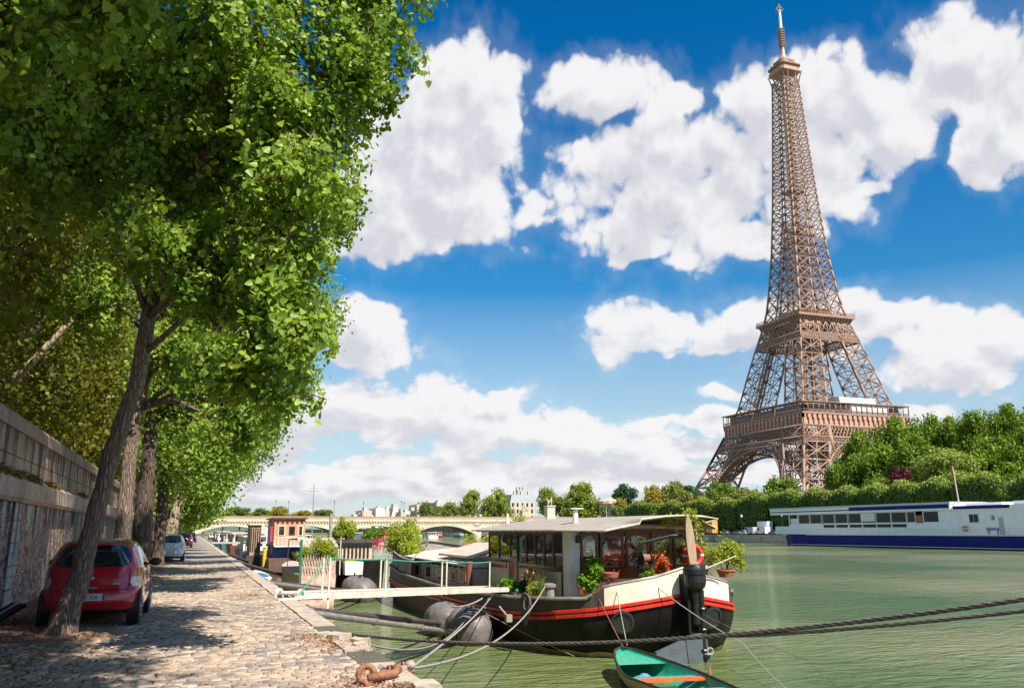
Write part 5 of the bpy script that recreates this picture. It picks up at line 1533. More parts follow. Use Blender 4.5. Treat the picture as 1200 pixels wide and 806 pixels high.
# ------------------------------------------------------------------ cars
def car_paint(name, col, rough=0.25):
    return mat(name, col, rough, spec=0.5, coat=1.0, nscale=1.5, namt=0.06)
M_tyre = mat('tyre_rubber', (0.018, 0.018, 0.02), 0.8, nscale=20)
M_alloy = mat('wheel_alloy', (0.45, 0.45, 0.47), 0.35, metal=0.8)
M_glass = glass_mat('car_glass', (0.015, 0.02, 0.024), 0.03)
M_black = mat('black_plastic', (0.015, 0.015, 0.017), 0.5)
M_redl = mat('tail_light_red', (0.55, 0.012, 0.01), 0.15, coat=1.0)
M_whl = mat('tail_light_white', (0.75, 0.62, 0.55), 0.15, coat=1.0)
M_plate = mat('plate_white', (0.72, 0.72, 0.74), 0.4)
M_seatf = mat('car_seat_fabric', (0.03, 0.03, 0.035), 0.9)
class CarBody:
    # z, y_rear, y_front, half width, squareness
    def __init__(s, hatch=True, sx=1.0, sy=1.0, sz=1.0):
        K = [(0.20, 0.16, 3.44, 0.76, 5), (0.28, 0.03, 3.56, 0.80, 5), (0.42, -0.02, 3.62, 0.82, 5), (0.56, 0.0, 3.62, 0.826, 5), (0.68, 0.07, 3.56, 0.82, 4.6), (0.80, 0.09, 3.46, 0.812, 4.4),
             (0.90, 0.13, 3.30, 0.80, 4.4), (0.955, 0.17, 2.95, 0.785, 4.6), (1.02, 0.21, 2.74, 0.755, 5), (1.12, 0.27, 2.56, 0.715, 5), (1.22, 0.34, 2.38, 0.675, 4.8), (1.31, 0.42, 2.20, 0.635, 4.4), (1.385, 0.52, 2.02, 0.585, 4.0), (1.435, 0.68, 1.82, 0.50, 3.4), (1.46, 0.90, 1.60, 0.36, 3)]
        s.K = np.array([(z * sz, a * sy, b * sy, h * sx, n) for z, a, b, h, n in K])
    def at(s, z):
        return [float(np.interp(z, s.K[:, 0], s.K[:, i])) for i in (1, 2, 3, 4)]
    def ring(s, z, n=56, off=0.0):
        a, b, h, p = s.at(z); yc, hl = (a + b) / 2, (b - a) / 2; out = []
        for i in range(n):
            t = 2 * PI * i / n
            c, sn = math.cos(t), math.sin(t)
            x = (h + off) * math.copysign(abs(c) ** (2 / p), c); y = yc + (hl + off) * math.copysign(abs(sn) ** (2 / p), sn)
            out.append((x, y, z))
        return out
    def rear(s, x, z, off=0.008):
        a, b, h, p = s.at(z); yc, hl = (a + b) / 2, (b - a) / 2
        return (x, yc - hl * (max(0, 1 - abs(x / h) ** p)) ** (1 / p) - off, z)
    def front(s, x, z, off=0.008):
        a, b, h, p = s.at(z); yc, hl = (a + b) / 2, (b - a) / 2
        return (x, yc + hl * (max(0, 1 - abs(x / h) ** p)) ** (1 / p) + off, z)
    def side(s, y, z, sd, off=0.006):
        a, b, h, p = s.at(z); yc, hl = (a + b) / 2, (b - a) / 2
        return (sd * (h * (max(0, 1 - abs((y - yc) / hl) ** p)) ** (1 / p) + off), y, z)
def patch(mb, f, rows):
    """rows: (z, u0, u1); f(u,z) -> point"""
    nu = 14; vs = []; nr = 0
    for (r0, r1) in zip(rows[:-1], rows[1:]):
        for k in range(3):
            t = k / 3
            z, a, b = [r0[j] + (r1[j] - r0[j]) * t for j in range(3)]
            vs += [f(a + (b - a) * i / nu, z) for i in range(nu + 1)]; nr += 1
    z, a, b = rows[-1]; vs += [f(a + (b - a) * i / nu, z) for i in range(nu + 1)]; nr += 1
    fs = [(r * (nu + 1) + i, r * (nu + 1) + i + 1, (r + 1) * (nu + 1) + i + 1, (r + 1) * (nu + 1) + i) for r in range(nr - 1) for i in range(nu)]
    mb.add(vs, fs)
def make_car(name, label, cat, loc, rz, paint, group=None, sx=1.0, sy=1.0, sz=1.0, detail=True, plate=None):
    t = thing(name, label, cat, (0, 0, 0), group)
    B = CarBody(sx=sx, sy=sy, sz=sz)
    mb = MB(); zs = []
    Z = B.K[:, 0]
    for a, b in zip(Z[:-1], Z[1:]):
        for k in range(3): zs.append(a + (b - a) * k / 3)
    zs.append(Z[-1])
    mb.loft([B.ring(z) for z in zs], cap0=True, cap1=True)
    body = mb.build('body', paint, t, smooth=True)
    # glass
    def pr(x, z): return B.rear(x, z)
    mb = MB(); patch(mb, pr, [(0.985 * sz, -0.50 * sx, 0.50 * sx), (1.03 * sz, -0.60 * sx, 0.60 * sx), (1.20 * sz, -0.575 * sx, 0.575 * sx), (1.32 * sz, -0.50 * sx, 0.50 * sx), (1.35 * sz, -0.44 * sx, 0.44 * sx)])
    mb.build('rear_window', M_glass, t, smooth=True)
    mb = MB(); patch(mb, lambda x, z: B.front(x, z), [(0.99 * sz, -0.62 * sx, 0.62 * sx), (1.20 * sz, -0.58 * sx, 0.58 * sx), (1.35 * sz, -0.48 * sx, 0.48 * sx)])
    mb.build('windscreen', M_glass, t, smooth=True)
    for sd in (-1, 1):
        mb = MB(); patch(mb, lambda u, z, sd=sd: B.side(u, z, sd), [(0.985 * sz, 0.62 * sy, 1.33 * sy), (1.10 * sz, 0.60 * sy, 1.33 * sy), (1.25 * sz, 0.72 * sy, 1.33 * sy), (1.335 * sz, 0.92 * sy, 1.33 * sy)])
        mb.build('side_window', M_glass, t, smooth=True)
        mb = MB(); patch(mb, lambda u, z, sd=sd: B.side(u, z, sd), [(0.985 * sz, 1.40 * sy, 2.46 * sy), (1.10 * sz, 1.40 * sy, 2.30 * sy), (1.25 * sz, 1.40 * sy, 2.06 * sy), (1.335 * sz, 1.40 * sy, 1.86 * sy)])
        mb.build('side_window', M_glass, t, smooth=True)
        mb = MB(); mb.ell((sd * (0.80 * sx + 0.10), 2.28 * sy, 1.0 * sz), (0.11, 0.06, 0.075), 10, 7); mb.box(min(sd * 0.74 * sx, sd * 0.84 * sx), max(sd * 0.74 * sx, sd * 0.84 * sx), 2.26 * sy, 2.31 * sy, 0.95 * sz, 0.99 * sz)
        mb.build('wing_mirror', M_black, t, smooth=True)
        mb = MB()
        mb.cur = 0; patch(mb, lambda u, z, sd=sd: B.rear(sd * u, z, 0.012), [(0.60 * sz, 0.67 * sx, 0.79 * sx), (0.72 * sz, 0.60 * sx, 0.785 * sx), (0.90 * sz, 0.645 * sx, 0.76 * sx), (0.96 * sz, 0.69 * sx, 0.735 * sx)])
        tl = mb.build('tail_light', M_redl, t, smooth=True)
        mb = MB(); patch(mb, lambda u, z, sd=sd: B.rear(sd * u, z, 0.020), [(0.645 * sz, 0.66 * sx, 0.765 * sx), (0.73 * sz, 0.62 * sx, 0.765 * sx), (0.81 * sz, 0.635 * sx, 0.76 * sx)])
        mb.build('reversing_lens', M_whl, tl, smooth=True)
        mb = MB(); patch(mb, lambda u, z, sd=sd: B.front(sd * u, z, 0.012), [(0.62 * sz, 0.48 * sx, 0.74 * sx), (0.76 * sz, 0.50 * sx, 0.76 * sx)])
        mb.build('headlight', M_plate, t, smooth=True)
        if detail:
            mb = MB()
            for (ya, za, yb, zb) in ((1.36, 0.42, 1.36, 1.34), (2.40, 0.42, 2.44, 0.97), (0.78, 0.72, 0.60, 0.97)):
                pa = [B.side((ya + (yb - ya) * i / 10) * sy, (za + (zb - za) * i / 10) * sz, sd, 0.002) for i in range(11)]
                mb.tube(pa, 0.005, 4)
            pa = [B.side((0.9 + 1.5 * i / 10) * sy, (0.62 + 0.02 * i / 10) * sz, sd, 0.008) for i in range(11)]; mb.tube(pa, 0.010, 4)
            mb.build('door_seam', M_black, t)
            mb = MB(); p = B.side(1.62 * sy, 0.80 * sz, sd, 0.02); mb.obox(p, 0.015, 0.09, 0.014); mb.build('door_handle', paint, t)
    for (yy) in (0.56 * sy, 2.93 * sy):
        for sd in (-1, 1):
            xs0 = abs(B.side(yy, 0.42 * sz, 1, 0.0)[0]); xo = sd * (xs0 - 0.035)
            mb = MB()
            # arch lining
            mb.cyl((sd * 0.60 * sx, yy, 0.29), (sd * (xs0 + 0.003), yy, 0.29), 0.32, 0.325, 28); mb.build('wheel_arch', M_black, t, smooth=False)
            w = MB(); r = 0.288
            w.tube([(xo - sd * 0.16, yy, r), (xo - sd * 0.15, yy, r), (xo + sd * 0.025, yy, r), (xo + sd * 0.045, yy, r)], [r - 0.03, r, r, r - 0.03], 28)
            wo = w.build('wheel', M_tyre, t, smooth=False)
            hb = MB(); hb.cyl((xo + sd * 0.03, yy, r), (xo + sd * 0.052, yy, r), 0.185, 0.18, 24)
            for q in range(8):
                an = q * PI / 4; c, s_ = math.cos(an), math.sin(an)
                hb.beam((xo + sd * 0.055, yy + c * 0.03, r + s_ * 0.03), (xo + sd * 0.055, yy + c * 0.17, r + s_ * 0.17), 0.03, 0.012)
            hb.build('wheel_trim', M_alloy, wo)
    mb = MB(); patch(mb, lambda x, z: B.rear(x, z, 0.012), [(0.20 * sz, -0.6 * sx, 0.6 * sx), (0.27 * sz, -0.66 * sx, 0.66 * sx)]); mb.build('bumper_trim', M_black, t)
    if detail:
        mb = MB(); mb.box(-0.26, 0.26, -0.045, -0.022, 0.435, 0.55); p = mb.build('number_plate', M_plate, t)
        mb = MB()
        p0 = [B.rear(-0.62 + 1.24 * i / 20, 0.605, 0.002) for i in range(21)]; mb.tube(p0, 0.006, 4)
        mb.tube([B.rear(-0.66, 0.62 + 0.34 * i / 8, 0.002) for i in range(9)], 0.005, 4); mb.tube([B.rear(0.60, 0.62 + 0.34 * i / 8, 0.002) for i in range(9)], 0.005, 4)
        mb.build('tailgate_seam', M_black, t)
        mb = MB(); mb.ell(B.rear(0, 0.80, 0.012), (0.055, 0.012, 0.035), 12, 7); mb.obox(B.rear(0.40, 0.70, 0.006), 0.07, 0.005, 0.012); mb.obox(B.rear(0, 0.64, 0.01), 0.12, 0.01, 0.012); mb.build('badge', M_alloy, t)
        mb = MB(); mb.beam(B.rear(0.0, 1.0, 0.02), B.rear(0.36, 1.06, 0.02), 0.018, 0.012); mb.build('rear_wiper', M_black, t)
        mb = MB(); mb.box(-0.25, 0.25, 0.36, 0.46, 1.345 * sz, 1.375 * sz); mb.build('roof_lip', paint, t)
        if plate:
            cu = bpy.data.curves.new('plate_text', 'FONT'); cu.body = plate; cu.size = 0.105; cu.align_x = 'CENTER'; cu.extrude = 0.002
            o = bpy.data.objects.new('tmp', cu); COL.objects.link(o)
            dg = bpy.context.evaluated_depsgraph_get(); me = bpy.data.meshes.new_from_object(o.evaluated_get(dg)); bpy.data.objects.remove(o)
            po = bpy.data.objects.new('plate_characters', me); COL.objects.link(po); po.parent = p; me.materials.clear(); me.materials.append(M_black)
            po.location = (-0.005, -0.0485, 0.457); po.rotation_euler = (rad(90), 0, 0); po.scale = (0.88, 1, 1)
            mb = MB(); mb.box(0.222, 0.258, -0.047, -0.0455, 0.437, 0.548); mb.build('plate_band', mat('plate_blue', (0.02, 0.07, 0.35), 0.4), p)
    t.location = loc; t.rotation_euler = (0, 0, rz)
    return t
make_car('parked_car', 'small shiny dark red hatchback parked against the stone wall behind the nearest trunk', 'car', (-1.58, 16.55, 0.02), rad(-1), car_paint('red_paint', (0.46, 0.008, 0.022)), plate='S79-XAG'.replace('S79-XAG', '579-XJ6'), group='cars parked along the quay wall')
make_car('parked_car', 'white hatchback parked between the row trees further along the quay', 'car', (-1.15, 50.5, 0.0), rad(0), car_paint('white_paint', (0.62, 0.66, 0.72)), group='cars parked along the quay wall', detail=False, sx=1.05, sy=1.1, sz=1.02)
make_car('parked_car', 'dark red and black car parked beyond the white hatchback', 'car', (-0.75, 95, 0.0), rad(0), car_paint('dark_red_paint', (0.10, 0.01, 0.03)), group='cars parked along the quay wall', detail=False, sx=1.08, sy=1.15)
make_car('parked_car', 'dark blue car, farthest of the cars on the quay', 'car', (-0.2, 138, 0.0), rad(0), car_paint('dark_blue_paint', (0.02, 0.03, 0.07)), group='cars parked along the quay wall', detail=False, sx=1.08, sy=1.15)
# ------------------------------------------------------------------ the long houseboat barge moored along the quay
M_hull = mat('hull_black', (0.010, 0.009, 0.009), 0.42, col2=(0.022, 0.018, 0.016), nscale=1.2, bump=0.35, bscale=5, dirt=(0.035, 0.025, 0.018), dscale=1.6, damt=0.4, stretch=(1, 1, 0.5), spec=0.12)
M_hullside = mat('hull_weathered', (0.035, 0.027, 0.024), 0.6, col2=(0.09, 0.062, 0.048), nscale=1.6, bump=0.4, bscale=8, dirt=(0.10, 0.065, 0.045), dscale=1.5, damt=0.6, stretch=(1, 1, 0.35))
M_red = mat('rubbing_strake_red', (0.62, 0.035, 0.018), 0.4, col2=(0.45, 0.02, 0.012), nscale=3)
M_cream = mat('hull_cream', (0.78, 0.70, 0.58), 0.4, col2=(0.72, 0.63, 0.50), nscale=2, dirt=(0.50, 0.38, 0.26), dscale=1.6, damt=0.4)
M_slime = mat('waterline_slime', (0.34, 0.26, 0.10), 0.9, col2=(0.16, 0.13, 0.05), nscale=5, bump=0.8, bscale=12)
M_wood = mat('varnished_wood', (0.20, 0.045, 0.022), 0.3, col2=(0.12, 0.028, 0.015), nscale=5, stretch=(1, 1, 0.3), coat=0.4)
M_wooddk = mat('dark_frame_wood', (0.075, 0.028, 0.018), 0.35, col2=(0.04, 0.015, 0.01), nscale=5, coat=0.3)
M_tan = mat('cabin_panel_tan', (0.88, 0.71, 0.50), 0.55, col2=(0.80, 0.63, 0.43), nscale=1.5, dirt=(0.62, 0.46, 0.30), dscale=1.3, damt=0.5)
M_white = mat('painted_white', (0.78, 0.76, 0.72), 0.5, col2=(0.66, 0.63, 0.58), nscale=1.4, dirt=(0.5, 0.42, 0.34), dscale=2, damt=0.4)
M_roof = mat('canvas_roof', (0.36, 0.31, 0.27), 0.8, col2=(0.28, 0.24, 0.21), nscale=2.5, stretch=(1, 1, 1))
M_roofin = mat('roof_underside', (0.45, 0.36, 0.25), 0.8, col2=(0.33, 0.25, 0.17), nscale=2)
M_iron_bk = mat('black_iron', (0.015, 0.014, 0.015), 0.4, nscale=8)
M_rope = mat('pale_rope', (0.36, 0.31, 0.27), 0.9, col2=(0.22, 0.19, 0.16), nscale=30)
M_roped = mat('dark_rope', (0.15, 0.125, 0.115), 0.85, col2=(0.06, 0.05, 0.05), nscale=40)
M_deck = mat('deck_paint', (0.30, 0.26, 0.22), 0.7, col2=(0.2, 0.17, 0.14), nscale=2)
M_bglass = glass_mat('cabin_glass', (0.02, 0.02, 0.02), 0.02, alpha=0.82)
M_terra = mat('terracotta', (0.50, 0.15, 0.07), 0.8, nscale=5)
M_steel = mat('rudder_grey', (0.10, 0.115, 0.14), 0.5, col2=(0.07, 0.08, 0.095), nscale=3, dirt=(0.14, 0.11, 0.08), dscale=2)

barge = thing('houseboat_barge', 'long black and cream houseboat barge with a brown wheelhouse and red stripes, nearest the quay', 'houseboat', (14.7, 38, W))
# plan outline from the stern post round the quay side to the bow; mirrored for the river side
CX = 14.55
def outline(s):
    """s = distance along the hull from the stern post -> (half beam, y)"""
    pts = [(0, 0.0, 23.85), (0.6, 0.6, 23.90), (1.5, 1.5, 24.10), (2.4, 2.35, 24.48), (3.2, 3.0, 24.98), (4.2, 3.62, 25.85), (5.4, 4.05, 27.1), (7.0, 4.28, 28.8), (10.2, 4.30, 32.0), (17, 4.28, 38.8), (24, 4.2, 45.8), (28.5, 3.7, 50.4), (31.5, 2.5, 53.2), (33.6, 1.1, 54.7), (34.8, 0.0, 55.1)]
    ss = [p[0] for p in pts]
    return float(np.interp(s, ss, [p[1] for p in pts])), float(np.interp(s, ss, [p[2] for p in pts]))
SS = list(np.concatenate([np.linspace(0, 7, 36), np.linspace(7.6, 28, 34), np.linspace(28.5, 34.8, 16)]))
def railz(s): return float(np.interp(s, [0, 1.0, 2.0, 2.3, 2.55, 3.2, 6.5, 9.5, 12, 17, 24, 28.5, 32, 34.8], [0.40, 0.14, -0.03, -0.08, -0.13, -0.50, -0.64, -0.74, -0.80, -0.78, -0.60, -0.40, 0.0, 0.55]))
def redz(s): return float(np.interp(s, [0, 1.5, 3, 5, 6.4, 9, 17.5, 24, 30, 34.8], [-0.58, -0.80, -1.02, -1.24, -1.33, -1.38, -1.42, -1.38, -1.25, -0.9]))
def tuck(s, z):
    """how far the hull pulls in below the widest line"""
    t = max(0.0, min(1.0, (redz(s) - z) / 1.9))
    k = 1.15 if s < 7 else (0.10 if s < 26 else 0.7)
    if 5 < s < 9: k = 1.15 + (0.10 - 1.15) * (s - 5) / 4
    return k * t ** 1.7
def hp(s, z, side, off=0.0):
    hb, y = outline(s)
    e = 0.05
    h1, y1 = outline(min(s + e, 34.8)); h0, y0 = outline(max(s - e, 0))
    tx, ty = (h1 - h0), (y1 - y0); ln = math.hypot(tx, ty) or 1
    nx, ny = ty / ln, -tx / ln            # outward (half-beam direction, y)
    d = off - tuck(s, z)
    hh = max(hb + nx * d, 0.0) if s < 34.5 else 0.0
    hh *= 0.955 if side > 0 else 0.85
    yy = y + ny * d
    return (CX - side * hh, yy, z)      # side=1: quay side
def band(mb, zlo, zhi, off, side, s0=0, s1=34.8, n=1):
    S_ = [s for s in SS if s0 <= s <= s1]
    rings = []
    for k in range(n + 1):
        t = k / n
        rings.append([hp(s, zlo(s) + (zhi(s) - zlo(s)) * t, side, off) for s in S_])
    mb.loft(rings, closed=False)
def both(fn):
    mb = MB()
    for sd in (1, -1): fn(mb, sd)
    return mb
mb = both(lambda m, sd: band(m, lambda s: W - 0.45, lambda s: redz(s) - 0.02, 0.0, sd, n=9)); mb.build('hull', M_hull, barge, smooth=True)
mb = both(lambda m, sd: band(m, lambda s: W - 0.25, lambda s: W + 0.17 + 0.03 * math.sin(s * 5), 0.035, sd, 0, 12, n=3)); mb.build('waterline_band', M_slime, barge, smooth=True)
mb = both(lambda m, sd: band(m, lambda s: redz(s) - 0.02, lambda s: min(railz(s), redz(s) + 0.95), 0.0, sd, n=3)); hs = mb.build('hull_side', M_hullside, barge, smooth=True)
for dz in (0.0, 0.15):
    mb = MB()
    for sd in (1, -1):
        pts = [hp(s, redz(s) + 0.05 + dz, sd, 0.035) for s in SS]
        mb.loft([[ (p[0], p[1], p[2] - 0.055) for p in pts], [(hp(s, redz(s) + dz, sd, 0.07)[0], hp(s, redz(s) + dz, sd, 0.07)[1], redz(s) + dz + 0.05 - 0.04) for s in SS], [(hp(s, redz(s) + dz, sd, 0.07)[0], hp(s, redz(s) + dz, sd, 0.07)[1], redz(s) + dz + 0.05 + 0.04) for s in SS], [(p[0], p[1], p[2] + 0.055) for p in pts]], closed=False)
    mb.build('rubbing_strake', M_red, barge, smooth=False)
mb = both(lambda m, sd: band(m, lambda s: redz(s) + 0.20, lambda s: railz(s), 0.014, sd, 0, 2.6, n=3)); mb.build('stern_bulwark', M_cream, barge, smooth=True)
mb = both(lambda m, sd: band(m, lambda s: redz(s) + 0.26, lambda s: railz(s), -0.05, sd, 0, 2.6, n=1)); mb.build('bulwark_lining', M_cream, barge, smooth=True)
mb = MB()
for sd in (1, -1):
    mb.tube([hp(s, railz(s) + 0.02, sd, -0.02) for s in SS if s <= 2.6], 0.055, 6)
    mb.tube([hp(s, railz(s) + 0.01, sd, 0.03) for s in SS if s >= 2.9], 0.06, 6)
mb.build('gunwale', mat('gunwale_grey', (0.30, 0.27, 0.25), 0.5, col2=(0.14, 0.12, 0.11), nscale=3), barge)
mb = MB()
dk = [hp(s, railz(max(s, 4.4)) - 0.12, 1, -0.03) for s in SS] ; dk2 = [hp(s, railz(max(s, 4.4)) - 0.12, -1, -0.03) for s in SS]
mb.loft([dk, dk2], closed=False); mb.build('deck', M_deck, barge)
# portholes at the stern
def hull_frame(s, z, sd, off=0.0):
    p = Vector(hp(s, z, sd, off)); a = Vector(hp(s + 0.05, z, sd, off)); b = Vector(hp(s, z + 0.05, sd, off))
    u = (a - p).normalized(); v = (b - p).normalized(); n = u.cross(v).normalized()
    c = Vector((CX, 28, z))
    if (p - c).dot(n) < 0: n = -n
    return p, u, v, n
for (s, z, sd) in ((2.05, -1.17, 1), (1.35, -1.12, -1)):
    p, u, v, n = hull_frame(s, z, sd, 0.02)
    mb = MB(); k = 26; vs = []
    for i in range(k):
        a = 2 * PI * i / k
        for (R, d) in ((0.36, 0.0), (0.36, 0.05), (0.29, 0.06), (0.28, 0.02)):
            vs.append((p + u * R * math.cos(a) + v * R * math.sin(a) + n * d)[:])
    fs = [(i * 4 + j, ((i + 1) % k) * 4 + j, ((i + 1) % k) * 4 + j + 1, i * 4 + j + 1) for i in range(k) for j in range(3)]
    mb.add(vs, fs); ph = mb.build('porthole', mat('porthole_rim', (0.07, 0.07, 0.075), 0.3, metal=0.5), barge, smooth=False)
    mb = MB(); mb.add([(p + u * 0.285 * math.cos(2 * PI * i / k) + v * 0.285 * math.sin(2 * PI * i / k) + n * 0.025)[:] for i in range(k)], [tuple(range(k))]); mb.build('porthole_glass', glass_mat(), ph)
# stern post, cap, rudder
mb = MB()
mb.box(CX - 0.16, CX + 0.16, 23.40, 23.95, -2.6, 0.25)
mb.build('stern_post', M_hull, barge)
mb = MB(); mb.lathe((CX + 0.10, 23.35, 0.0), [(0.10, -1.25), (0.16, -1.2), (0.13, -0.6), (0.16, -0.25), (0.30, -0.12), (0.34, 0.02), (0.33, 0.24), (0.36, 0.26), (0.36, 0.42), (0.31, 0.47), (0.28, 0.55), (0.06, 0.56)], 20)
mb.build('rudder_head', M_iron_bk, barge, smooth=False)
mb = MB(); mb.cyl((CX + 0.22, 23.22, -2.4), (CX + 0.22, 23.22, -0.2), 0.085, 0.085, 10)
for z in (-1.35, -0.75, -1.95): mb.torus((CX + 0.22, 23.22, z), 0.11, 0.04, 'z', 12, 6)
mb.build('rudder_stock', M_iron_bk, barge)
mb = MB()
poly = [(-1.45, -2.75), (0.25, -2.75), (0.42, -2.35), (0.28, -1.42), (-0.1, -1.50), (-1.38, -1.95)]
th = 0.07; dx, dy = math.cos(rad(-4)), math.sin(rad(-4))
vs = [(CX + a * dx - th * -dy, 23.25 + a * dy + s_ * th, z) for s_ in (-1, 1) for (a, z) in poly]
k = len(poly); mb.add(vs, [tuple(range(k)), tuple(range(2 * k - 1, k - 1, -1))] + [(i, i + k, (i + 1) % k + k, (i + 1) % k) for i in range(k)])
mb.build('rudder', M_steel, barge)
mb = MB(); mb.torus((CX + 0.35, 23.1, -1.98), 0.10, 0.03, 'y', 14, 6); mb.torus((CX + 0.27, 23.1, -2.05), 0.09, 0.03, 'z', 14, 6); mb.build('rudder_chain', mat('pale_iron', (0.35, 0.33, 0.32), 0.5), barge)

# wheelhouse
WX0, WX1, WY0, WY1 = 11.95, 17.3, 26.7, 35.2
def wz(y): return -0.66
mb = MB()
mb.box(WX0, WX0 + 0.08, WY0 + 0.55, WY1, -0.85, 0.36)
mb.box(WX1 - 0.08, WX1, WY0, WY1, -0.85, 0.36)
mb.box(WX0, WX1, WY1 - 0.08, WY1 - 0.001, -0.85, 0.36)
mb.box(WX0 + 0.1, WX1, WY0 + 0.02, WY0 + 0.10, -0.85, -0.02)
mb.build('lower_wall', M_tan, barge)
mb = MB(); mb.box(WX0 + 0.1, WX1 - 0.1, WY0 + 0.12, WY1 - 0.1, -0.80, -0.74); mb.build('cabin_floor', M_deck, barge)
mb = MB(); mb.box(WX0 - 0.02, WX0 + 0.34, WY0 - 0.03, WY0 + 0.55, -0.85, 1.60); mb.build('corner_post', M_white, barge)
def win_frame(axis, a0, a1, z0, z1, pos, name, m, arched=True, fw=0.06, th=0.07, pane=True, out=-1):
    """framed window in a wall plane; axis 'y': plane x=pos, spans y a0..a1 ; axis 'x': plane y=pos"""
    mb = MB()
    def bx(u0, u1, v0, v1, t0=-th / 2, t1=th / 2):
        if axis == 'y': mb.box(pos + t0, pos + t1, u0, u1, v0, v1)
        else: mb.box(u0, u1, pos + t0, pos + t1, v0, v1)
    bx(a0, a0 + fw, z0, z1); bx(a1 - fw, a1, z0, z1); bx(a0 + fw, a1 - fw, z0, z0 + fw); bx(a0 + fw, a1 - fw, z1 - fw, z1)
    if arched:
        n = 8; w = (a1 - a0 - 2 * fw); rise = 0.10
        for i in range(n):
            u0 = a0 + fw + w * i / n; u1 = a0 + fw + w * (i + 1) / n
            f = lambda u: z1 - fw - rise * (2 * (u - (a0 + fw)) / w - 1) ** 2
            zz0, zz1 = f(u0), f(u1)
            P = lambda u, v, t: (pos + t, u, v) if axis == 'y' else (u, pos + t, v)
            vs = [P(u0, zz0, -th / 2 + 0.004), P(u1, zz1, -th / 2 + 0.004), P(u1, z1 - fw, -th / 2 + 0.004), P(u0, z1 - fw, -th / 2 + 0.004), P(u0, zz0, th / 2 - 0.004), P(u1, zz1, th / 2 - 0.004), P(u1, z1 - fw, th / 2 - 0.004), P(u0, z1 - fw, th / 2 - 0.004)]
            mb.add(vs, [(0, 1, 2, 3), (7, 6, 5, 4), (0, 4, 5, 1)])
    o = mb.build(name, m, barge)
    if pane:
        g = MB()
        e = 0.002
        if axis == 'y': g.box(pos - 0.004, pos + 0.004, a0 + fw + e, a1 - fw - e, z0 + fw + e, z1 - fw - e)
        else: g.box(a0 + fw + e, a1 - fw - e, pos - 0.004, pos + 0.004, z0 + fw + e, z1 - fw - e)
        g.build('pane', M_bglass, o)
    return o
# quay side row of windows (brown), from the corner post back to the door and beyond
ys = [27.27, 28.12, 28.98, 29.86, 30.76, 31.66]
zt = 1.54
for i in range(5):
    zb = 0.30 + 0.02 * i
    win_frame('y', ys[i] + 0.01, ys[i + 1] - 0.01, zb, zt, WX0 + 0.02, 'window', M_wooddk)
mb = MB(); mb.box(WX0 - 0.03, WX0 + 0.02, 31.68, 32.50, -0.72, 0.55); mb.build('cabin_door', M_wood, barge)
win_frame('y', 31.68, 32.50, 0.56, zt, WX0 + 0.0, 'door_window', M_wooddk)
win_frame('y', 32.54, 33.85, 0.42, zt, WX0 + 0.02, 'window', M_wooddk)
win_frame('y', 33.87, 35.18, 0.42, zt, WX0 + 0.02, 'window', M_wooddk)
mb = MB(); mb.box(WX0 - 0.04, WX0 - 0.001, 32.9, 34.9, 0.12, 0.34); mb.build('name_board', M_wood, barge)
mb = MB(); mb.box(WX0 - 0.025, WX0 + 0.0, WY0 + 0.56, 31.64, 0.20, 0.30); mb.box(WX0 - 0.02, WX0 + 0.08, WY0 + 0.56, WY1, zt, zt + 0.10); build_split(mb, 'window_sill', M_wooddk, barge)
mb = MB(); mb.box(WX0 - 0.02, WX0 + 0.0, 27.3, 27.42, -0.7, 0.2); mb.box(WX0 - 0.02, WX0 + 0.0, 32.55, 32.62, -0.7, 0.4); mb.box(WX0 - 0.02, WX0, 31.58, 31.66, -0.7, 0.3); build_split(mb, 'wall_batten', M_wooddk, barge)
# stern face: red-brown frames
xs_ = [(12.36, 13.02, 0.18), (13.10, 14.0, 0.0), (14.08, 15.0, 0.0), (15.08, 15.9, 0.0), (15.98, 17.2, 0.0)]
for i, (a, b, zb) in enumerate(xs_):
    win_frame('x', a, b, 0.30 if i else 0.14, 1.50, WY0 + 0.06, 'stern_window', M_wood, fw=0.09)
mb = MB(); mb.box(13.05, WX1, WY0 + 0.0, WY0 + 0.10, -0.019, 0.29); mb.box(12.36, WX1, WY0 + 0.0, WY0 + 0.12, 1.505, 1.62); build_split(mb, 'stern_panel', M_wood, barge)
for (a, b) in ((27.3, 29.8), (29.82, 32.4), (32.42, 35.1)):
    win_frame('y', a, b, 0.37, zt, WX1 - 0.04, 'river_window', M_wooddk, fw=0.08)
win_frame('x', WX0 + 0.3, 14.6, 0.37, zt, WY1 - 0.04, 'fore_window', M_wooddk, fw=0.08)
win_frame('x', 14.62, WX1 - 0.1, 0.37, zt, WY1 - 0.04, 'fore_window', M_wooddk, fw=0.08)
# furniture silhouettes inside
ins = MB(); ins.box(14.0, 16.6, 30.2, 31.2, -0.05, 0.02); ins.box(14.1, 14.2, 30.3, 30.4, -0.75, -0.05); ins.box(16.4, 16.5, 31.0, 31.1, -0.75, -0.05); ins.box(15.8, 16.9, 28.2, 29.6, -0.75, 0.3); ins.box(12.4, 13.0, 33.6, 34.8, -0.75, 0.6)
ins.build('cabin_furniture', mat('inside_furniture', (0.10, 0.06, 0.04), 0.6), barge)
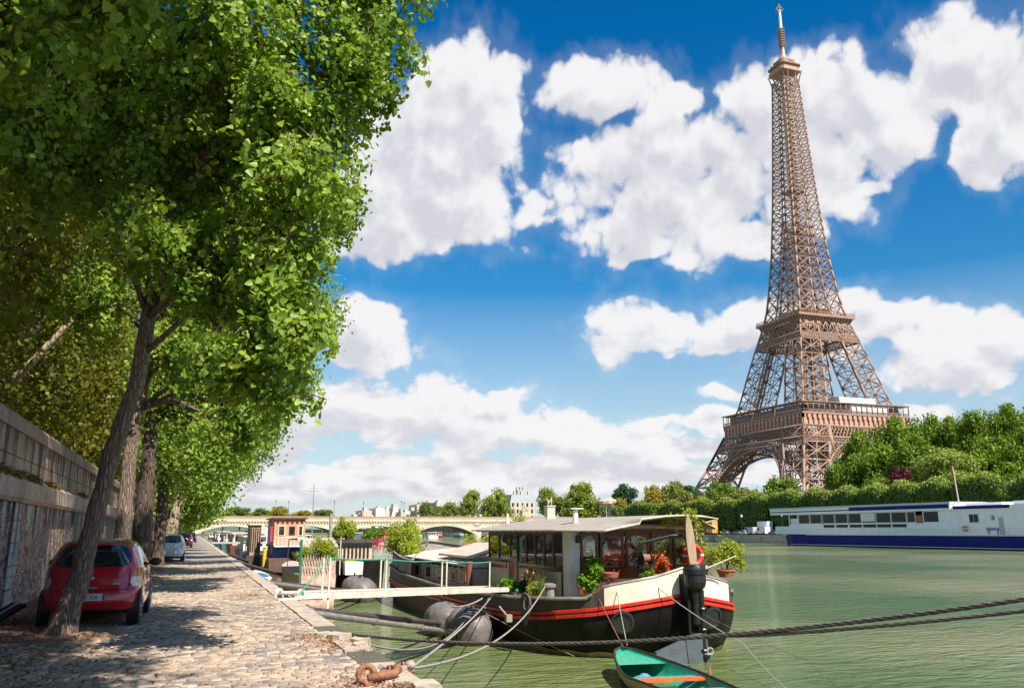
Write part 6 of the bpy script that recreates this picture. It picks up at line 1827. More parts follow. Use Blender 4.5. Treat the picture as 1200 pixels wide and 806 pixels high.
# cambered canvas roof with rafters
prof = [(11.50, 1.58), (12.0, 1.67), (12.7, 1.79), (13.6, 1.93), (14.5, 2.03), (15.2, 2.06), (15.9, 2.03), (16.5, 1.95), (17.1, 1.82), (17.5, 1.66)]
def roofrow(y, dz):
    k = 1.0
    out = []
    for (x, z) in prof:
        xx = x; zz = z
        if y < 27.0:           # the stern overhang sweeps up and narrows to the river side
            t = (27.0 - y) / 2.4
            xx = x + (0.85 * t if x < 13 else 0.0) - (1.15 * t if x > 16.5 else 0.0)
            zz = z - 0.02 * t
        out.append((xx, y, zz + dz))
    return out
mb = MB(); Y_ = [36.2, 34, 32, 30, 28, 27, 26.2, 25.4, 24.7]
mb.loft([roofrow(y, 0.035) for y in Y_], closed=False); mb.loft([roofrow(y, 0.0) for y in Y_[::-1]], closed=False)
for (y, fl) in ((36.2, 0), (24.7, 1)):
    a = roofrow(y, 0.035); b = roofrow(y, 0.0); mb.loft([a, b] if fl else [b, a], closed=False)
for j in (0, -1):
    mb.loft([[roofrow(y, 0.035)[j] for y in Y_], [roofrow(y, 0.0)[j] for y in Y_]], closed=False)
rf = mb.build('roof', M_roof, barge)
mb = MB()
for y in np.arange(25.0, 36.0, 0.55):
    mb.tube([(p[0], p[1], p[2] - 0.035) for p in roofrow(y, 0)], 0.026, 4)
build_split(mb, 'rafter', M_roofin, rf)
mb = MB(); mb.tube(roofrow(24.7, 0.02), 0.035, 6); mb.tube([roofrow(y, 0.015)[0] for y in Y_], 0.035, 6); mb.tube([roofrow(y, 0.015)[-1] for y in Y_], 0.035, 6)
mb.build('roof_edge', mat('roof_edge', (0.62, 0.54, 0.44), 0.6), rf)
mb = MB(); mb.box(12.3, 17.2, 25.9, 25.98, 1.52, 1.62) if False else mb.tube([(12.2, 26.55, 1.62), (13.4, 26.5, 1.70), (14.6, 26.5, 1.73), (15.8, 26.5, 1.70), (17.1, 26.55, 1.62)], 0.07, 6); mb.build('curved_beam', mat('beam_cream', (0.66, 0.55, 0.42), 0.6), barge)
mb = MB(); mb.cyl((12.9, 28.3, 1.7), (12.9, 28.3, 2.30), 0.10, 0.10, 12); mb.box(12.66, 13.14, 28.1, 28.5, 2.34, 2.37); mb.cyl((12.9, 28.3, 2.28), (12.9, 28.3, 2.35), 0.03, 0.03, 6); mb.build('chimney', M_white, barge)
mb = MB(); mb.box(12.14, 12.30, WY0 - 0.16, WY0 - 0.03, 1.18, 1.42); mb.cyl((12.22, WY0 - 0.1, 1.42), (12.22, WY0 - 0.1, 1.5), 0.03, 0.02, 6); mb.build('lantern', M_iron_bk, barge)
# the stern awning posts
mb = MB(); mb.cyl((15.75, 24.9, 0.2), (15.75, 24.9, 1.95), 0.035, 0.035, 8); mb.build('awning_post', M_white, barge)

# long cargo hold deckhouse forward of the wheelhouse
M_hold = mat('deckhouse_beige', (0.60, 0.47, 0.36), 0.6, col2=(0.44, 0.34, 0.26), nscale=1.8, dirt=(0.12, 0.09, 0.07), dscale=1.2, damt=0.6, stretch=(1, 1, 0.4))
M_roofw = mat('hatch_white', (0.66, 0.62, 0.58), 0.5, col2=(0.58, 0.52, 0.47), nscale=0.8)
mb = MB(); HX0, HX1 = 11.25, 18.2
mb.loft([[(HX0, 35.25, z), (HX0, 42, z), (HX0 + 0.1, 47.8, z), (HX1 - 0.1, 47.8, z), (HX1, 35.25, z)] for z in (-0.95, 0.02)], closed=True); mb.build('deckhouse_wall', M_hold, barge)
mb = MB()
def hz_(y): return 0.06 + 0.12 * max(0, (y - 35) / 13)
rows = [[(HX0 - 0.12, y, hz_(y)), (HX0 - 0.12, y, hz_(y) + 0.07), (12.6, y, hz_(y) + 0.30), (14.7, y, hz_(y) + 0.46), (16.8, y, hz_(y) + 0.30), (HX1 + 0.12, y, hz_(y) + 0.07), (HX1 + 0.12, y, hz_(y))] for y in (35.3, 39, 43, 48)]
mb.loft(rows, closed=True, cap0=True, cap1=True); dr = mb.build('deckhouse_roof', M_roofw, barge)
mb = MB()
for y in np.arange(36.4, 48, 1.15): mb.tube([(HX0 - 0.10, y, hz_(y) + 0.085), (12.6, y, hz_(y) + 0.315), (14.7, y, hz_(y) + 0.475), (16.8, y, hz_(y) + 0.315)], 0.012, 4)
build_split(mb, 'hatch_seam', M_hold, dr)
mb = MB(); v = [(11.6, 36.2, 0.38), (13.6, 36.2, 0.98), (13.4, 41.6, 0.92), (11.5, 41.6, 0.42)]
mb.add([(a, b, c) for a, b, c in v] + [(a, b, c + 0.09) for a, b, c in v], [(3, 2, 1, 0), (4, 5, 6, 7), (0, 1, 5, 4), (1, 2, 6, 5), (2, 3, 7, 6), (3, 0, 4, 7)]); mb.build('raised_hatch', mat('hatch_beige', (0.62, 0.52, 0.42), 0.6, nscale=2), dr)
for (y0, y1) in ((36.0, 36.9), (37.7, 38.5), (39.6, 40.5), (42.0, 42.8), (44.3, 45.1)):
    mb = MB(); mb.box(HX0 - 0.03, HX0 - 0.0, y0 - 0.08, y1 + 0.08, -0.70, -0.10); f = mb.build('hold_window', mat('window_cream', (0.55, 0.42, 0.28), 0.6), barge)
    mb = MB(); mb.box(HX0 - 0.045, HX0 - 0.032, y0, y1, -0.64, -0.16); mb.build('pane', glass_mat(), f)
mb = MB()
for y in np.arange(35.6, 48, 0.95): mb.box(HX0 - 0.16, HX0 - 0.0, y, y + 0.10, -0.02, 0.06)
build_split(mb, 'roof_bracket', M_hullside, barge)
mb = MB()
for y in np.arange(35.8, 47.5, 1.9):
    mb.cyl((10.75, y, -0.9), (10.75, y, -0.05), 0.018, 0.018, 6)
mb.tube([(10.75, y, -0.05) for y in (35.8, 40, 45.5)], 0.016, 5); mb.build('side_rail', M_iron_bk, barge)
# raised bow bulwark with a row of scuppers
mb = MB()
def bowz(s): return float(np.interp(s, [21, 25, 28.5, 32, 34.8], [0.05, 0.20, 0.42, 0.62, 0.9]))
for sd in (1, -1):
    S_ = [s for s in SS if s >= 21.5]
    mb.loft([[hp(s, railz(s) + 0.05, sd, -0.10) for s in S_], [hp(s, bowz(s), sd, -0.16) for s in S_]], closed=False)
    mb.loft([[hp(s, bowz(s) - 0.01, sd, -0.20) for s in S_], [hp(s, bowz(s) - 0.01, sd, -0.08) for s in S_], [hp(s, bowz(s) + 0.05, sd, -0.08) for s in S_], [hp(s, bowz(s) + 0.05, sd, -0.20) for s in S_]], closed=True)
mb.build('bow_bulwark', mat('bow_grey', (0.30, 0.28, 0.28), 0.6, col2=(0.2, 0.18, 0.17), nscale=2, stretch=(1, 1, 0.4)), barge)
mb = MB()
for s in np.arange(22.2, 33.5, 0.42):
    p = hp(s, bowz(s) - 0.10, 1, -0.13); q = hp(s + 0.2, bowz(s) - 0.10, 1, -0.13); mb.beam(p, q, 0.03, 0.07)
build_split(mb, 'scupper', M_iron_bk, barge)
mb = MB()
bf = [hp(s, bowz(s) - 0.12, 1, -0.2) for s in SS if s >= 22]; bf2 = [hp(s, bowz(s) - 0.12, -1, -0.2) for s in SS if s >= 22]
mb.loft([bf, bf2], closed=False); mb.build('foredeck', M_deck, barge)
mb = MB(); mb.cyl((13.9, 36.0, -0.6), (13.9, 36.0, 0.75), 0.12, 0.12, 8) if False else mb.cyl((11.0, 34.9, -0.75), (11.0, 34.9, 0.30), 0.13, 0.13, 10); mb.cyl((11.0, 34.9, 0.30), (11.0, 34.9, 0.34), 0.16, 0.16, 10); mb.build('mooring_post', mat('rusty_post', (0.24, 0.075, 0.045), 0.7, nscale=4), barge)
mb = MB(); mb.lathe((11.15, 26.6, -0.62), [(0.17, 0), (0.15, 0.35), (0.22, 0.40), (0.22, 0.47), (0.12, 0.52)], 14); mb.build('bollard', mat('bollard_grey', (0.25, 0.22, 0.20), 0.6), barge)

# ---- things on the barge
def foliage_blob(name, parent, lobes, n, per, size, m, seed, spread=0.06, **kw):
    return crown_obj(name, parent, np.random.default_rng(seed), lobes, n, per, spread, size, m, **kw)
M_pot = leaf_mat('pot_plant_leaf', (0.07, 0.16, 0.015), (0.20, 0.36, 0.03), trans=0.35)
M_potdk = leaf_mat('pot_plant_dark', (0.02, 0.06, 0.015), (0.05, 0.12, 0.02), trans=0.25)
M_flowy = leaf_mat('yellow_green_leaf', (0.16, 0.24, 0.03), (0.38, 0.42, 0.05), (0.70, 0.50, 0.05), trans=0.4)
M_flowr = leaf_mat('orange_flower', (0.60, 0.10, 0.03), (0.75, 0.22, 0.05), trans=0.3, tcol=(1, 1, 1))
M_strawm = leaf_mat('dry_straw', (0.50, 0.32, 0.14), (0.66, 0.45, 0.22), trans=0.2, tcol=(1, .9, .7))
M_flowred = leaf_mat('red_flower', (0.55, 0.03, 0.03), (0.70, 0.08, 0.06), trans=0.2, tcol=(1, 1, 1))
def plant(name, label, cat, loc, lobes, n, per, size, m, seed, pot=True, potr=0.16, poth=0.22, potm=None, spread=0.06, group=None, flowers=None, stems=True, hang=0.2):
    t = thing(name, label, cat, loc, group)
    L0 = [(loc[0] + a, loc[1] + b, loc[2] + c, d, e, f) for (a, b, c, d, e, f) in lobes]
    rq = random.Random(seed); L = []
    for (a, b, c, d, e, f) in L0:       # break every clump into uneven smaller ones
        for k in range(4):
            s_ = rq.uniform(0.30, 0.62)
            L.append((a + d * rq.uniform(-0.65, 0.65), b + e * rq.uniform(-0.65, 0.65), c + f * rq.uniform(-0.55, 0.85), d * s_, e * s_, f * s_ * rq.uniform(0.8, 1.5)))
    foliage_blob('leaves', t, L, n, per, size, m, seed, spread * 1.35, hang=hang, shell=0.8)
    if flowers: tag(foliage_blob('flowers', t, [(q[0], q[1], q[2] + q[5] * 0.15, q[3] * 1.05, q[4] * 1.05, q[5] * 1.05) for q in L], flowers[0], 3, flowers[1], flowers[2], seed + 1, spread * 0.6), kind='stuff')
    if pot:
        mb = MB(); mb.lathe(loc, [(potr * 0.75, 0), (potr, poth), (potr * 1.08, poth), (potr * 1.08, poth + 0.03), (potr * 0.9, poth + 0.03)], 14); mb.build('pot', potm or M_terra, t)
    if stems:
        mb = MB(); rr = random.Random(seed)
        for l in L[::2]: mb.tube([(loc[0], loc[1], loc[2] + 0.1), ((loc[0] + l[0]) / 2 + rr.uniform(-.05, .05), (loc[1] + l[1]) / 2, (loc[2] + l[2]) / 2 + 0.08), (l[0], l[1], l[2])], [0.014, 0.01, 0.005], 5)
        mb.build('stem', M_farbark, t)
    return t
dz0 = -0.76
plant('potted_plant', 'bright green leafy plant on the side deck below the brown cabin door', 'potted plant', (11.0, 30.0, dz0), [(0, 0, 0.42, 0.26, 0.3, 0.16), (0.1, 0.35, 0.40, 0.2, 0.25, 0.12)], 90, 16, 0.10, M_pot, 201, group='potted plants on the side deck of the barge')
plant('potted_plant', 'dark green spreading plant behind the bright one on the barge side deck', 'potted plant', (11.5, 29.4, dz0), [(0, 0, 0.5, 0.3, 0.5, 0.2), (0.1, -0.5, 0.42, 0.25, 0.4, 0.16)], 120, 16, 0.12, M_potdk, 202, group='potted plants on the side deck of the barge')
plant('potted_grass', 'bunch of dry straw coloured grass standing against the tan cabin wall', 'potted grass', (11.35, 28.2, dz0), [(0, 0.3, 0.95, 0.12, 0.42, 0.13), (0, -0.1, 0.75, 0.10, 0.24, 0.2), (0, -0.3, 0.5, 0.08, 0.12, 0.2)], 110, 14, 0.13, M_strawm, 203, hang=0.6)
plant('potted_plant', 'small yellow green plant beside the coil of rope', 'potted plant', (11.05, 27.75, dz0), [(0, 0, 0.36, 0.18, 0.22, 0.12)], 50, 14, 0.09, M_flowy, 204, group='potted plants on the side deck of the barge')
t = thing('potted_grass', 'upright tuft of fresh green grass blades next to the cream corner post', 'potted grass', (11.1, 27.25, dz0))
mb = MB(); rr = random.Random(8)
for i in range(110):
    a = rr.uniform(0, 2 * PI); l = rr.uniform(0.3, 0.75); sp = rr.uniform(0.05, 0.3)
    x, y = 11.1 + rr.gauss(0, 0.04), 27.25 + rr.gauss(0, 0.05)
    mb.tube([(x, y, dz0 + 0.15), (x + sp * 0.3 * math.cos(a), y + sp * 0.3 * math.sin(a), dz0 + 0.15 + l * 0.7), (x + sp * math.cos(a), y + sp * math.sin(a), dz0 + 0.15 + l)], [0.007, 0.006, 0.002], 3)
mb.build('blades', mat('grass_blade', (0.22, 0.32, 0.06), 0.6), t)
mb = MB(); mb.lathe((11.1, 27.25, dz0), [(0.11, 0), (0.14, 0.2), (0.13, 0.2)], 12); mb.build('pot', M_terra, t)
plant('potted_plant', 'lush light green bush between the corner post and the garden chair', 'potted plant', (12.0, 25.9, -0.42), [(0, 0, 0.40, 0.32, 0.3, 0.28), (0.45, -0.1, 0.52, 0.28, 0.3, 0.32), (0.55, 0, 0.85, 0.16, 0.2, 0.2)], 190, 18, 0.105, M_pot, 205, group='potted plants on the side deck of the barge')
plant('potted_plant', 'small bright green plant at the foot of the black crane', 'potted plant', (13.75, 24.75, -0.10), [(0, 0, 0.30, 0.17, 0.17, 0.22)], 80, 14, 0.08, M_pot, 206, potr=0.1, poth=0.12)
plant('flower_pot', 'mass of orange flowers in front of the wheelhouse stern windows', 'flower pot', (14.35, 25.4, -0.06), [(-0.15, 0, 0.42, 0.36, 0.25, 0.30), (0.25, 0, 0.46, 0.28, 0.25, 0.34)], 150, 12, 0.09, M_flowr, 207, flowers=(30, 0.09, M_flowy), potr=0.22)
plant('shrub', 'round yellow green shrub in a tub at the river side of the stern', 'shrub', (16.9, 25.0, 0.05), [(0, 0, 0.75, 0.42, 0.4, 0.32), (0.42, 0.1, 0.7, 0.32, 0.35, 0.28), (-0.38, 0, 0.68, 0.3, 0.3, 0.28), (0.1, 0, 0.98, 0.34, 0.3, 0.18), (0.6, 0.1, 0.48, 0.2, 0.25, 0.18)], 360, 14, 0.075, M_flowy, 208, flowers=(26, 0.06, M_flowr), potr=0.3, poth=0.2)
plant('climbing_vine', 'thin yellow green vine climbing over the stern end of the roof', 'vine', (15.75, 24.75, 0.3), [(-0.6, 0.3, 1.62, 0.5, 0.1, 0.10), (0.0, 0, 1.3, 0.1, 0.1, 0.35), (0.1, 0, 0.7, 0.07, 0.1, 0.3), (0.8, 0, 0.75, 0.05, 0.06, 0.5), (-0.2, 0, 1.8, 0.3, 0.2, 0.10)], 120, 7, 0.085, M_flowy, 209, pot=False)
# boxes with red pots and a green bar
t = thing('flower_trough', 'long dark green trough with two red pots along the barge side deck', 'trough', (11.05, 28.8, dz0))
mb = MB(); mb.box(10.85, 11.25, 27.9, 29.6, dz0, dz0 + 0.2); mb.build('trough', mat('dark_green_paint', (0.02, 0.07, 0.05), 0.6), t)
for y in (28.4, 28.95): mb = MB(); mb.lathe((10.82, y, dz0 + 0.02), [(0.07, 0), (0.10, 0.17), (0.09, 0.17)], 12); mb.build('pot', mat('red_pot', (0.5, 0.03, 0.03), 0.5), t)
t = thing('hand_pump', 'turquoise hand pump standing on the barge side deck', 'pump', (10.72, 28.35, dz0 - 0.5))
mb = MB(); mb.tube([(10.6, 28.35, -1.25), (10.6, 28.35, -0.45), (10.6, 28.2, -0.38), (10.6, 28.1, -0.45)], 0.03, 6); mb.build('pipe', mat('turquoise_paint', (0.03, 0.30, 0.24), 0.5), t)
mb = MB(); mb.cyl((10.25, 29.0, -1.0), (10.25, 28.1, -1.28), 0.035, 0.035, 8); mb.box(10.15, 10.35, 27.98, 28.18, -1.42, -1.18); mb.build('fender_arm', M_rope, t)
# coil of rope hanging from the bollard
mb = MB(); rr = random.Random(3)
for i in range(12):
    w_ = rr.uniform(0.12, 0.34); h = rr.uniform(0.55, 1.0); x = 10.42 + rr.uniform(-0.03, 0.03); yc = 26.9 + rr.uniform(-0.12, 0.12)
    pts = []
    for k in range(25):
        a = 2 * PI * k / 24
        pts.append((x - 0.02 * math.sin(a), yc + w_ * math.sin(a) * (1 + 0.3 * math.cos(a)), -0.42 - h * (0.5 - 0.5 * math.cos(a)) ** 0.8 * (1 if i else 1.25)))
    mb.tube(pts, 0.02, 5, caps=False)
tag(mb.build('rope_coil', M_roped, origin=(10.5, 26.9, -1.0)), 'dark coil of rope hanging over the side of the barge', 'rope')
# garden chair with a wicker basket, table with red bowls
t = thing('garden_chair', 'folding slatted garden chair carrying a red wicker basket at the edge of the stern deck', 'chair', (12.75, 25.3, -0.3))
for yy in (25.1, 25.45):
    mb = MB(); mb.beam((12.45, yy, -0.75), (12.95, yy, 0.35), 0.03); mb.build('leg', M_wood, t)
    mb = MB(); mb.beam((12.95, yy, -0.35), (12.45, yy, 0.15), 0.03); mb.build('leg', M_wood, t)
mb = MB()
for i in range(5): mb.box(12.48 + i * 0.1, 12.55 + i * 0.1, 25.08, 25.48, -0.02, 0.0)
mb.build('seat', M_wood, t)
t = thing('wicker_basket', 'round reddish wicker basket on the garden chair', 'basket', (12.72, 25.25, 0.02))
mb = MB(); mb.lathe((12.72, 25.25, 0.02), [(0.17, 0), (0.24, 0.10), (0.27, 0.24), (0.25, 0.25), (0.2, 0.1)], 20); mb.build('bowl', mat('wicker', (0.42, 0.13, 0.09), 0.8, col2=(0.22, 0.06, 0.04), nscale=30, bump=0.6), t)
t = thing('side_table', 'small black round table with two terracotta bowls in front of the stern windows', 'table', (12.95, 25.95, -0.5))
mb = MB(); mb.cyl((12.95, 25.95, 0.42), (12.95, 25.95, 0.45), 0.38, 0.38, 20); mb.build('table_top', M_iron_bk, t)
for a in (0.3, 2.4, 4.5): mb = MB(); mb.tube([(12.95 + 0.08 * math.cos(a), 25.95 + 0.08 * math.sin(a), 0.42), (12.95 + 0.3 * math.cos(a), 25.95 + 0.3 * math.sin(a), -0.5)], 0.015, 5); mb.build('leg', M_wood, t)
for x in (12.80, 13.12):
    mb = MB(); mb.lathe((x, 25.9, 0.455), [(0.08, 0), (0.14, 0.10), (0.13, 0.12)], 16); tag(mb.build('clay_bowl', M_terra, origin=(x, 25.9, 0.455)), 'left terracotta bowl on the round table' if x < 13 else 'right terracotta bowl on the round table', 'bowl')
# trellis panel
mb = MB(); 
for i in range(9):
    a = 15.05 + i * 0.12; mb.beam((a, 24.95, 0.1), (a + 0.32, 24.95, 0.45), 0.02); mb.beam((a + 0.32, 24.95, 0.1), (a, 24.95, 0.45), 0.02)
mb.box(15.0, 16.4, 24.93, 24.97, 0.44, 0.49); mb.box(15.0, 16.4, 24.93, 24.97, 0.06, 0.10)
tag(mb.build('trellis_panel', M_wood, origin=(15.7, 24.95, 0.1)), 'low dark lattice panel on the stern rail', 'trellis')
# crane davit with hand winch
t = thing('boat_crane', 'black iron hand crane with a spoked winch wheel on the stern deck', 'crane', (13.35, 24.75, -0.1))
A = (13.45, 24.75)
mb = MB(); mb.cyl((13.45, 24.75, -0.1), (13.45, 24.75, 1.02), 0.05, 0.045, 10); mb.build('post', M_iron_bk, t)
mb = MB(); mb.tube([(13.45, 24.75, 1.0), (13.52, 24.7, 1.18), (14.55, 24.4, 1.42), (14.85, 24.3, 1.40)], [0.05, 0.05, 0.045, 0.05], 8); mb.tube([(13.55, 24.75, 0.05), (14.55, 24.42, 1.36)], 0.035, 8); mb.build('jib', M_iron_bk, t)
mb = MB(); mb.torus((13.30, 24.62, 0.62), 0.27, 0.022, 'x', 24, 6)
for i in range(6):
    a = i * PI / 3; mb.cyl((13.30, 24.62, 0.62), (13.30, 24.62 + 0.27 * math.cos(a), 0.62 + 0.27 * math.sin(a)), 0.014, 0.014, 5)
# turn the wheel towards the viewer
wv = [(13.30 + (y - 24.62) * 0.75, 24.62 - (y - 24.62) * 0.45, z) for (x, y, z) in mb.v]
mb.v = wv; wh = mb.build('winch_wheel', M_iron_bk, t)
mb = MB(); mb.cyl((13.5, 24.6, 0.72), (13.78, 24.6, 0.72), 0.13, 0.13, 14); mb.build('winch_drum', mat('rust_brown', (0.30, 0.12, 0.07), 0.7, nscale=8), t)
mb = MB(); mb.cyl((13.47, 24.6, 0.72), (13.5, 24.6, 0.72), 0.2, 0.2, 16); mb.cyl((13.78, 24.6, 0.72), (13.81, 24.6, 0.72), 0.2, 0.2, 16); mb.box(13.4, 13.85, 24.55, 24.65, 0.40, 0.52); mb.build('winch_frame', M_iron_bk, t)
# life ring
t = thing('life_ring', 'red life ring with white bands hanging at the stern of the barge', 'life ring', (15.35, 24.5, 0.5))
M_lr = mat('life_ring_red', (0.72, 0.055, 0.03), 0.4)
mb = MB(); mb.torus((15.35, 24.5, 0.78), 0.30, 0.085, 'y', 36, 12); rg_ = mb.build('ring', M_lr, t, smooth=True)
mb = MB()
for a in (PI * 0.02, PI * 0.5, PI, PI * 1.55): mb.torus((15.35, 24.5, 0.78), 0.30, 0.089, 'y', 4, 12, a - 0.10, a + 0.10)
mb.build('band', mat('life_ring_white', (0.75, 0.72, 0.68), 0.5), rg_)
# upright pointed board (leeboard) behind the rudder head
mb = MB(); n = 24; pl = []
for i in range(n):
    a = 2 * PI * i / n; pl.append((0.21 * math.cos(a), 0.92 * math.sin(a)))
vs = []
for s_ in (-0.03, 0.03):
    for (a, b) in pl:
        px_ = a + 0.10 * (-b / 0.92); vs.append((14.98 + px_ * 0.9, 24.02 + s_ + px_ * 0.25, 1.12 + b))
mb.add(vs, [tuple(range(n)), tuple(range(2 * n - 1, n - 1, -1))] + [(i, i + n, (i + 1) % n + n, (i + 1) % n) for i in range(n)])
t = thing('oval_board', 'tall pointed oval wooden board standing upright on the stern', 'wooden board', (14.98, 24.0, 0.2))
mb.build('board', mat('board_wood', (0.42, 0.30, 0.19), 0.5, col2=(0.30, 0.2, 0.12), nscale=6, stretch=(1, 1, 0.2)), t)
mb = MB(); mb.tube([vs[n + i] for i in range(n)] + [vs[n]], 0.014, 5); mb.build('rim', M_wooddk, t)
mb = MB(); mb.cyl((15.05, 23.7, 0.32), (16.3, 23.5, 0.78), 0.03, 0.02, 6); tag(mb.build('boat_pole', mat('pole_wood', (0.55, 0.42, 0.28), 0.6), origin=(15.6, 23.6, 0.5)), 'pale wooden pole sticking out over the stern towards the shrub', 'pole')
# plants, chair and parasol on the hold roof
plant('planter', 'tall mass of yellow green plants growing on the barge foredeck', 'planter', (12.3, 49.5, 0.35), [(-0.7, 2.6, 0.7, 0.6, 0.9, 0.6), (-0.4, 0.6, 0.6, 0.6, 0.8, 0.5), (0.2, 1.6, 1.15, 0.35, 0.5, 0.6), (-0.5, -1.0, 0.35, 0.4, 0.7, 0.35), (0.2, 3.2, 1.1, 0.4, 0.6, 0.75), (-0.9, 1.6, 0.95, 0.25, 0.5, 0.55), (-0.2, -0.4, 0.75, 0.22, 0.4, 0.45), (-0.7, -2.0, 0.2, 0.3, 0.5, 0.25)], 560, 14, 0.14, M_flowy, 211, spread=0.15, pot=False, flowers=(40, 0.09, M_flowr))
plant('planter', 'row of mixed plants with orange flowers on the white hold roof', 'planter', (15.6, 45.0, 0.5), [(-1.0, 0, 0.4, 0.6, 0.6, 0.35), (0.0, 0, 0.6, 0.6, 0.6, 0.55), (1.0, 0, 0.7, 0.5, 0.5, 0.6), (1.5, 0.5, 0.9, 0.4, 0.5, 0.8)], 300, 14, 0.13, M_flowy, 212, spread=0.11, pot=False, flowers=(70, 0.13, M_flowr))
plant('planter', 'orange red geraniums at the left of the plants on the white hold roof', 'planter', (14.0, 44.0, 0.5), [(0, 0, 0.15, 0.75, 0.4, 0.18)], 90, 10, 0.12, M_flowr, 213, pot=False, stems=False)
t = thing('plastic_chair', 'white plastic garden chair standing on the hold roof', 'chair', (15.4, 42.5, 0.5))
mb = MB(); mb.torus((15.4, 42.7, 0.98), 0.26, 0.03, 'y', 16, 6, 0, PI); mb.box(15.14, 15.66, 42.68, 42.72, 0.9, 1.18)
mb.build('backrest', M_white, t); mb = MB(); mb.box(15.15, 15.65, 42.2, 42.7, 0.88, 0.92); mb.build('seat', M_white, t)
for (x, y) in ((15.17, 42.22), (15.63, 42.22), (15.17, 42.68), (15.63, 42.68)): mb = MB(); mb.cyl((x, y, 0.48), (x, y, 0.88), 0.02, 0.02, 6); mb.build('leg', M_white, t)
t = thing('parasol', 'closed white parasol standing between the hold roof and the wheelhouse', 'parasol', (16.2, 44.5, 0.4))
mb = MB(); mb.cyl((16.2, 44.5, 0.4), (16.2, 44.5, 2.5), 0.03, 0.03, 6); mb.build('pole', M_white, t)
mb = MB(); mb.lathe((16.2, 44.5, 0.95), [(0.30, 0), (0.26, 0.08), (0.14, 0.5), (0.11, 1.1), (0.04, 1.55)], 12); mb.build('canopy', M_white, t)
t = thing('pinwheel', 'red and white paper pinwheels on sticks at the bow of the barge', 'pinwheel', (11.2, 54.0, 0.5))
for (x, z, r_) in ((11.5, 1.35, 0.36), (10.95, 0.80, 0.42), (11.35, 1.0, 0.30)):
    mb = MB()
    for i in range(6):
        a = i * PI / 3 + z
        mb.add([(x, 53.8, z), (x + r_ * math.cos(a), 53.75, z + r_ * math.sin(a)), (x + r_ * 0.8 * math.cos(a + 0.6), 53.85, z + r_ * 0.8 * math.sin(a + 0.6))], [(0, 1, 2)])
    mb.build('vanes', mat('pinwheel_red' if z != 1.0 else 'pinwheel_pink', (0.65, 0.05, 0.12) if z != 1.0 else (0.75, 0.45, 0.45), 0.5), t)
    mb = MB(); mb.cyl((x, 53.9, 0.2), (x, 53.9, z), 0.015, 0.015, 5); mb.build('stick', M_wood, t)
# ------------------------------------------------------------------ gangway, mooring poles, floats, ropes
M_alu = mat('gangway_white', (0.72, 0.66, 0.58), 0.45, col2=(0.60, 0.52, 0.44), nscale=3, dirt=(0.4, 0.28, 0.18), dscale=4, damt=0.5)
M_greenrope = mat('green_rope', (0.04, 0.30, 0.20), 0.8, col2=(0.02, 0.18, 0.12), nscale=25)
GA = Vector((2.25, 21.95, 0.10)); GB = Vector((10.55, 29.85, -0.42)); GD = (GB - GA)
gn = Vector((GD.y, -GD.x, 0)).normalized()
t = thing('gangway', 'long narrow white gangway with a green rope handrail from the quay to the barge', 'gangway', GA)
mb = MB(); mb.beam(GA + gn * 0.36 - Vector((0, 0, 0.05)), GB + gn * 0.36 - Vector((0, 0, 0.05)), 0.07, 0.16); mb.build('side_beam', M_alu, t)
mb = MB(); mb.beam(GA - gn * 0.36 - Vector((0, 0, 0.05)), GB - gn * 0.36 - Vector((0, 0, 0.05)), 0.07, 0.22); mb.build('side_beam', M_alu, t)
mb = MB()
for i in range(48):
    c = GA + GD * ((i + 0.5) / 48); mb.beam(c - gn * 0.32, c + gn * 0.32, 0.17, 0.03)
build_split(mb, 'walkway_plank', mat('gangway_planks', (0.42, 0.36, 0.30), 0.7, nscale=5), t)
posts = [0.075, 0.098, 0.295, 0.318, 0.585, 0.610, 0.865]
tops = []
for i, f in enumerate(posts):
    p = GA + GD * f + gn * 0.40; q = p + Vector((0.02, 0.02, 0.88))
    mb = MB(); mb.cyl(p - Vector((0, 0, 0.14)), q, 0.026, 0.026, 8); mb.build('post', M_alu, t)
    if i in (1, 2, 3, 4, 5, 6): tops.append(q)
mb = MB()
pts = []
for a, b in zip(tops[:-1], tops[1:]):
    for k in range(6):
        u = k / 6; v = a.lerp(b, u); v.z -= 0.10 * (b - a).length / 2.4 * 4 * u * (1 - u) * 0.35; pts.append(v[:])
pts.append(tops[-1][:]); pts.append((10.7, 30.6, -0.5))
mb.tube(pts, 0.024, 6); mb.tube([tops[0][:], (GA + gn * 0.4)[:]], 0.012, 5); mb.tube([(GA + GD * 0.075 + gn * 0.40 + Vector((0, 0, 0.85)))[:], (GA + gn * 0.3 + Vector((0.1, 0, 0)))[:]], 0.010, 5)
mb.build('rope_rail', M_greenrope, t)
for s_ in (-0.35, 0.35):
    c = GA + gn * s_ + GD * 0.012; w = MB()
    w.cyl(c - gn * 0.04 + Vector((0, 0, 0.02)), c + gn * 0.04 + Vector((0, 0, 0.02)), 0.12, 0.12, 18); wo = w.build('wheel', mat('wheel_white', (0.7, 0.68, 0.62), 0.6), t)
    w = MB(); w.cyl(c - gn * 0.05 + Vector((0, 0, 0.02)), c + gn * 0.05 + Vector((0, 0, 0.02)), 0.05, 0.05, 10); w.build('hub', M_greenrope, wo)
mb = MB(); mb.beam((2.0, 21.4, 0.02), (3.3, 22.2, 0.0), 0.12, 0.05); mb.beam((3.3, 22.2, 0.0), (3.3, 22.2, -0.35), 0.05); tag(mb.build('mooring_bracket', M_alu, origin=(2.6, 21.8, 0)), 'white bracket lying under the quay end of the gangway', 'bracket')
M_pole = mat('mooring_pole_grey', (0.27, 0.23, 0.22), 0.6, col2=(0.16, 0.13, 0.12), nscale=4)
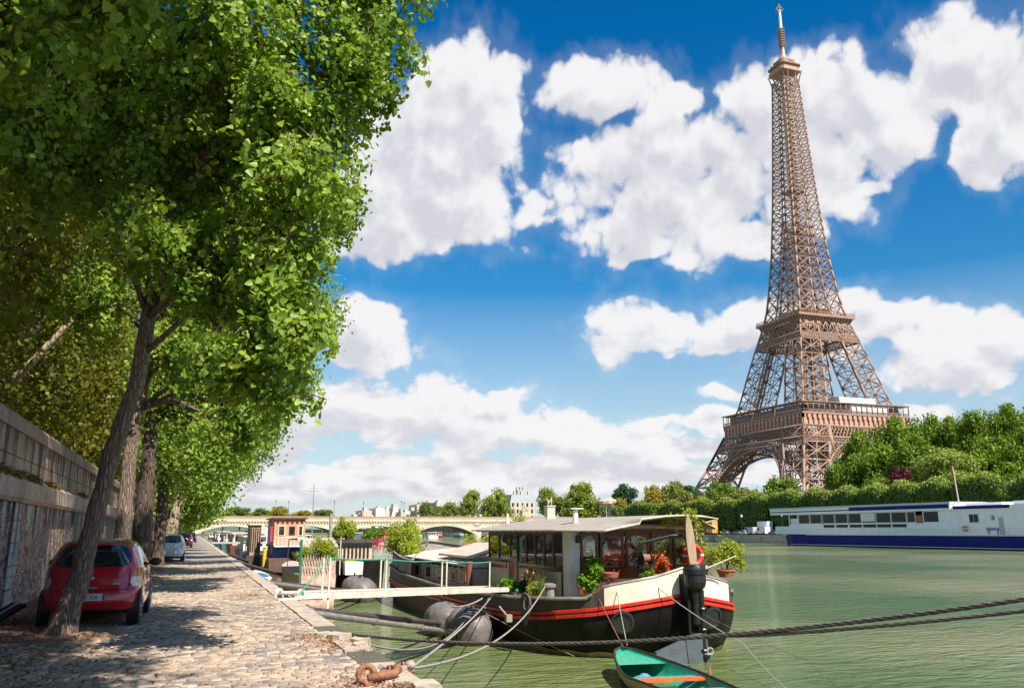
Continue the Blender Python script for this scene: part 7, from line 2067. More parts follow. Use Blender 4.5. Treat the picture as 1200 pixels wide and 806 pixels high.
M_poledk = mat('mooring_pole_dark', (0.05, 0.04, 0.04), 0.6, col2=(0.10, 0.07, 0.06), nscale=6)
def pole(a, b, r, m, label, group=None):
    mb = MB(); mb.cyl(a, b, r, r, 10)
    for e in (a, b): mb.ell(e, (r * 1.5, r * 1.5, r * 1.5), 8, 5)
    d = Vector(b) - Vector(a)
    for f in (0.3, 0.62): 
        c = Vector(a) + d * f; mb.cyl(c, c + d.normalized() * 0.12, r * 1.25, r * 1.25, 10)
    tag(mb.build('mooring_pole', m, origin=a), label, 'pole', 'steel mooring poles holding the barges off the quay')
GP = 0
pole((2.5, 19.2, -0.12), (9.3, 30.4, -1.98), 0.075, M_pole, 'pale grey mooring pole from the quay to the nearest float')
pole((2.5, 20.0, -0.12), (9.4, 32.9, -1.90), 0.085, M_poledk, 'dark mooring pole just behind the pale one by the gangway')
pole((2.5, 30.6, -0.12), (9.4, 49.5, -1.95), 0.09, M_pole, 'nearer pole of the second pair, ending at the farther float')
pole((2.5, 31.6, -0.12), (9.5, 51.8, -1.9), 0.08, M_poledk, 'farther pole of the second pair, ending at the farther float')
pole((2.5, 52.5, -0.12), (7.9, 63.5, -1.9), 0.10, M_poledk, 'nearer pole of the third pair behind the pink sided boat')
pole((2.5, 55.0, -0.12), (6.9, 70.0, -1.9), 0.10, M_pole, 'farther pole of the third pair towards the orange cabin')
pole((2.5, 78, -0.12), (6.9, 92, -1.9), 0.12, M_poledk, 'mooring pole in the distance near the white footbridge')
M_float = mat('float_cover', (0.115, 0.095, 0.095), 0.5, col2=(0.19, 0.165, 0.17), nscale=1.6, bump=0.6, bscale=3.5, dirt=(0.24, 0.19, 0.16), dscale=2.5, damt=0.5)
def float_(c, r, label, grp='covered mooring floats between the barge and the quay'):
    t = thing('mooring_float', label, 'float', (c[0], c[1], W), grp)
    mb = MB(); mb.ell(c, r, 22, 14, pw=0.8)
    rr = random.Random(int(c[1] * 7))
    mb.v = [(x + 0.05 * math.sin(y * 7 + z * 5), y + 0.04 * math.sin(x * 9 + z * 6), z + 0.05 * math.sin(x * 6 + y * 8)) for x, y, z in mb.v]
    mb.build('cover', M_float, t, smooth=True)
    mb = MB()
    for f in (-0.55, -0.05, 0.45):
        k = math.sqrt(1 - f * f); mb.tube([(c[0] + r[0] * 1.03 * k * math.cos(a), c[1] + r[1] * f, c[2] + r[2] * 1.03 * k * math.sin(a)) for a in np.linspace(-0.3, PI + 0.3, 18)], 0.022, 5)
    mb.build('lashing', M_iron_bk, t)
    mb = MB(); mb.torus((c[0], c[1] + r[1] * 0.2, c[2] + r[2] * 1.08), 0.13, 0.03, 'x', 14, 6); mb.build('lifting_ring', M_iron_bk, t)
float_((9.55, 30.3, W + 0.42), (0.80, 1.25, 0.78), 'nearer covered float at the end of the pale mooring pole')
float_((9.35, 32.9, W + 0.45), (0.72, 1.15, 0.72), 'second covered float, just behind the nearer one, under the gangway')
float_((9.3, 50.2, W + 0.45), (0.9, 1.4, 0.78), 'farther covered float seen through the gangway posts')
float_((9.5, 53.2, W + 0.45), (0.8, 1.3, 0.75), 'farthest covered float beside the bow of the barge')
def rope(pts, r, m, label, sag=0.0, n=24, origin=None, strands=0, name='mooring_rope', grp='ropes mooring the barges'):
    P = []
    for a, b in zip(pts[:-1], pts[1:]):
        for k in range(n):
            u = k / n; p = Vector(a).lerp(Vector(b), u); p.z -= sag * 4 * u * (1 - u); P.append(p)
    P.append(Vector(pts[-1]))
    mb = MB()
    if strands:
        L_ = [0.0]
        for a, b in zip(P[:-1], P[1:]): L_.append(L_[-1] + (b - a).length)
        tot = L_[-1]; m_ = int(tot / 0.05)
        fine = []
        for i in range(m_ + 1):
            d = tot * i / m_; j = min(np.searchsorted(L_, d), len(P) - 1); j = max(j, 1)
            u = (d - L_[j - 1]) / max(L_[j] - L_[j - 1], 1e-6); fine.append((P[j - 1].lerp(P[j], u), d))
        for s_ in range(3):
            q = []
            for (p, d) in fine:
                a = d * 2 * PI / 0.30 + s_ * 2 * PI / 3
                q.append((p.x + r * 0.5 * math.cos(a) * 0.7, p.y - r * 0.5 * math.cos(a) * 0.7, p.z + r * 0.5 * math.sin(a)))
            mb.tube(q, r * 0.62, 5)
    else: mb.tube([p[:] for p in P], r, 6)
    return tag(mb.build(name, m, origin=tuple(pts[0])), label, 'rope', grp)
rope([(2.40, 14.0, 0.02), (6.95, 5.72, 0.99), (9.5, 1.1, 1.55)], 0.036, M_roped, 'thick dark twisted rope running across the foreground to the right edge', sag=0.0, strands=3) if False else None
def sagline(a, b, sag, n):
    a = Vector(a); b = Vector(b)
    return [(a.lerp(b, i / n) - Vector((0, 0, sag * 4 * (i / n) * (1 - i / n))))[:] for i in range(n + 1)]
main = sagline((2.40, 14.0, 0.02), (6.95, 5.72, 0.99), 0.25, 40)
d_ = Vector(main[-1]) - Vector(main[-2]); ext = [(Vector(main[-1]) + d_ * k)[:] for k in range(1, 14)]
rope(main + ext, 0.024, M_roped, 'thick dark twisted rope running across the foreground to the right edge', strands=3, n=1)
i0 = 27
pt0 = Vector(main[i0]); rope([main[i0]] + [(Vector(main[j]) - Vector((0, 0, 0.006 * (j - i0) + 0.02)))[:] for j in range(i0 + 2, 41)] + [(Vector(q) - Vector((0, 0, 0.1 + 0.008 * k)))[:] for k, q in enumerate(ext)], 0.018, M_roped, 'second dark strand spliced under the thick rope near the right edge', strands=3, n=1)
knot = (2.62, 10.7, -0.05)
rope([(2.05, 9.75, 0.14), knot], 0.03, M_rope, 'short doubled rope between the rusty shackle and the knot at the quay edge', sag=0.03)
rope([knot, (11.0, 26.6, -0.18)], 0.019, M_rope, 'pale rope from the knot up to the bollard beside the cream corner post', sag=0.5)
rope([knot, (10.45, 30.3, -0.70)], 0.019, M_rope, 'pale rope from the knot to the barge rail by the end of the gangway', sag=0.12)
rope([(2.45, 12.9, 0.0), (9.2, 29.6, -1.45), (10.4, 30.5, -0.72)], 0.018, M_rope, 'slack pale rope lying low over the water to the nearer float', sag=0.42)
rope([(10.4, 31.2, -0.85), (8.6, 29.3, -0.98)], 0.03, M_rope, 'short knotted pale rope end hanging from the barge rail above the float', sag=0.1)
rope([knot, (2.9, 9.0, -1.4), (3.6, 8.0, -2.3)], 0.012, M_roped, 'thin dark line dropping from the knot into the water', sag=0.05)
rope([(12.55, 24.6, -0.05), (12.0, 22.9, -1.65)], 0.014, M_rope, 'thin pale painter from the stern rail down to the bow of the green rowing boat', sag=0.05)
rope([(12.05, 25.0, -0.3), (11.9, 22.95, -1.7)], 0.012, mat('red_line', (0.35, 0.12, 0.10), 0.8), 'thin reddish line beside the painter of the green rowing boat', sag=0.02)
rope([(13.6, 24.15, -0.02), (14.9, 21.4, -1.55), (13.4, 17.0, -2.3)], 0.014, M_rope, 'thin pale line from the stern rail slanting down to the water at the right', sag=0.1)
rope([(14.8, 23.3, -0.9), (16.0, 20.0, -1.9), (15.6, 18.4, -2.3)], 0.008, M_roped, 'very thin dark line from the rudder head into the water', sag=0.05)
rope([(9.7, 29.9, -1.1), (11.5, 25.5, -2.25)], 0.010, M_rope, 'thin pale line from the nearer float into the water under the barge side', sag=0.05)
# rusty shackle and bollard on the quay edge
M_rust = mat('rusty_iron', (0.34, 0.15, 0.085), 0.75, col2=(0.20, 0.075, 0.045), nscale=14, bump=0.5, bscale=60)
t = thing('mooring_shackle', 'big rusty mooring shackle and ring lying at the edge of the quay', 'mooring ring', (1.95, 9.7, 0.0))
mb = MB(); mb.torus((1.86, 9.55, 0.10), 0.085, 0.032, 'y', 20, 8); mb.build('ring', M_rust, t, smooth=True)
mb = MB(); mb.tube([(1.88, 9.55, 0.06), (2.02, 9.56, 0.075), (2.18, 9.66, 0.07), (2.26, 9.78, 0.09), (2.20, 9.88, 0.10)], [0.045, 0.045, 0.045, 0.05, 0.035], 10); mb.tube([(1.80, 9.50, -0.01), (1.82, 9.42, 0.05), (1.86, 9.40, 0.0)], 0.03, 8); mb.build('shank', M_rust, t, smooth=True)
mb = MB()
for k in range(7):
    c = Vector((2.10, 9.72, 0.09)).lerp(Vector((2.5, 10.4, 0.03)), k / 6)
    mb.torus(c[:], 0.05, 0.016, 'x' if k % 2 else 'z', 12, 6)
mb.build('chain', M_rust, t, smooth=True)
mb = MB(); mb.ell(knot, (0.06, 0.11, 0.06), 10, 7); mb.ell((2.56, 10.45, 0.03), (0.07, 0.09, 0.06), 10, 7); mb.ell((2.68, 10.95, -0.12), (0.06, 0.1, 0.06), 10, 7)
tag(mb.build('rope_knot', M_rope, origin=knot, smooth=True), 'bulky pale knot where the mooring ropes join at the quay edge', 'knot')
# broken edge stones
rr = random.Random(17)
for i, (x, y, s_) in enumerate([(2.22, 13.6, 0.28), (2.42, 13.0, 0.22), (2.05, 14.1, 0.22), (2.35, 12.6, 0.16), (2.45, 9.2, 0.24), (2.35, 10.2, 0.16)]):
    mb = MB(); n = 7; pl = [(x + s_ * rr.uniform(0.75, 1.1) * math.cos(2 * PI * k / n) * 0.8, y + s_ * rr.uniform(0.8, 1.2) * math.sin(2 * PI * k / n) * 1.3) for k in range(n)]
    mb.prism(pl, 'z', -0.06, 0.03 + rr.uniform(0, 0.04))
    k0 = len(mb.v) - n
    for k in range(k0, k0 + n): a = mb.v[k]; mb.v[k] = (x + (a[0] - x) * 0.85, y + (a[1] - y) * 0.85, a[2] + rr.uniform(-0.015, 0.015))
    tag(mb.build('broken_stone', M_kerb, origin=(x, y, 0)), ['largest cracked slab at the crumbling quay edge beyond the knot', 'cracked slab at the water side of the crumbling edge', 'farthest loose slab of the crumbling edge', 'small loose stone at the crumbling edge', 'cracked slab right beside the rusty shackle', 'small stone between shackle and knot'][i], 'stone', 'broken stones on the quay edge')

# ------------------------------------------------------------------ green rowing boat
t = thing('rowing_boat', 'small rowing boat with a bright green inside and cream outside floating below the stern', 'rowing boat', (11.2, 20.6, W))
bow = Vector((11.7, 22.7)); stern = Vector((10.95, 17.2)); ax = (stern - bow); L_ = ax.length; ax.normalize(); sdv = Vector((-ax.y, ax.x))
def bt(u, h, z): p = bow + ax * (u * L_) + sdv * h; return (p.x, p.y, z)
def bw(u): return 1.02 * (min(1, u / 0.55) ** 0.55) * (1 - 0.20 * max(0, u - 0.6) / 0.4)
def bz(u): return -1.66 - 0.26 * min(1, u / 0.55) ** 0.8 + 0.04 * max(0, u - 0.6)
U = np.linspace(0.0, 1, 22)
def hullrings(off, zoff, bottom):
    rings = []
    for u in U:
        w = max(bw(u) + off, 0.0); z = bz(u) + zoff; b = -2.42 + bottom + 0.35 * (1 - min(1, u / 0.3)) ** 2
        rings.append([bt(u, -w, z), bt(u, -w * 0.93, z - (z - b) * 0.5), bt(u, -w * 0.68, b + 0.05), bt(u, 0, b), bt(u, w * 0.68, b + 0.05), bt(u, w * 0.93, z - (z - b) * 0.5), bt(u, w, z)])
    return rings
mb = MB(); mb.loft(hullrings(0, 0, 0), closed=False); mb.build('hull', mat('dinghy_cream', (0.55, 0.46, 0.34), 0.5, col2=(0.45, 0.36, 0.25), nscale=4, dirt=(0.25, 0.2, 0.12), dscale=3), t, smooth=True)
M_teal = mat('dinghy_green', (0.012, 0.30, 0.20), 0.35, col2=(0.03, 0.36, 0.25), nscale=5, dirt=(0.20, 0.40, 0.30), dscale=4, damt=0.5)
mb = MB(); mb.loft(hullrings(-0.045, -0.005, 0.06), closed=False); mb.build('inner_skin', M_teal, t, smooth=True)
mb = MB()
for s_ in (-1, 1): mb.tube([bt(u, s_ * bw(u), bz(u) + 0.01) for u in U], 0.03, 6)
mb.build('gunwale', mat('dinghy_gunwale', (0.05, 0.03, 0.025), 0.5), t)
mb = MB(); r_ = [bt(u, h * (bw(u) - 0.05), bz(u) - 0.06) for u in (0.02, 0.1, 0.2, 0.3) for h in (-1, 1)]
mb.add(r_, [(0, 1, 3, 2), (2, 3, 5, 4), (4, 5, 7, 6)]); mb.build('foredeck', M_teal, t)
M_or = mat('thwart_orange', (0.75, 0.13, 0.03), 0.5)
def plank(u0, u1, z, m, nm, wf=0.94):
    mb = MB(); a = [bt(u0, -bw(u0) * wf, z), bt(u0, bw(u0) * wf, z), bt(u1, bw(u1) * wf, z), bt(u1, -bw(u1) * wf, z)]
    mb.add(a + [(p[0], p[1], p[2] + 0.04) for p in a], [(3, 2, 1, 0), (4, 5, 6, 7), (0, 1, 5, 4), (1, 2, 6, 5), (2, 3, 7, 6), (3, 0, 4, 7)]); mb.build(nm, m, t)
plank(0.50, 0.55, -2.05, M_teal, 'thwart'); plank(0.57, 0.64, -2.02, M_or, 'thwart'); plank(0.85, 0.91, -2.02, M_teal, 'thwart')
mb = MB(); a = [bt(0.99, h * bw(0.99), z) for (h, z) in ((-1, bz(1)), (1, bz(1)), (0.75, -2.4), (-0.75, -2.4))]; b = [bt(1.0, h * bw(1), z) for (h, z) in ((-1, bz(1)), (1, bz(1)), (0.75, -2.4), (-0.75, -2.4))]
mb.add(a + b, [(0, 1, 2, 3), (7, 6, 5, 4), (0, 4, 5, 1), (1, 5, 6, 2), (3, 2, 6, 7), (0, 3, 7, 4)]); mb.build('transom', M_teal, t)
mb = MB(); mb.cyl(bt(0.66, 0.98, -1.98), bt(0.66, 0.98, -1.72), 0.03, 0.02, 8); mb.build('rowlock', M_or, t)
c = bt(0.38, -0.15, -2.18); mb = MB(); mb.ell(c, (0.26, 0.22, 0.13), 14, 9); mb.v = [(x + 0.03 * math.sin(z * 30 + y * 14), y + 0.03 * math.sin(x * 19), z + 0.02 * math.sin(x * 23 + y * 17)) for x, y, z in mb.v]
tag(mb.build('plastic_bag', mat('blue_bag', (0.16, 0.34, 0.42), 0.3, col2=(0.05, 0.16, 0.26), nscale=8), origin=c, smooth=True), 'crumpled blue plastic bag lying in the green rowing boat', 'bag')

# ------------------------------------------------------------------ other boats along the near quay
def small_hull(mb, x0, x1, y0, y1, zt, rake0=0.0, rake1=1.5, z0=None):
    """flat sided hull, raked bow at y1, transom at y0"""
    xm = (x0 + x1) / 2; hw = (x1 - x0) / 2; R = []
    for (f, yk) in ((0, 0.0), (0.02, 0.04), (0.6, 0.6), (0.8, 0.8), (0.93, 0.93), (1, 1)):
        y = y0 + (y1 - y0) * yk; w = hw * (1 if f < 0.7 else max(0.02, math.cos((f - 0.7) / 0.3 * PI / 2)) ** 0.7)
        zz = zt + (0.35 * max(0, f - 0.6) / 0.4 if rake1 else 0)
        R.append([(xm - w, y, zz), (xm - w * 0.92, y, W - 0.3), (xm + w * 0.92, y, W - 0.3), (xm + w, y, zz)])
    mb.loft(R, closed=False, cap0=True)
    mb.add([r[0] for r in R] + [r[3] for r in R], [(i, i + 1, i + 7, i + 6) for i in range(5)])
# pink sided boat with a planted deck
pk = thing('houseboat', 'boat with a faded pink patterned stern wall and plants on its deck beyond the gangway', 'houseboat', (6.6, 52, W), 'houseboats moored beyond the barge')
m_pink = mat('faded_pink', (0.50, 0.25, 0.21), 0.8, col2=(0.62, 0.50, 0.42), nscale=2.6, dirt=(0.30, 0.12, 0.09), dscale=3.4, damt=0.8)
mb = MB(); small_hull(mb, 5.6, 7.55, 48.2, 62, -0.75, rake1=0.5); mb.build('hull', m_pink, pk)
mb = MB(); mb.box(5.62, 7.52, 48.25, 48.35, -0.75, 0.0); mb.build('stern_wall', m_pink, pk)
mb = MB(); mb.box(5.55, 5.68, 48.1, 48.3, -1.9, 1.15); mb.build('corner_post', mat('green_post', (0.03, 0.14, 0.08), 0.6), pk)
mb = MB()
for i in range(12): mb.beam((5.7 + i * 0.15, 48.18, -0.7), (5.85 + i * 0.15, 48.18, 0.25 + 0.1 * math.sin(i)), 0.03)
for i in range(10): mb.beam((5.9 + i * 0.15, 48.16, -0.7), (5.7 + i * 0.15, 48.16, 0.2), 0.03)
mb.build('twig_fence', mat('pale_twigs', (0.55, 0.44, 0.34), 0.9), pk)
mb = MB(); mb.prism([(50, 0.75), (52, 1.20), (57, 1.10), (57, 1.04), (52, 1.12), (50, 0.68)], 'x', 5.8, 7.9); mb.build('canopy', mat('canopy_cream_cloth', (0.5, 0.45, 0.38), 0.8, nscale=3), pk)
mb = MB()
for (x, y) in ((5.8, 49.2), (7.9, 49.2), (5.8, 56.6), (7.9, 56.6)): mb.cyl((x, y, -0.8), (x, y, 1.1), 0.03, 0.03, 6)
build_split(mb, 'canopy_post', M_alu, pk)
plant('planter', 'tangle of green and yellow plants on the stern of the pink sided boat', 'planter', (6.6, 49.0, -0.1), [(-0.6, 0, 0.45, 0.45, 0.5, 0.35), (0.1, 0, 0.55, 0.5, 0.5, 0.35), (0.8, 0.2, 0.55, 0.35, 0.5, 0.3), (0.3, 0.4, 0.95, 0.7, 0.6, 0.3)], 260, 13, 0.11, M_flowy, 301, pot=False, spread=0.10, flowers=(40, 0.08, M_strawm))
# black barge with cream deckhouse
bb = thing('houseboat', 'black hulled barge with a cream slatted deckhouse and a grey mast behind the plants', 'houseboat', (9.5, 68, W), 'houseboats moored beyond the barge')
mb = MB(); small_hull(mb, 8.0, 12.2, 57.5, 84, -0.35, rake1=0.6); mb.build('hull', M_hull, bb)
mb = MB(); mb.box(9.2, 11.9, 60.5, 68, -0.35, 0.78); dh = mb.build('deckhouse', mat('deckhouse_cream', (0.60, 0.50, 0.36), 0.6, nscale=2), bb)
mb = MB()
for i in range(9): mb.box(9.4 + i * 0.27, 9.52 + i * 0.27, 60.42, 60.5, -0.2, 0.6)
build_split(mb, 'slat_opening', M_wooddk, dh)
mb = MB(); mb.box(9.0, 12.1, 60.2, 68.3, 0.78, 0.98); mb.build('roof', M_hullside, bb)
mb = MB(); mb.cyl((8.9, 60.0, -0.4), (8.9, 60.0, 2.75), 0.11, 0.11, 8); mb.build('mast', mat('mast_grey', (0.33, 0.33, 0.33), 0.5), bb)
mb = MB(); mb.box(8.1, 9.1, 58.0, 59.4, -0.35, 0.55); mb.build('blue_drum', mat('blue_box', (0.05, 0.12, 0.25), 0.5), bb)
plant('shrub', 'dense yellow green bush on the roof of the cream deckhouse', 'shrub', (10.2, 61.5, 1.0), [(-0.5, 0, 0.5, 0.75, 0.8, 0.55), (0.4, 0, 0.7, 0.7, 0.8, 0.55), (0, 0, 1.0, 0.6, 0.6, 0.4)], 330, 14, 0.13, M_flowy, 302, pot=False, spread=0.1)
plant('shrub', 'dark green shrub with orange flowers behind the dense yellow green bush', 'shrub', (12.6, 64, 0.4), [(0, 0, 0.7, 0.8, 0.9, 0.5), (0.9, 0.3, 0.6, 0.7, 0.8, 0.4)], 220, 13, 0.13, M_pot, 303, pot=False, spread=0.1, flowers=(60, 0.14, M_flowr))
t = thing('tender', 'small white plastic tender hanging beside the black hull', 'dinghy', (9.9, 57.0, -1.0))
mb = MB(); small_hull(mb, 9.3, 10.5, 56.0, 57.4, -0.35, rake1=0); mb.v = [(x, y, max(z, -1.15)) for x, y, z in mb.v]; mb.build('hull', M_white, t)
mb = MB(); mb.ell((9.7, 56.4, -0.33), (0.4, 0.3, 0.12), 10, 6); mb.build('yellow_cover', mat('yellow_cover', (0.6, 0.45, 0.05), 0.6), t)
# orange cabin houseboat
oc = thing('houseboat', 'houseboat with a tall orange cabin, white railing and blue lower deck', 'houseboat', (8.2, 84, W), 'houseboats moored beyond the barge')
mb = MB(); small_hull(mb, 6.2, 10.2, 76, 96, -0.7, rake1=0.6); mb.build('hull', mat('hull_rust', (0.14, 0.08, 0.06), 0.7, nscale=2), oc)
mb = MB(); mb.box(6.85, 9.6, 79, 86, -0.7, 0.35); mb.build('lower_deck', mat('cobalt_panel', (0.02, 0.10, 0.36), 0.5, nscale=2), oc)
mb = MB(); mb.box(6.8, 9.5, 79.2, 86, 0.35, 2.65); cab = mb.build('cabin', mat('orange_cabin', (0.50, 0.23, 0.13), 0.6, col2=(0.46, 0.32, 0.24), nscale=1.2), oc)
for (a, b, z0, z1) in ((7.15, 7.75, 1.2, 2.1), (8.1, 8.6, 1.3, 2.0), (8.9, 9.3, 1.2, 2.1)):
    mb = MB(); mb.box(a, b, 79.13, 79.2, z0, z1); f = mb.build('window', M_tan if a != 8.1 else M_wooddk, cab); mb = MB(); mb.box(a + 0.07, b - 0.07, 79.10, 79.13, z0 + 0.07, z1 - 0.07); mb.build('pane', glass_mat(), f)
mb = MB(); mb.box(6.6, 9.7, 79.0, 86.2, 2.65, 2.78); mb.build('roof', M_wood, oc)
mb = MB()
for i in range(6): mb.box(7.0 + i * 0.42, 7.2 + i * 0.42, 79.1, 79.2, 2.35, 2.55)
build_split(mb, 'vent', M_wooddk, cab)
mb = MB()
for i in range(9): mb.cyl((6.8 + i * 0.34, 78.2, 0.35), (6.8 + i * 0.34, 78.2, 1.1), 0.025, 0.025, 5)
mb.tube([(6.8, 78.2, 1.1), (9.6, 78.2, 1.1)], 0.03, 5); mb.box(6.8, 9.6, 78.1, 79, 0.25, 0.35); mb.build('railing', M_white, oc)
mb = MB(); mb.box(5.35, 6.35, 88, 93, -0.7, 2.2)
lt = thing('deck_hut', 'small brown slatted hut on a pontoon left of the orange cabin', 'hut', (5.9, 90, W))
mb.build('wall', mat('hut_wood', (0.38, 0.28, 0.20), 0.8, nscale=3), lt)
mb = MB()
for i in range(5): mb.box(5.4 + i * 0.2, 5.48 + i * 0.2, 87.9, 88, -0.3, 1.9)
build_split(mb, 'slat', M_wooddk, lt); mb = MB(); mb.box(5.2, 6.5, 87.8, 93.2, 2.2, 2.3); mb.build('roof', M_tan, lt); mb = MB(); mb.box(5.0, 6.6, 86.5, 94, W - 0.2, -0.7); mb.build('pontoon', M_hullside, lt)
t = thing('flag', 'drooping red and dark blue flag at the corner of the orange cabin', 'flag', (6.65, 79, 0.4))
mb = MB(); mb.cyl((6.62, 78.9, -0.4), (6.62, 78.9, 2.6), 0.03, 0.03, 6); mb.build('staff', M_wood, t)
mb = MB(); mb.box(6.30, 6.5, 78.86, 78.92, 0.5, 2.2); mb.build('blue_cloth', mat('flag_blue', (0.03, 0.03, 0.18), 0.7), t); mb = MB(); mb.box(6.45, 6.66, 78.8, 78.86, 0.7, 2.0); mb.build('red_cloth', mat('flag_red', (0.5, 0.04, 0.05), 0.7), t)
# long white footbridge to the boats
fb_ = thing('footbridge', 'long white footbridge with railing posts leading from the quay to the orange houseboat', 'footbridge', (2.4, 97, 0))
mb = MB(); mb.beam((2.3, 97, 0.42), (8.4, 91, 0.42), 0.8, 0.16); mb.build('deck', M_white, fb_)
for i in range(8):
    mb = MB(); x = 2.7 + i * 0.75; y = 97 - (x - 2.3) * 6 / 6.1; mb.box(x - 0.04, x + 0.04, y - 0.44, y - 0.38, 0.45, 1.35); mb.build('post', M_white, fb_)
mb = MB(); mb.beam((2.3, 96.6, 1.33), (8.4, 90.6, 1.33), 0.04); mb.build('handrail', M_white, fb_)
mb = MB(); mb.cyl((3.4, 96, W), (3.4, 96, 0.4), 0.05, 0.05, 6); mb.cyl((5.3, 94, W), (5.3, 94, 0.4), 0.05, 0.05, 6); build_split(mb, 'pier', M_white, fb_)
mb = MB(); mb.cyl((6.05, 78.5, -1.4), (6.05, 78.5, 0.2), 0.16, 0.16, 10); mb.cyl((6.05, 78.5, 0.2), (6.05, 78.5, 0.3), 0.2, 0.05, 10); tag(mb.build('water_post', mat('signal_yellow', (0.70, 0.46, 0.03), 0.5), origin=(6.05, 78.5, -1)), 'yellow post between the hut and the orange cabin', 'post')
# small open boats with tarpaulins in the gap
def skiff(x, y, l, w, tarp, label, hullm):
    t = thing('small_boat', label, 'small boat', (x, y, W), 'small boats between the quay and the houseboats')
    mb = MB(); small_hull(mb, x - w / 2, x + w / 2, y, y + l, W + 0.55, rake1=0.4); mb.build('hull', hullm, t)
    mb = MB(); mb.ell((x, y + l * 0.42, W + 0.55), (w * 0.46, l * 0.36, 0.28), 12, 6); mb.build('tarpaulin', tarp, t)
M_btarp = mat('blue_tarpaulin', (0.02, 0.16, 0.42), 0.5, nscale=3); M_gtarp = mat('grey_tarpaulin', (0.30, 0.27, 0.24), 0.6, nscale=3)
skiff(4.3, 58.5, 4.0, 1.7, M_btarp, 'small boat with a bright blue cover close to the quay edge', M_hullside)
skiff(4.9, 67, 4.5, 1.8, M_btarp, 'second small boat with a blue cover, farther out', M_white)
skiff(5.6, 71, 4.5, 2.0, mat('brown_tarpaulin', (0.22, 0.12, 0.08), 0.7, nscale=3), 'small brown covered boat left of the yellow post', M_hullside)
skiff(3.9, 84, 5, 1.8, M_gtarp, 'small grey covered boat by the white footbridge', M_hullside)
# more houseboats farther towards and beyond the bridge
def far_boat(x, y, l, w, hh, ch, hm, cm, label, grp):
    t = thing('houseboat', label, 'houseboat', (x, y, W), grp)
    mb = MB(); small_hull(mb, x - w / 2, x + w / 2, y, y + l, W + hh, rake1=0.5); mb.build('hull', hm, t)
    mb = MB(); mb.box(x - w * 0.4, x + w * 0.4, y + l * 0.12, y + l * 0.75, W + hh, W + hh + ch); cb = mb.build('cabin', cm, t)
    mb = MB(); mb.box(x - w * 0.45, x + w * 0.45, y + l * 0.1, y + l * 0.77, W + hh + ch, W + hh + ch + 0.12); mb.build('roof', M_roofw, t)
    for i in range(3):
        a = x - w * 0.33 + i * w * 0.24; mb = MB(); mb.box(a, a + w * 0.16, y + l * 0.12 - 0.05, y + l * 0.12, W + hh + ch * 0.35, W + hh + ch * 0.8); mb.build('window', glass_mat(), cb)
MBL = [mat('hull_navy', (0.03, 0.05, 0.10), 0.4), M_hullside, mat('hull_maroon', (0.16, 0.04, 0.03), 0.5), M_white, mat('hull_teal', (0.04, 0.16, 0.17), 0.5)]
MCB = [M_white, M_tan, mat('cabin_blue', (0.10, 0.25, 0.38), 0.6), mat('cabin_rose', (0.50, 0.32, 0.28), 0.6), M_hold]
gN = 'houseboats in the distance along the near quay'
for i, (x, y, l, w, hh, ch) in enumerate([(8.2, 112, 24, 5, 1.5, 1.7), (13.5, 118, 20, 4, 1.4, 1.9), (8.5, 150, 28, 5, 1.6, 1.9), (15.5, 152, 22, 4.5, 1.3, 1.6), (8.5, 195, 30, 5, 1.7, 2.0), (8.5, 240, 30, 5, 1.6, 1.9), (16, 236, 22, 4.5, 1.3, 2.0), (9, 290, 32, 5, 1.7, 2.2)]):
    far_boat(x, y, l, w, hh, ch, MBL[i % 5], MCB[(i * 2) % 5], ['white cabin houseboat just beyond the footbridge', 'blue cabin houseboat outside the one beyond the footbridge', 'second houseboat beyond the footbridge, by the quay', 'tan cabin houseboat on the river side of the second one', 'houseboat halfway to the bridge', 'houseboat moored before the first arch', 'outer houseboat moored before the first arch', 'last houseboat before the bridge'][i], gN)
gF = 'boats seen through the arches of the bridge'
rr = random.Random(22)
for i in range(26):
    x = 8 + i * 5.6 + rr.uniform(-2, 2); y = rr.choice([425, 450, 480, 520]) + rr.uniform(-8, 8)
    far_boat(x, y, 18, rr.uniform(3.5, 5.5), rr.uniform(0.9, 1.6), rr.uniform(1.0, 2.2), MBL[rr.randrange(5)], MCB[rr.randrange(5)], 'small colourful boat moored beyond the bridge', gF)

# ------------------------------------------------------------------ white and blue restaurant boat on the far side
M_rw = mat('boat_white', (0.88, 0.87, 0.88), 0.4, col2=(0.84, 0.83, 0.84), nscale=0.5, dirt=(0.72, 0.69, 0.66), dscale=0.6, damt=0.3)
M_rb = mat('boat_blue', (0.008, 0.014, 0.15), 0.5, col2=(0.010, 0.02, 0.18), nscale=0.4, spec=0.15)
rb = thing('restaurant_boat', 'long low white restaurant boat with a dark blue hull on the far side', 'river boat', (142, 140, W))
BX = 138.0; BX1 = 147.0
mb = MB(); R = []
for (y, w) in ((182.6, 0.5), (181.6, 1.6), (179.5, 3.0), (176, 4.1), (170, 4.5), (90, 4.5)):
    R.append([(142.5 - w, y, 0.42 + (0.25 if y > 176 else 0)), (142.5 - w * 0.97 , y - (0.8 if y > 175 else 0), W - 0.4), (142.5 + w * 0.97, y - (0.8 if y > 175 else 0), W - 0.4), (142.5 + w, y, 0.42 + (0.25 if y > 176 else 0))])
mb.loft(R, closed=False, cap0=True, cap1=True); mb.add([r[0] for r in R] + [r[3] for r in R], [(i, i + 1, i + 7, i + 6) for i in range(5)]); mb.build('hull', M_rb, rb)
def ystrip(mb, x0, y0, y1, z0, z1, d=0.05): mb.box(x0 - d, x0 - 0.001, y0, y1, z0, z1)
mb = MB(); ystrip(mb, BX, 90, 170, 0.28, 0.42); ystrip(mb, BX, 90, 176, W + 0.30, W + 0.40); build_split(mb, 'white_line', M_rw, rb)
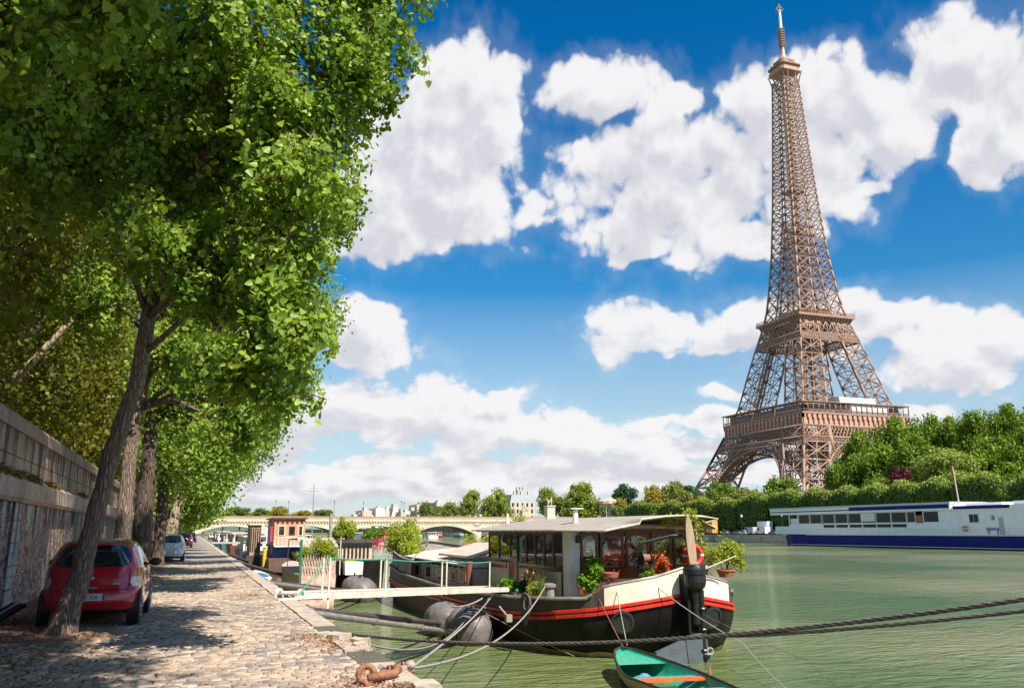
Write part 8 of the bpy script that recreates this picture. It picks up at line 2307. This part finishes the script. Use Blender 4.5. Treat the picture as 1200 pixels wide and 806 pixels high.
mb = MB(); ystrip(mb, BX, 90, 174, W - 0.1, W + 0.24, 0.04); mb.build('waterline', M_hull, rb)
mb = MB(); mb.box(BX + 0.0, BX1, 127.3, 175.8, 0.44, 2.75); mb.box(BX, BX + 0.12, 127.3, 134.2, 2.75, 5.1); mb.box(BX + 0.1, BX1, 90, 127.3, 0.44, 5.0); wl = mb.build('side_wall', M_rw, rb)
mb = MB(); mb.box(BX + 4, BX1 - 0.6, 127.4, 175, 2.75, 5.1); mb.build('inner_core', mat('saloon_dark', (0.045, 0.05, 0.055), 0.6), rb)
mb = MB(); mb.box(BX - 0.35, BX1 + 0.3, 127.0, 182.6, 5.12, 6.35); rfb = mb.build('roof', M_rw, rb)
mb = MB(); mb.box(BX - 0.5, BX1 + 0.4, 126.8, 182.8, 6.35, 6.75); mb.build('roof_edge', mat('roof_edge_grey', (0.62, 0.64, 0.68), 0.4), rfb)
mb = MB(); ystrip(mb, BX - 0.35, 127.3, 154.5, 5.55, 6.30); ystrip(mb, BX - 0.35, 154.5, 182.4, 5.62, 5.85); mb.build('blue_stripe', M_rb, rfb)
WIN = [(167.9, 164.2), (163.5, 159.9), (159.3, 155.6), (155.0, 151.3), (150.9, 147.0), (146.7, 142.8), (142.4, 138.6), (138.1, 136.2), (133.9, 130.3)]
M_rg = mat('saloon_glass', (0.03, 0.045, 0.04), 0.2, spec=0.25)
for i, (a, b) in enumerate([(172.1, 168.4)] + WIN):
    mb = MB(); mb.box(BX - 0.04, BX + 0.10, b - 0.12, a + 0.12, 2.62, 5.08); f = mb.build('window', M_rw, rb)
    g = MB(); g.box(BX - 0.06, BX - 0.041, b, a, 2.95, 4.95); g.build('pane', M_rg, f)
    if 1 < i < 8:
        g = MB(); g.box(BX - 0.06, BX - 0.041, b, a, 1.95, 2.60); g.build('lower_pane', M_rg, f)
    if i == 5:
        g = MB(); g.box(BX - 0.4, BX - 0.065, b - 0.1, a + 0.1, 3.2, 4.95); g.build('blind', M_white, f)
mb = MB(); mb.box(BX - 0.09, BX - 0.001, 134.3, 135.9, 2.75, 4.3); mb.build('orange_panel', mat('orange_panel', (0.42, 0.12, 0.05), 0.5), rb)
for (a, b) in ((179.4, 175.9), (175.3, 172.7)):   # open terrace bays at the bow end
    mb = MB(); mb.box(BX - 0.02, BX + 0.1, b - 0.25, b, 0.44, 5.1); mb.build('terrace_post', M_rw, rb)
mb = MB(); mb.box(BX + 0.02, BX + 0.08, 172.5, 181.4, 0.44, 2.3); mb.build('terrace_parapet', M_rw, rb)
mb = MB()
for y in np.arange(91, 181, 2.4): mb.cyl((BX - 0.1, y, 0.44), (BX - 0.1, y, 1.6), 0.04, 0.04, 5)
mb.tube([(BX - 0.1, 90, 1.6), (BX - 0.1, 181, 1.6)], 0.04, 5); mb.tube([(BX - 0.1, 90, 1.05), (BX - 0.1, 181, 1.05)], 0.025, 5); mb.build('railing', M_rw, rb)
mb = MB(); mb.box(BX - 0.1, BX1, 90, 126.8, 5.0, 5.9); rf2 = mb.build('rear_roof', M_rw, rb)
mb = MB(); ystrip(mb, BX - 0.1, 114.2, 126.5, 5.25, 5.85); mb.build('blue_stripe', M_rb, rf2)
mb = MB(); mb.box(BX + 0.5, BX1, 90, 113.8, 5.9, 6.5); mb.box(BX + 1, BX + 6, 116.5, 124.5, 5.9, 6.4); build_split(mb, 'roof_box', M_rw, rf2)
for (a, b, z0, z1) in ((123.2, 121.1, 2.7, 4.3), (118.4, 117.7, 3.1, 4.0)):
    mb = MB(); mb.box(BX + 0.0, BX + 0.1, b, a, z0, z1); f = mb.build('rear_window', mat('window_grey', (0.5, 0.5, 0.52), 0.5), rb); g = MB(); g.box(BX - 0.03, BX - 0.001, b + 0.12, (a + b) / 2 - 0.08, z0 + 0.12, z1 - 0.12); g.box(BX - 0.03, BX - 0.001, (a + b) / 2 + 0.08, a - 0.12, z0 + 0.12, z1 - 0.12) if a - b > 1 else None; g.build('pane', M_rg, f)
mb = MB(); mb.box(BX + 0.02, BX + 0.1, 115.9, 116.9, 0.5, 3.6); mb.build('door', mat('door_grey', (0.5, 0.52, 0.56), 0.5), rb)
mb = MB()
for z in np.arange(0.6, 5.0, 0.35): mb.beam((BX - 0.15, 125.2, z), (BX - 0.15, 125.8, z), 0.05)
mb.beam((BX - 0.15, 125.2, 0.5), (BX - 0.15, 125.2, 5.2), 0.05); mb.beam((BX - 0.15, 125.8, 0.5), (BX - 0.15, 125.8, 5.2), 0.05); mb.build('ladder', M_rw, rb)
mb = MB(); mb.box(BX + 0.3, BX + 1.2, 111.5, 113.8, 0.6, 1.6); tag(mb.build('deck_crate', mat('red_crate', (0.55, 0.12, 0.10), 0.6), origin=(BX + 0.7, 112.6, 0.6)), 'red crate on the rear deck of the restaurant boat at the right edge', 'crate')
mb = MB(); mb.box(BX - 0.05, BX - 0.02 + 0.1, 116.9, 119.6, 1.35, 1.75); mb.box(BX, BX + 0.04, 117.2, 117.4, 0.6, 1.35); mb.box(BX, BX + 0.04, 119.1, 119.3, 0.6, 1.35); tag(mb.build('bench', mat('bench_blue', (0.02, 0.06, 0.50), 0.5), origin=(BX, 118, 0.6)), 'bright blue bench on the rear deck of the restaurant boat', 'bench')
t = thing('life_ring', 'orange and white life ring on the railing of the restaurant boat', 'life ring', (BX - 0.2, 124.2, 1.6)); mb = MB(); mb.torus((BX - 0.2, 124.2, 1.6), 0.45, 0.14, 'x', 20, 8); rg2 = mb.build('ring', M_lr, t)
mb = MB()
for a in (0, PI / 2, PI, PI * 1.5): mb.torus((BX - 0.2, 124.2, 1.6), 0.45, 0.15, 'x', 3, 8, a - 0.25, a + 0.25)
mb.build('band', M_white, rg2)
t = thing('flagpole', 'leaning pale flagpole with a furled red flag on the roof of the restaurant boat', 'flagpole', (139, 126, 6.7))
mb = MB(); mb.cyl((139, 126.0, 6.5), (139, 126.5, 13.6), 0.14, 0.08, 8); mb.build('pole', mat('flagpole_wood', (0.62, 0.48, 0.38), 0.6), t); mb = MB(); mb.box(138.85, 139.05, 126.5, 126.85, 11.6, 13.3); mb.build('flag', mat('flag_brick', (0.5, 0.12, 0.08), 0.7), t)
mb = MB(); ystrip(mb, BX - 0.06 + 0.8, 178.5, 180.8, 0.12, 0.45, 0.02); mb.v = [(139.0, y, z) for x, y, z in mb.v] if False else mb.v
nm = MB(); 
for i in range(4): nm.box(139.2 - i * 0.12, 139.28 - i * 0.12, 180.2 - i * 0.55 - 0.4, 180.2 - i * 0.55, 0.08, 0.42)
build_split(nm, 'bow_plate', M_rw, rb)

# ------------------------------------------------------------------ far quay traffic
def van(x, y, l, h, bodym, label, cabm=None, name='delivery_van', cat='van', box=True):
    t = thing(name, label, cat, (x, y, 0), 'vehicles parked on the far quay')
    cabm = cabm or bodym
    mb = MB()
    if box:
        mb.box(x - 1.05, x + 1.05, y, y + l * 0.68, 0.55, h); mb.build('cargo_box', bodym, t)
        mb = MB(); mb.prism([(y + l * 0.69, 0.4), (y + l, 0.4), (y + l, 1.25), (y + l * 0.93, 1.35), (y + l * 0.86, 2.15), (y + l * 0.69, 2.2)], 'x', x - 1.0, x + 1.0); cb = mb.build('cab', cabm, t)
        g = MB(); g.box(x - 1.02, x - 1.001, y + l * 0.72, y + l * 0.85, 1.35, 1.95); g.build('side_window', M_glass, cb)
    else:
        mb.prism([(y, 0.4), (y + l, 0.4), (y + l, 1.1), (y + l * 0.86, 1.3), (y + l * 0.76, h - 0.1), (y + l * 0.7, h), (y + 0.1, h), (y, h - 0.2)], 'x', x - 0.95, x + 0.95); cb = mb.build('body', bodym, t)
        g = MB(); g.box(x - 0.97, x - 0.951, y + l * 0.58, y + l * 0.74, 1.25, h - 0.3); g.build('side_window', M_glass, cb)
    for yy in (y + l * 0.18, y + l * 0.82):
        for s_ in (-1, 1):
            w = MB(); w.cyl((x + s_ * 0.75, yy, 0.36), (x + s_ * 1.07, yy, 0.36), 0.36, 0.36, 14); w.build('wheel', M_tyre, t)
M_vw = mat('van_white', (0.70, 0.70, 0.72), 0.4, nscale=0.8, namt=0.1); M_vy = mat('truck_yellow', (0.62, 0.34, 0.08), 0.5, nscale=0.8, namt=0.15); M_vg = mat('van_grey', (0.45, 0.45, 0.46), 0.5)
van(161, 243.0, 12.0, 5.2, M_vy, 'tall yellow truck on the far quay just right of the barge roof', name='truck', cat='truck')
van(161, 221.3, 5.2, 2.3, M_vg, 'pale grey van between dark cars on the far quay', box=False)
van(161.5, 216.0, 5.0, 2.4, M_vw, 'white van right of the pale grey one on the far quay', box=False)
van(163.5, 217.5, 7.0, 4.0, M_vw, 'white box truck standing behind the white van', name='truck', cat='truck')
van(163.5, 200.5, 8.5, 4.6, M_vw, 'tall white box truck at the left end of the restaurant boat', name='truck', cat='truck')
van(162, 262.0, 6.0, 2.6, M_vw, 'white van hidden partly by the barge stern on the far quay', box=False)
for i, (y, col) in enumerate([(236, (0.05, 0.06, 0.09)), (229.5, (0.02, 0.02, 0.025)), (226, (0.5, 0.5, 0.52)), (211.5, (0.03, 0.04, 0.06)), (206, (0.12, 0.13, 0.15)), (201, (0.35, 0.36, 0.38)), (250, (0.1, 0.1, 0.12)), (276, (0.3, 0.05, 0.04))]):
    make_car('parked_car', ['dark blue car next to the yellow truck on the far quay', 'black car right of the dark blue one on the far quay', 'silver car beside the pale grey van', 'dark car right of the white van on the far quay', 'dark grey car left of the tall white box truck', 'light grey car in front of the tall white box truck', 'dark car in front of the yellow truck', 'dark red car far left on the far quay'][i], 'car', (160.2, y - 2, 0), 0.0 if i % 2 else PI if False else 0.0, car_paint('far_paint_%d' % i if False else 'paint_shade_' + 'abcdefgh'[i], col), group='cars parked on the far quay', detail=False, sx=1.05, sy=1.1)
# a few more vehicles further along, small
M_lamp = mat('lamp_iron', (0.05, 0.06, 0.055), 0.5)
def lamp(x, y, z, h, label, grp, globe=0.28, gm=None):
    t = thing('street_lamp', label, 'street lamp', (x, y, z), grp)
    mb = MB(); mb.tube([(x, y, z), (x, y, z + 0.8), (x, y, z + h)], [0.16, 0.09, 0.06], 8); mb.build('post', M_lamp, t)
    mb = MB(); mb.lathe((x, y, z + h), [(0.08, 0), (globe, 0.25), (globe * 1.1, 0.6), (0.1, 0.85)], 10); mb.build('lantern', gm or M_rw, t)
for i, y in enumerate((225.5, 206, 271, 300, 188)): lamp(159.2, y, 0, 5.2, ['street lamp above the silver car on the far quay', 'street lamp by the tall white box truck', 'street lamp in the gap between the first clipped trees', 'street lamp left of the clipped row', 'street lamp behind the bow of the restaurant boat'][i], 'street lamps on the far quay')
gB = 'lamp posts along the bridge'
for i, x in enumerate((14, 33, 39.5, 58, 73, 88, 92, 104, 118, 131, 147)):
    lamp(x, 382.5 if i % 2 else 394, TOPZ + 0.3, 8.0, 'thin lamp post on the bridge', gB, 0.2, M_lamp)
t = thing('antenna_mast', 'tall thin mast with two crossbars rising behind the bridge at the left', 'mast', (53.6, 420, W))
mb = MB(); mb.cyl((53.6, 420, W), (53.6, 420, 23.8), 0.35, 0.14, 8); mb.build('mast', mat('mast_dull', (0.25, 0.25, 0.27), 0.6), t)
for z, w in ((20.2, 2.6), (21.6, 1.6)): mb = MB(); mb.box(53.6 - w, 53.6 + w, 419.9, 420.1, z, z + 0.25); mb.build('crossbar', mat('mast_dull'), t)

# ------------------------------------------------------------------ pedestals, buildings, carousel
M_ped = mat('pedestal_stone', (0.58, 0.50, 0.40), 0.8, col2=(0.46, 0.39, 0.30), nscale=0.6)
for (x, y, sc, lab) in ((160.5, 381.5, 1.0, 'nearer stone pedestal with an equestrian statue at the end of the bridge'), (161, 417, 0.86, 'farther stone pedestal with an equestrian statue beyond the bridge')):
    t = thing('statue_pedestal', lab, 'statue', (x, y, 3.6), 'equestrian statues at the end of the bridge')
    z = 3.0
    mb = MB(); mb.box(x - 2.4 * sc, x + 2.4 * sc, y - 2.4 * sc, y + 2.4 * sc, z, z + 4.6 * sc); mb.box(x - 2.0 * sc, x + 2.0 * sc, y - 2.0 * sc, y + 2.0 * sc, z + 4.6 * sc, z + 9.6 * sc); mb.box(x - 2.3 * sc, x + 2.3 * sc, y - 2.3 * sc, y + 2.3 * sc, z + 9.6 * sc, z + 10.2 * sc)
    mb.build('pedestal', M_ped, t)
    zt = z + 10.2 * sc; mb = MB()
    for (dx, dy) in ((-0.9, -0.4), (-0.9, 0.4), (0.9, -0.4), (0.9, 0.4)): mb.tube([(x + dx * sc, y + dy * sc, zt), (x + dx * 0.95 * sc, y + dy * sc, zt + 1.5 * sc)], [0.14 * sc, 0.25 * sc], 6)
    mb.ell((x, y, zt + 1.9 * sc), (1.35 * sc, 0.55 * sc, 0.6 * sc), 12, 8); mb.tube([(x - 1.0 * sc, y, zt + 2.1 * sc), (x - 1.6 * sc, y, zt + 3.1 * sc), (x - 2.1 * sc, y, zt + 2.9 * sc)], [0.42 * sc, 0.3 * sc, 0.16 * sc], 8)
    mb.build('horse', M_ped, t, smooth=True)
    mb = MB(); mb.tube([(x + 0.5 * sc, y - 0.9 * sc, zt), (x + 0.5 * sc, y - 0.9 * sc, zt + 1.6 * sc), (x + 0.5 * sc, y - 0.9 * sc, zt + 2.9 * sc), (x + 0.5 * sc, y - 0.9 * sc, zt + 3.2 * sc)], [0.3 * sc, 0.4 * sc, 0.42 * sc, 0.15 * sc], 10); mb.ell((x + 0.5 * sc, y - 0.9 * sc, zt + 3.55 * sc), (0.24 * sc, 0.24 * sc, 0.3 * sc), 8, 6); mb.build('figure', M_ped, t, smooth=True)
def building(x0, x1, y0, y1, z0, z1, zr, wallm, roofm, label, nw=5, nf=4, grp=None, mansard=True):
    t = thing('building', label, 'building', ((x0 + x1) / 2, y0, z0), grp)
    mb = MB(); mb.box(x0, x1, y0, y1, z0, z1); wl = mb.build('wall', wallm, t)
    mb = MB(); s_ = 1.6 if mansard else 0.2; k = min(s_, (x1 - x0) / 4)
    mb.loft([[(x0, y0, z1), (x1, y0, z1), (x1, y1, z1), (x0, y1, z1)], [(x0 + k, y0 + k, zr), (x1 - k, y0 + k, zr), (x1 - k, y1 - k, zr), (x0 + k, y1 - k, zr)]], cap0=True, cap1=True); rf = mb.build('roof', roofm, t)
    fh = (z1 - z0) / nf; ww = (x1 - x0) / nw
    for f in range(nf):
        for i in range(nw):
            mb = MB(); cx = x0 + ww * (i + 0.5); mb.box(cx - ww * 0.2, cx + ww * 0.2, y0 - 0.06, y0 - 0.005, z0 + fh * f + fh * 0.22, z0 + fh * f + fh * 0.82); mb.build('window', M_rg, wl)
    if mansard:
        for i in range(3):
            cx = x0 + (x1 - x0) * (i + 0.8) / 3.4; mb = MB(); mb.box(cx - 0.8, cx + 0.8, y0 + 2, y0 + 4, zr - 0.5, zr + 2.4); mb.build('chimney', wallm, rf)
M_cs = mat('paris_stone', (0.52, 0.46, 0.37), 0.8, nscale=0.2, namt=0.15); M_zinc = mat('zinc_roof', (0.23, 0.26, 0.30), 0.5, nscale=0.3, namt=0.2)
building(206, 224, 560, 575, 3.6, 21.0, 26.0, M_cs, M_zinc, 'pale stone building with a grey mansard roof left of the bridge pedestals')
building(222, 230, 590, 600, 3.6, 25, 30.5, M_cs, M_zinc, 'taller narrow wing behind the mansard building', nw=2)
gC = 'distant pale city buildings above the left half of the bridge'
rr = random.Random(77)
M_dc = [mat('city_white', (0.68, 0.65, 0.62), 0.8), mat('city_cream', (0.55, 0.48, 0.40), 0.8), mat('city_grey', (0.48, 0.50, 0.53), 0.8)]
for i in range(22):
    x = 285 + i * 11.5 + rr.uniform(-4, 4); w = rr.uniform(10, 24); h = rr.uniform(26, 44) * (1.15 if 8 < i < 14 else 0.85)
    t = thing('building', 'small pale block on the distant skyline', 'building', (x, 1600, -1), gC)
    mb = MB(); mb.box(x, x + w, 1600 + rr.uniform(0, 60), 1680, -1, h * 1.25); mb.build('wall', M_dc[i % 3], t)
    mb = MB(); mb.box(x + w * 0.3, x + w * 0.6, 1620, 1640, h * 1.25, h * 1.25 + rr.uniform(2, 7)); mb.build('roof_block', M_dc[(i + 1) % 3], t)
building(238, 245, 520, 530, 3.6, 30, 31, M_dc[2], M_zinc, 'dull high rise block peeping over the bright trees', nw=4, nf=8, mansard=False)
t = thing('carousel', 'carousel with a pale striped pointed roof among the trees right of the pedestals', 'carousel', (195, 386, 3.6))
mb = MB(); mb.cyl((195, 386, 3.6), (195, 386, 13.5), 1.0, 1.0, 12)
mb.build('core', M_ped, t); mb = MB(); n = 24; rimr = 6.2
for i in range(n):
    a = 2 * PI * i / n; b = 2 * PI * (i + 1) / n
    mb.cur = i % 2
    mb.add([(195, 386, 17.4), (195 + rimr * math.cos(a), 386 + rimr * math.sin(a), 15.6), (195 + rimr * math.cos(b), 386 + rimr * math.sin(b), 15.6)], [(0, 1, 2)])
    mb.add([(195 + rimr * math.cos(a), 386 + rimr * math.sin(a), 15.6), (195 + rimr * math.cos(b), 386 + rimr * math.sin(b), 15.6), (195 + rimr * math.cos(b), 386 + rimr * math.sin(b), 14.3), (195 + rimr * math.cos(a), 386 + rimr * math.sin(a), 14.3)], [(0, 1, 2, 3)])
mb.build('canopy', [mat('canopy_cream', (0.66, 0.55, 0.47), 0.7), mat('canopy_rose', (0.55, 0.34, 0.28), 0.7)], t)
mb = MB(); mb.cyl((195, 386, 3.6), (195, 386, 4.1), 6, 6, 24); mb.build('platform', M_ped, t)
for i in range(8):
    a = i * PI / 4; mb = MB(); mb.cyl((195 + 5.5 * math.cos(a), 386 + 5.5 * math.sin(a), 4.1), (195 + 5.5 * math.cos(a), 386 + 5.5 * math.sin(a), 14), 0.15, 0.15, 6); mb.build('column', M_ped, t)
# low hills at the very edge of sight
mb = MB(); n = 60; g = []
for i in range(n + 1):
    x = -4500 + 9500 * i / n; h = 38 + 26 * math.sin(i * 0.9) * math.sin(i * 0.23) + 10 * math.sin(i * 2.1)
    g += [(x, 4200, -10), (x, 4700, max(6, h)), (x, 5600, -10)]
mb.add(g, [(i * 3 + j, (i + 1) * 3 + j, (i + 1) * 3 + j + 1, i * 3 + j + 1) for i in range(n) for j in range(2)]); mb.build('far_hills', mat('hill_green', (0.10, 0.14, 0.09), 0.95), kind='structure')
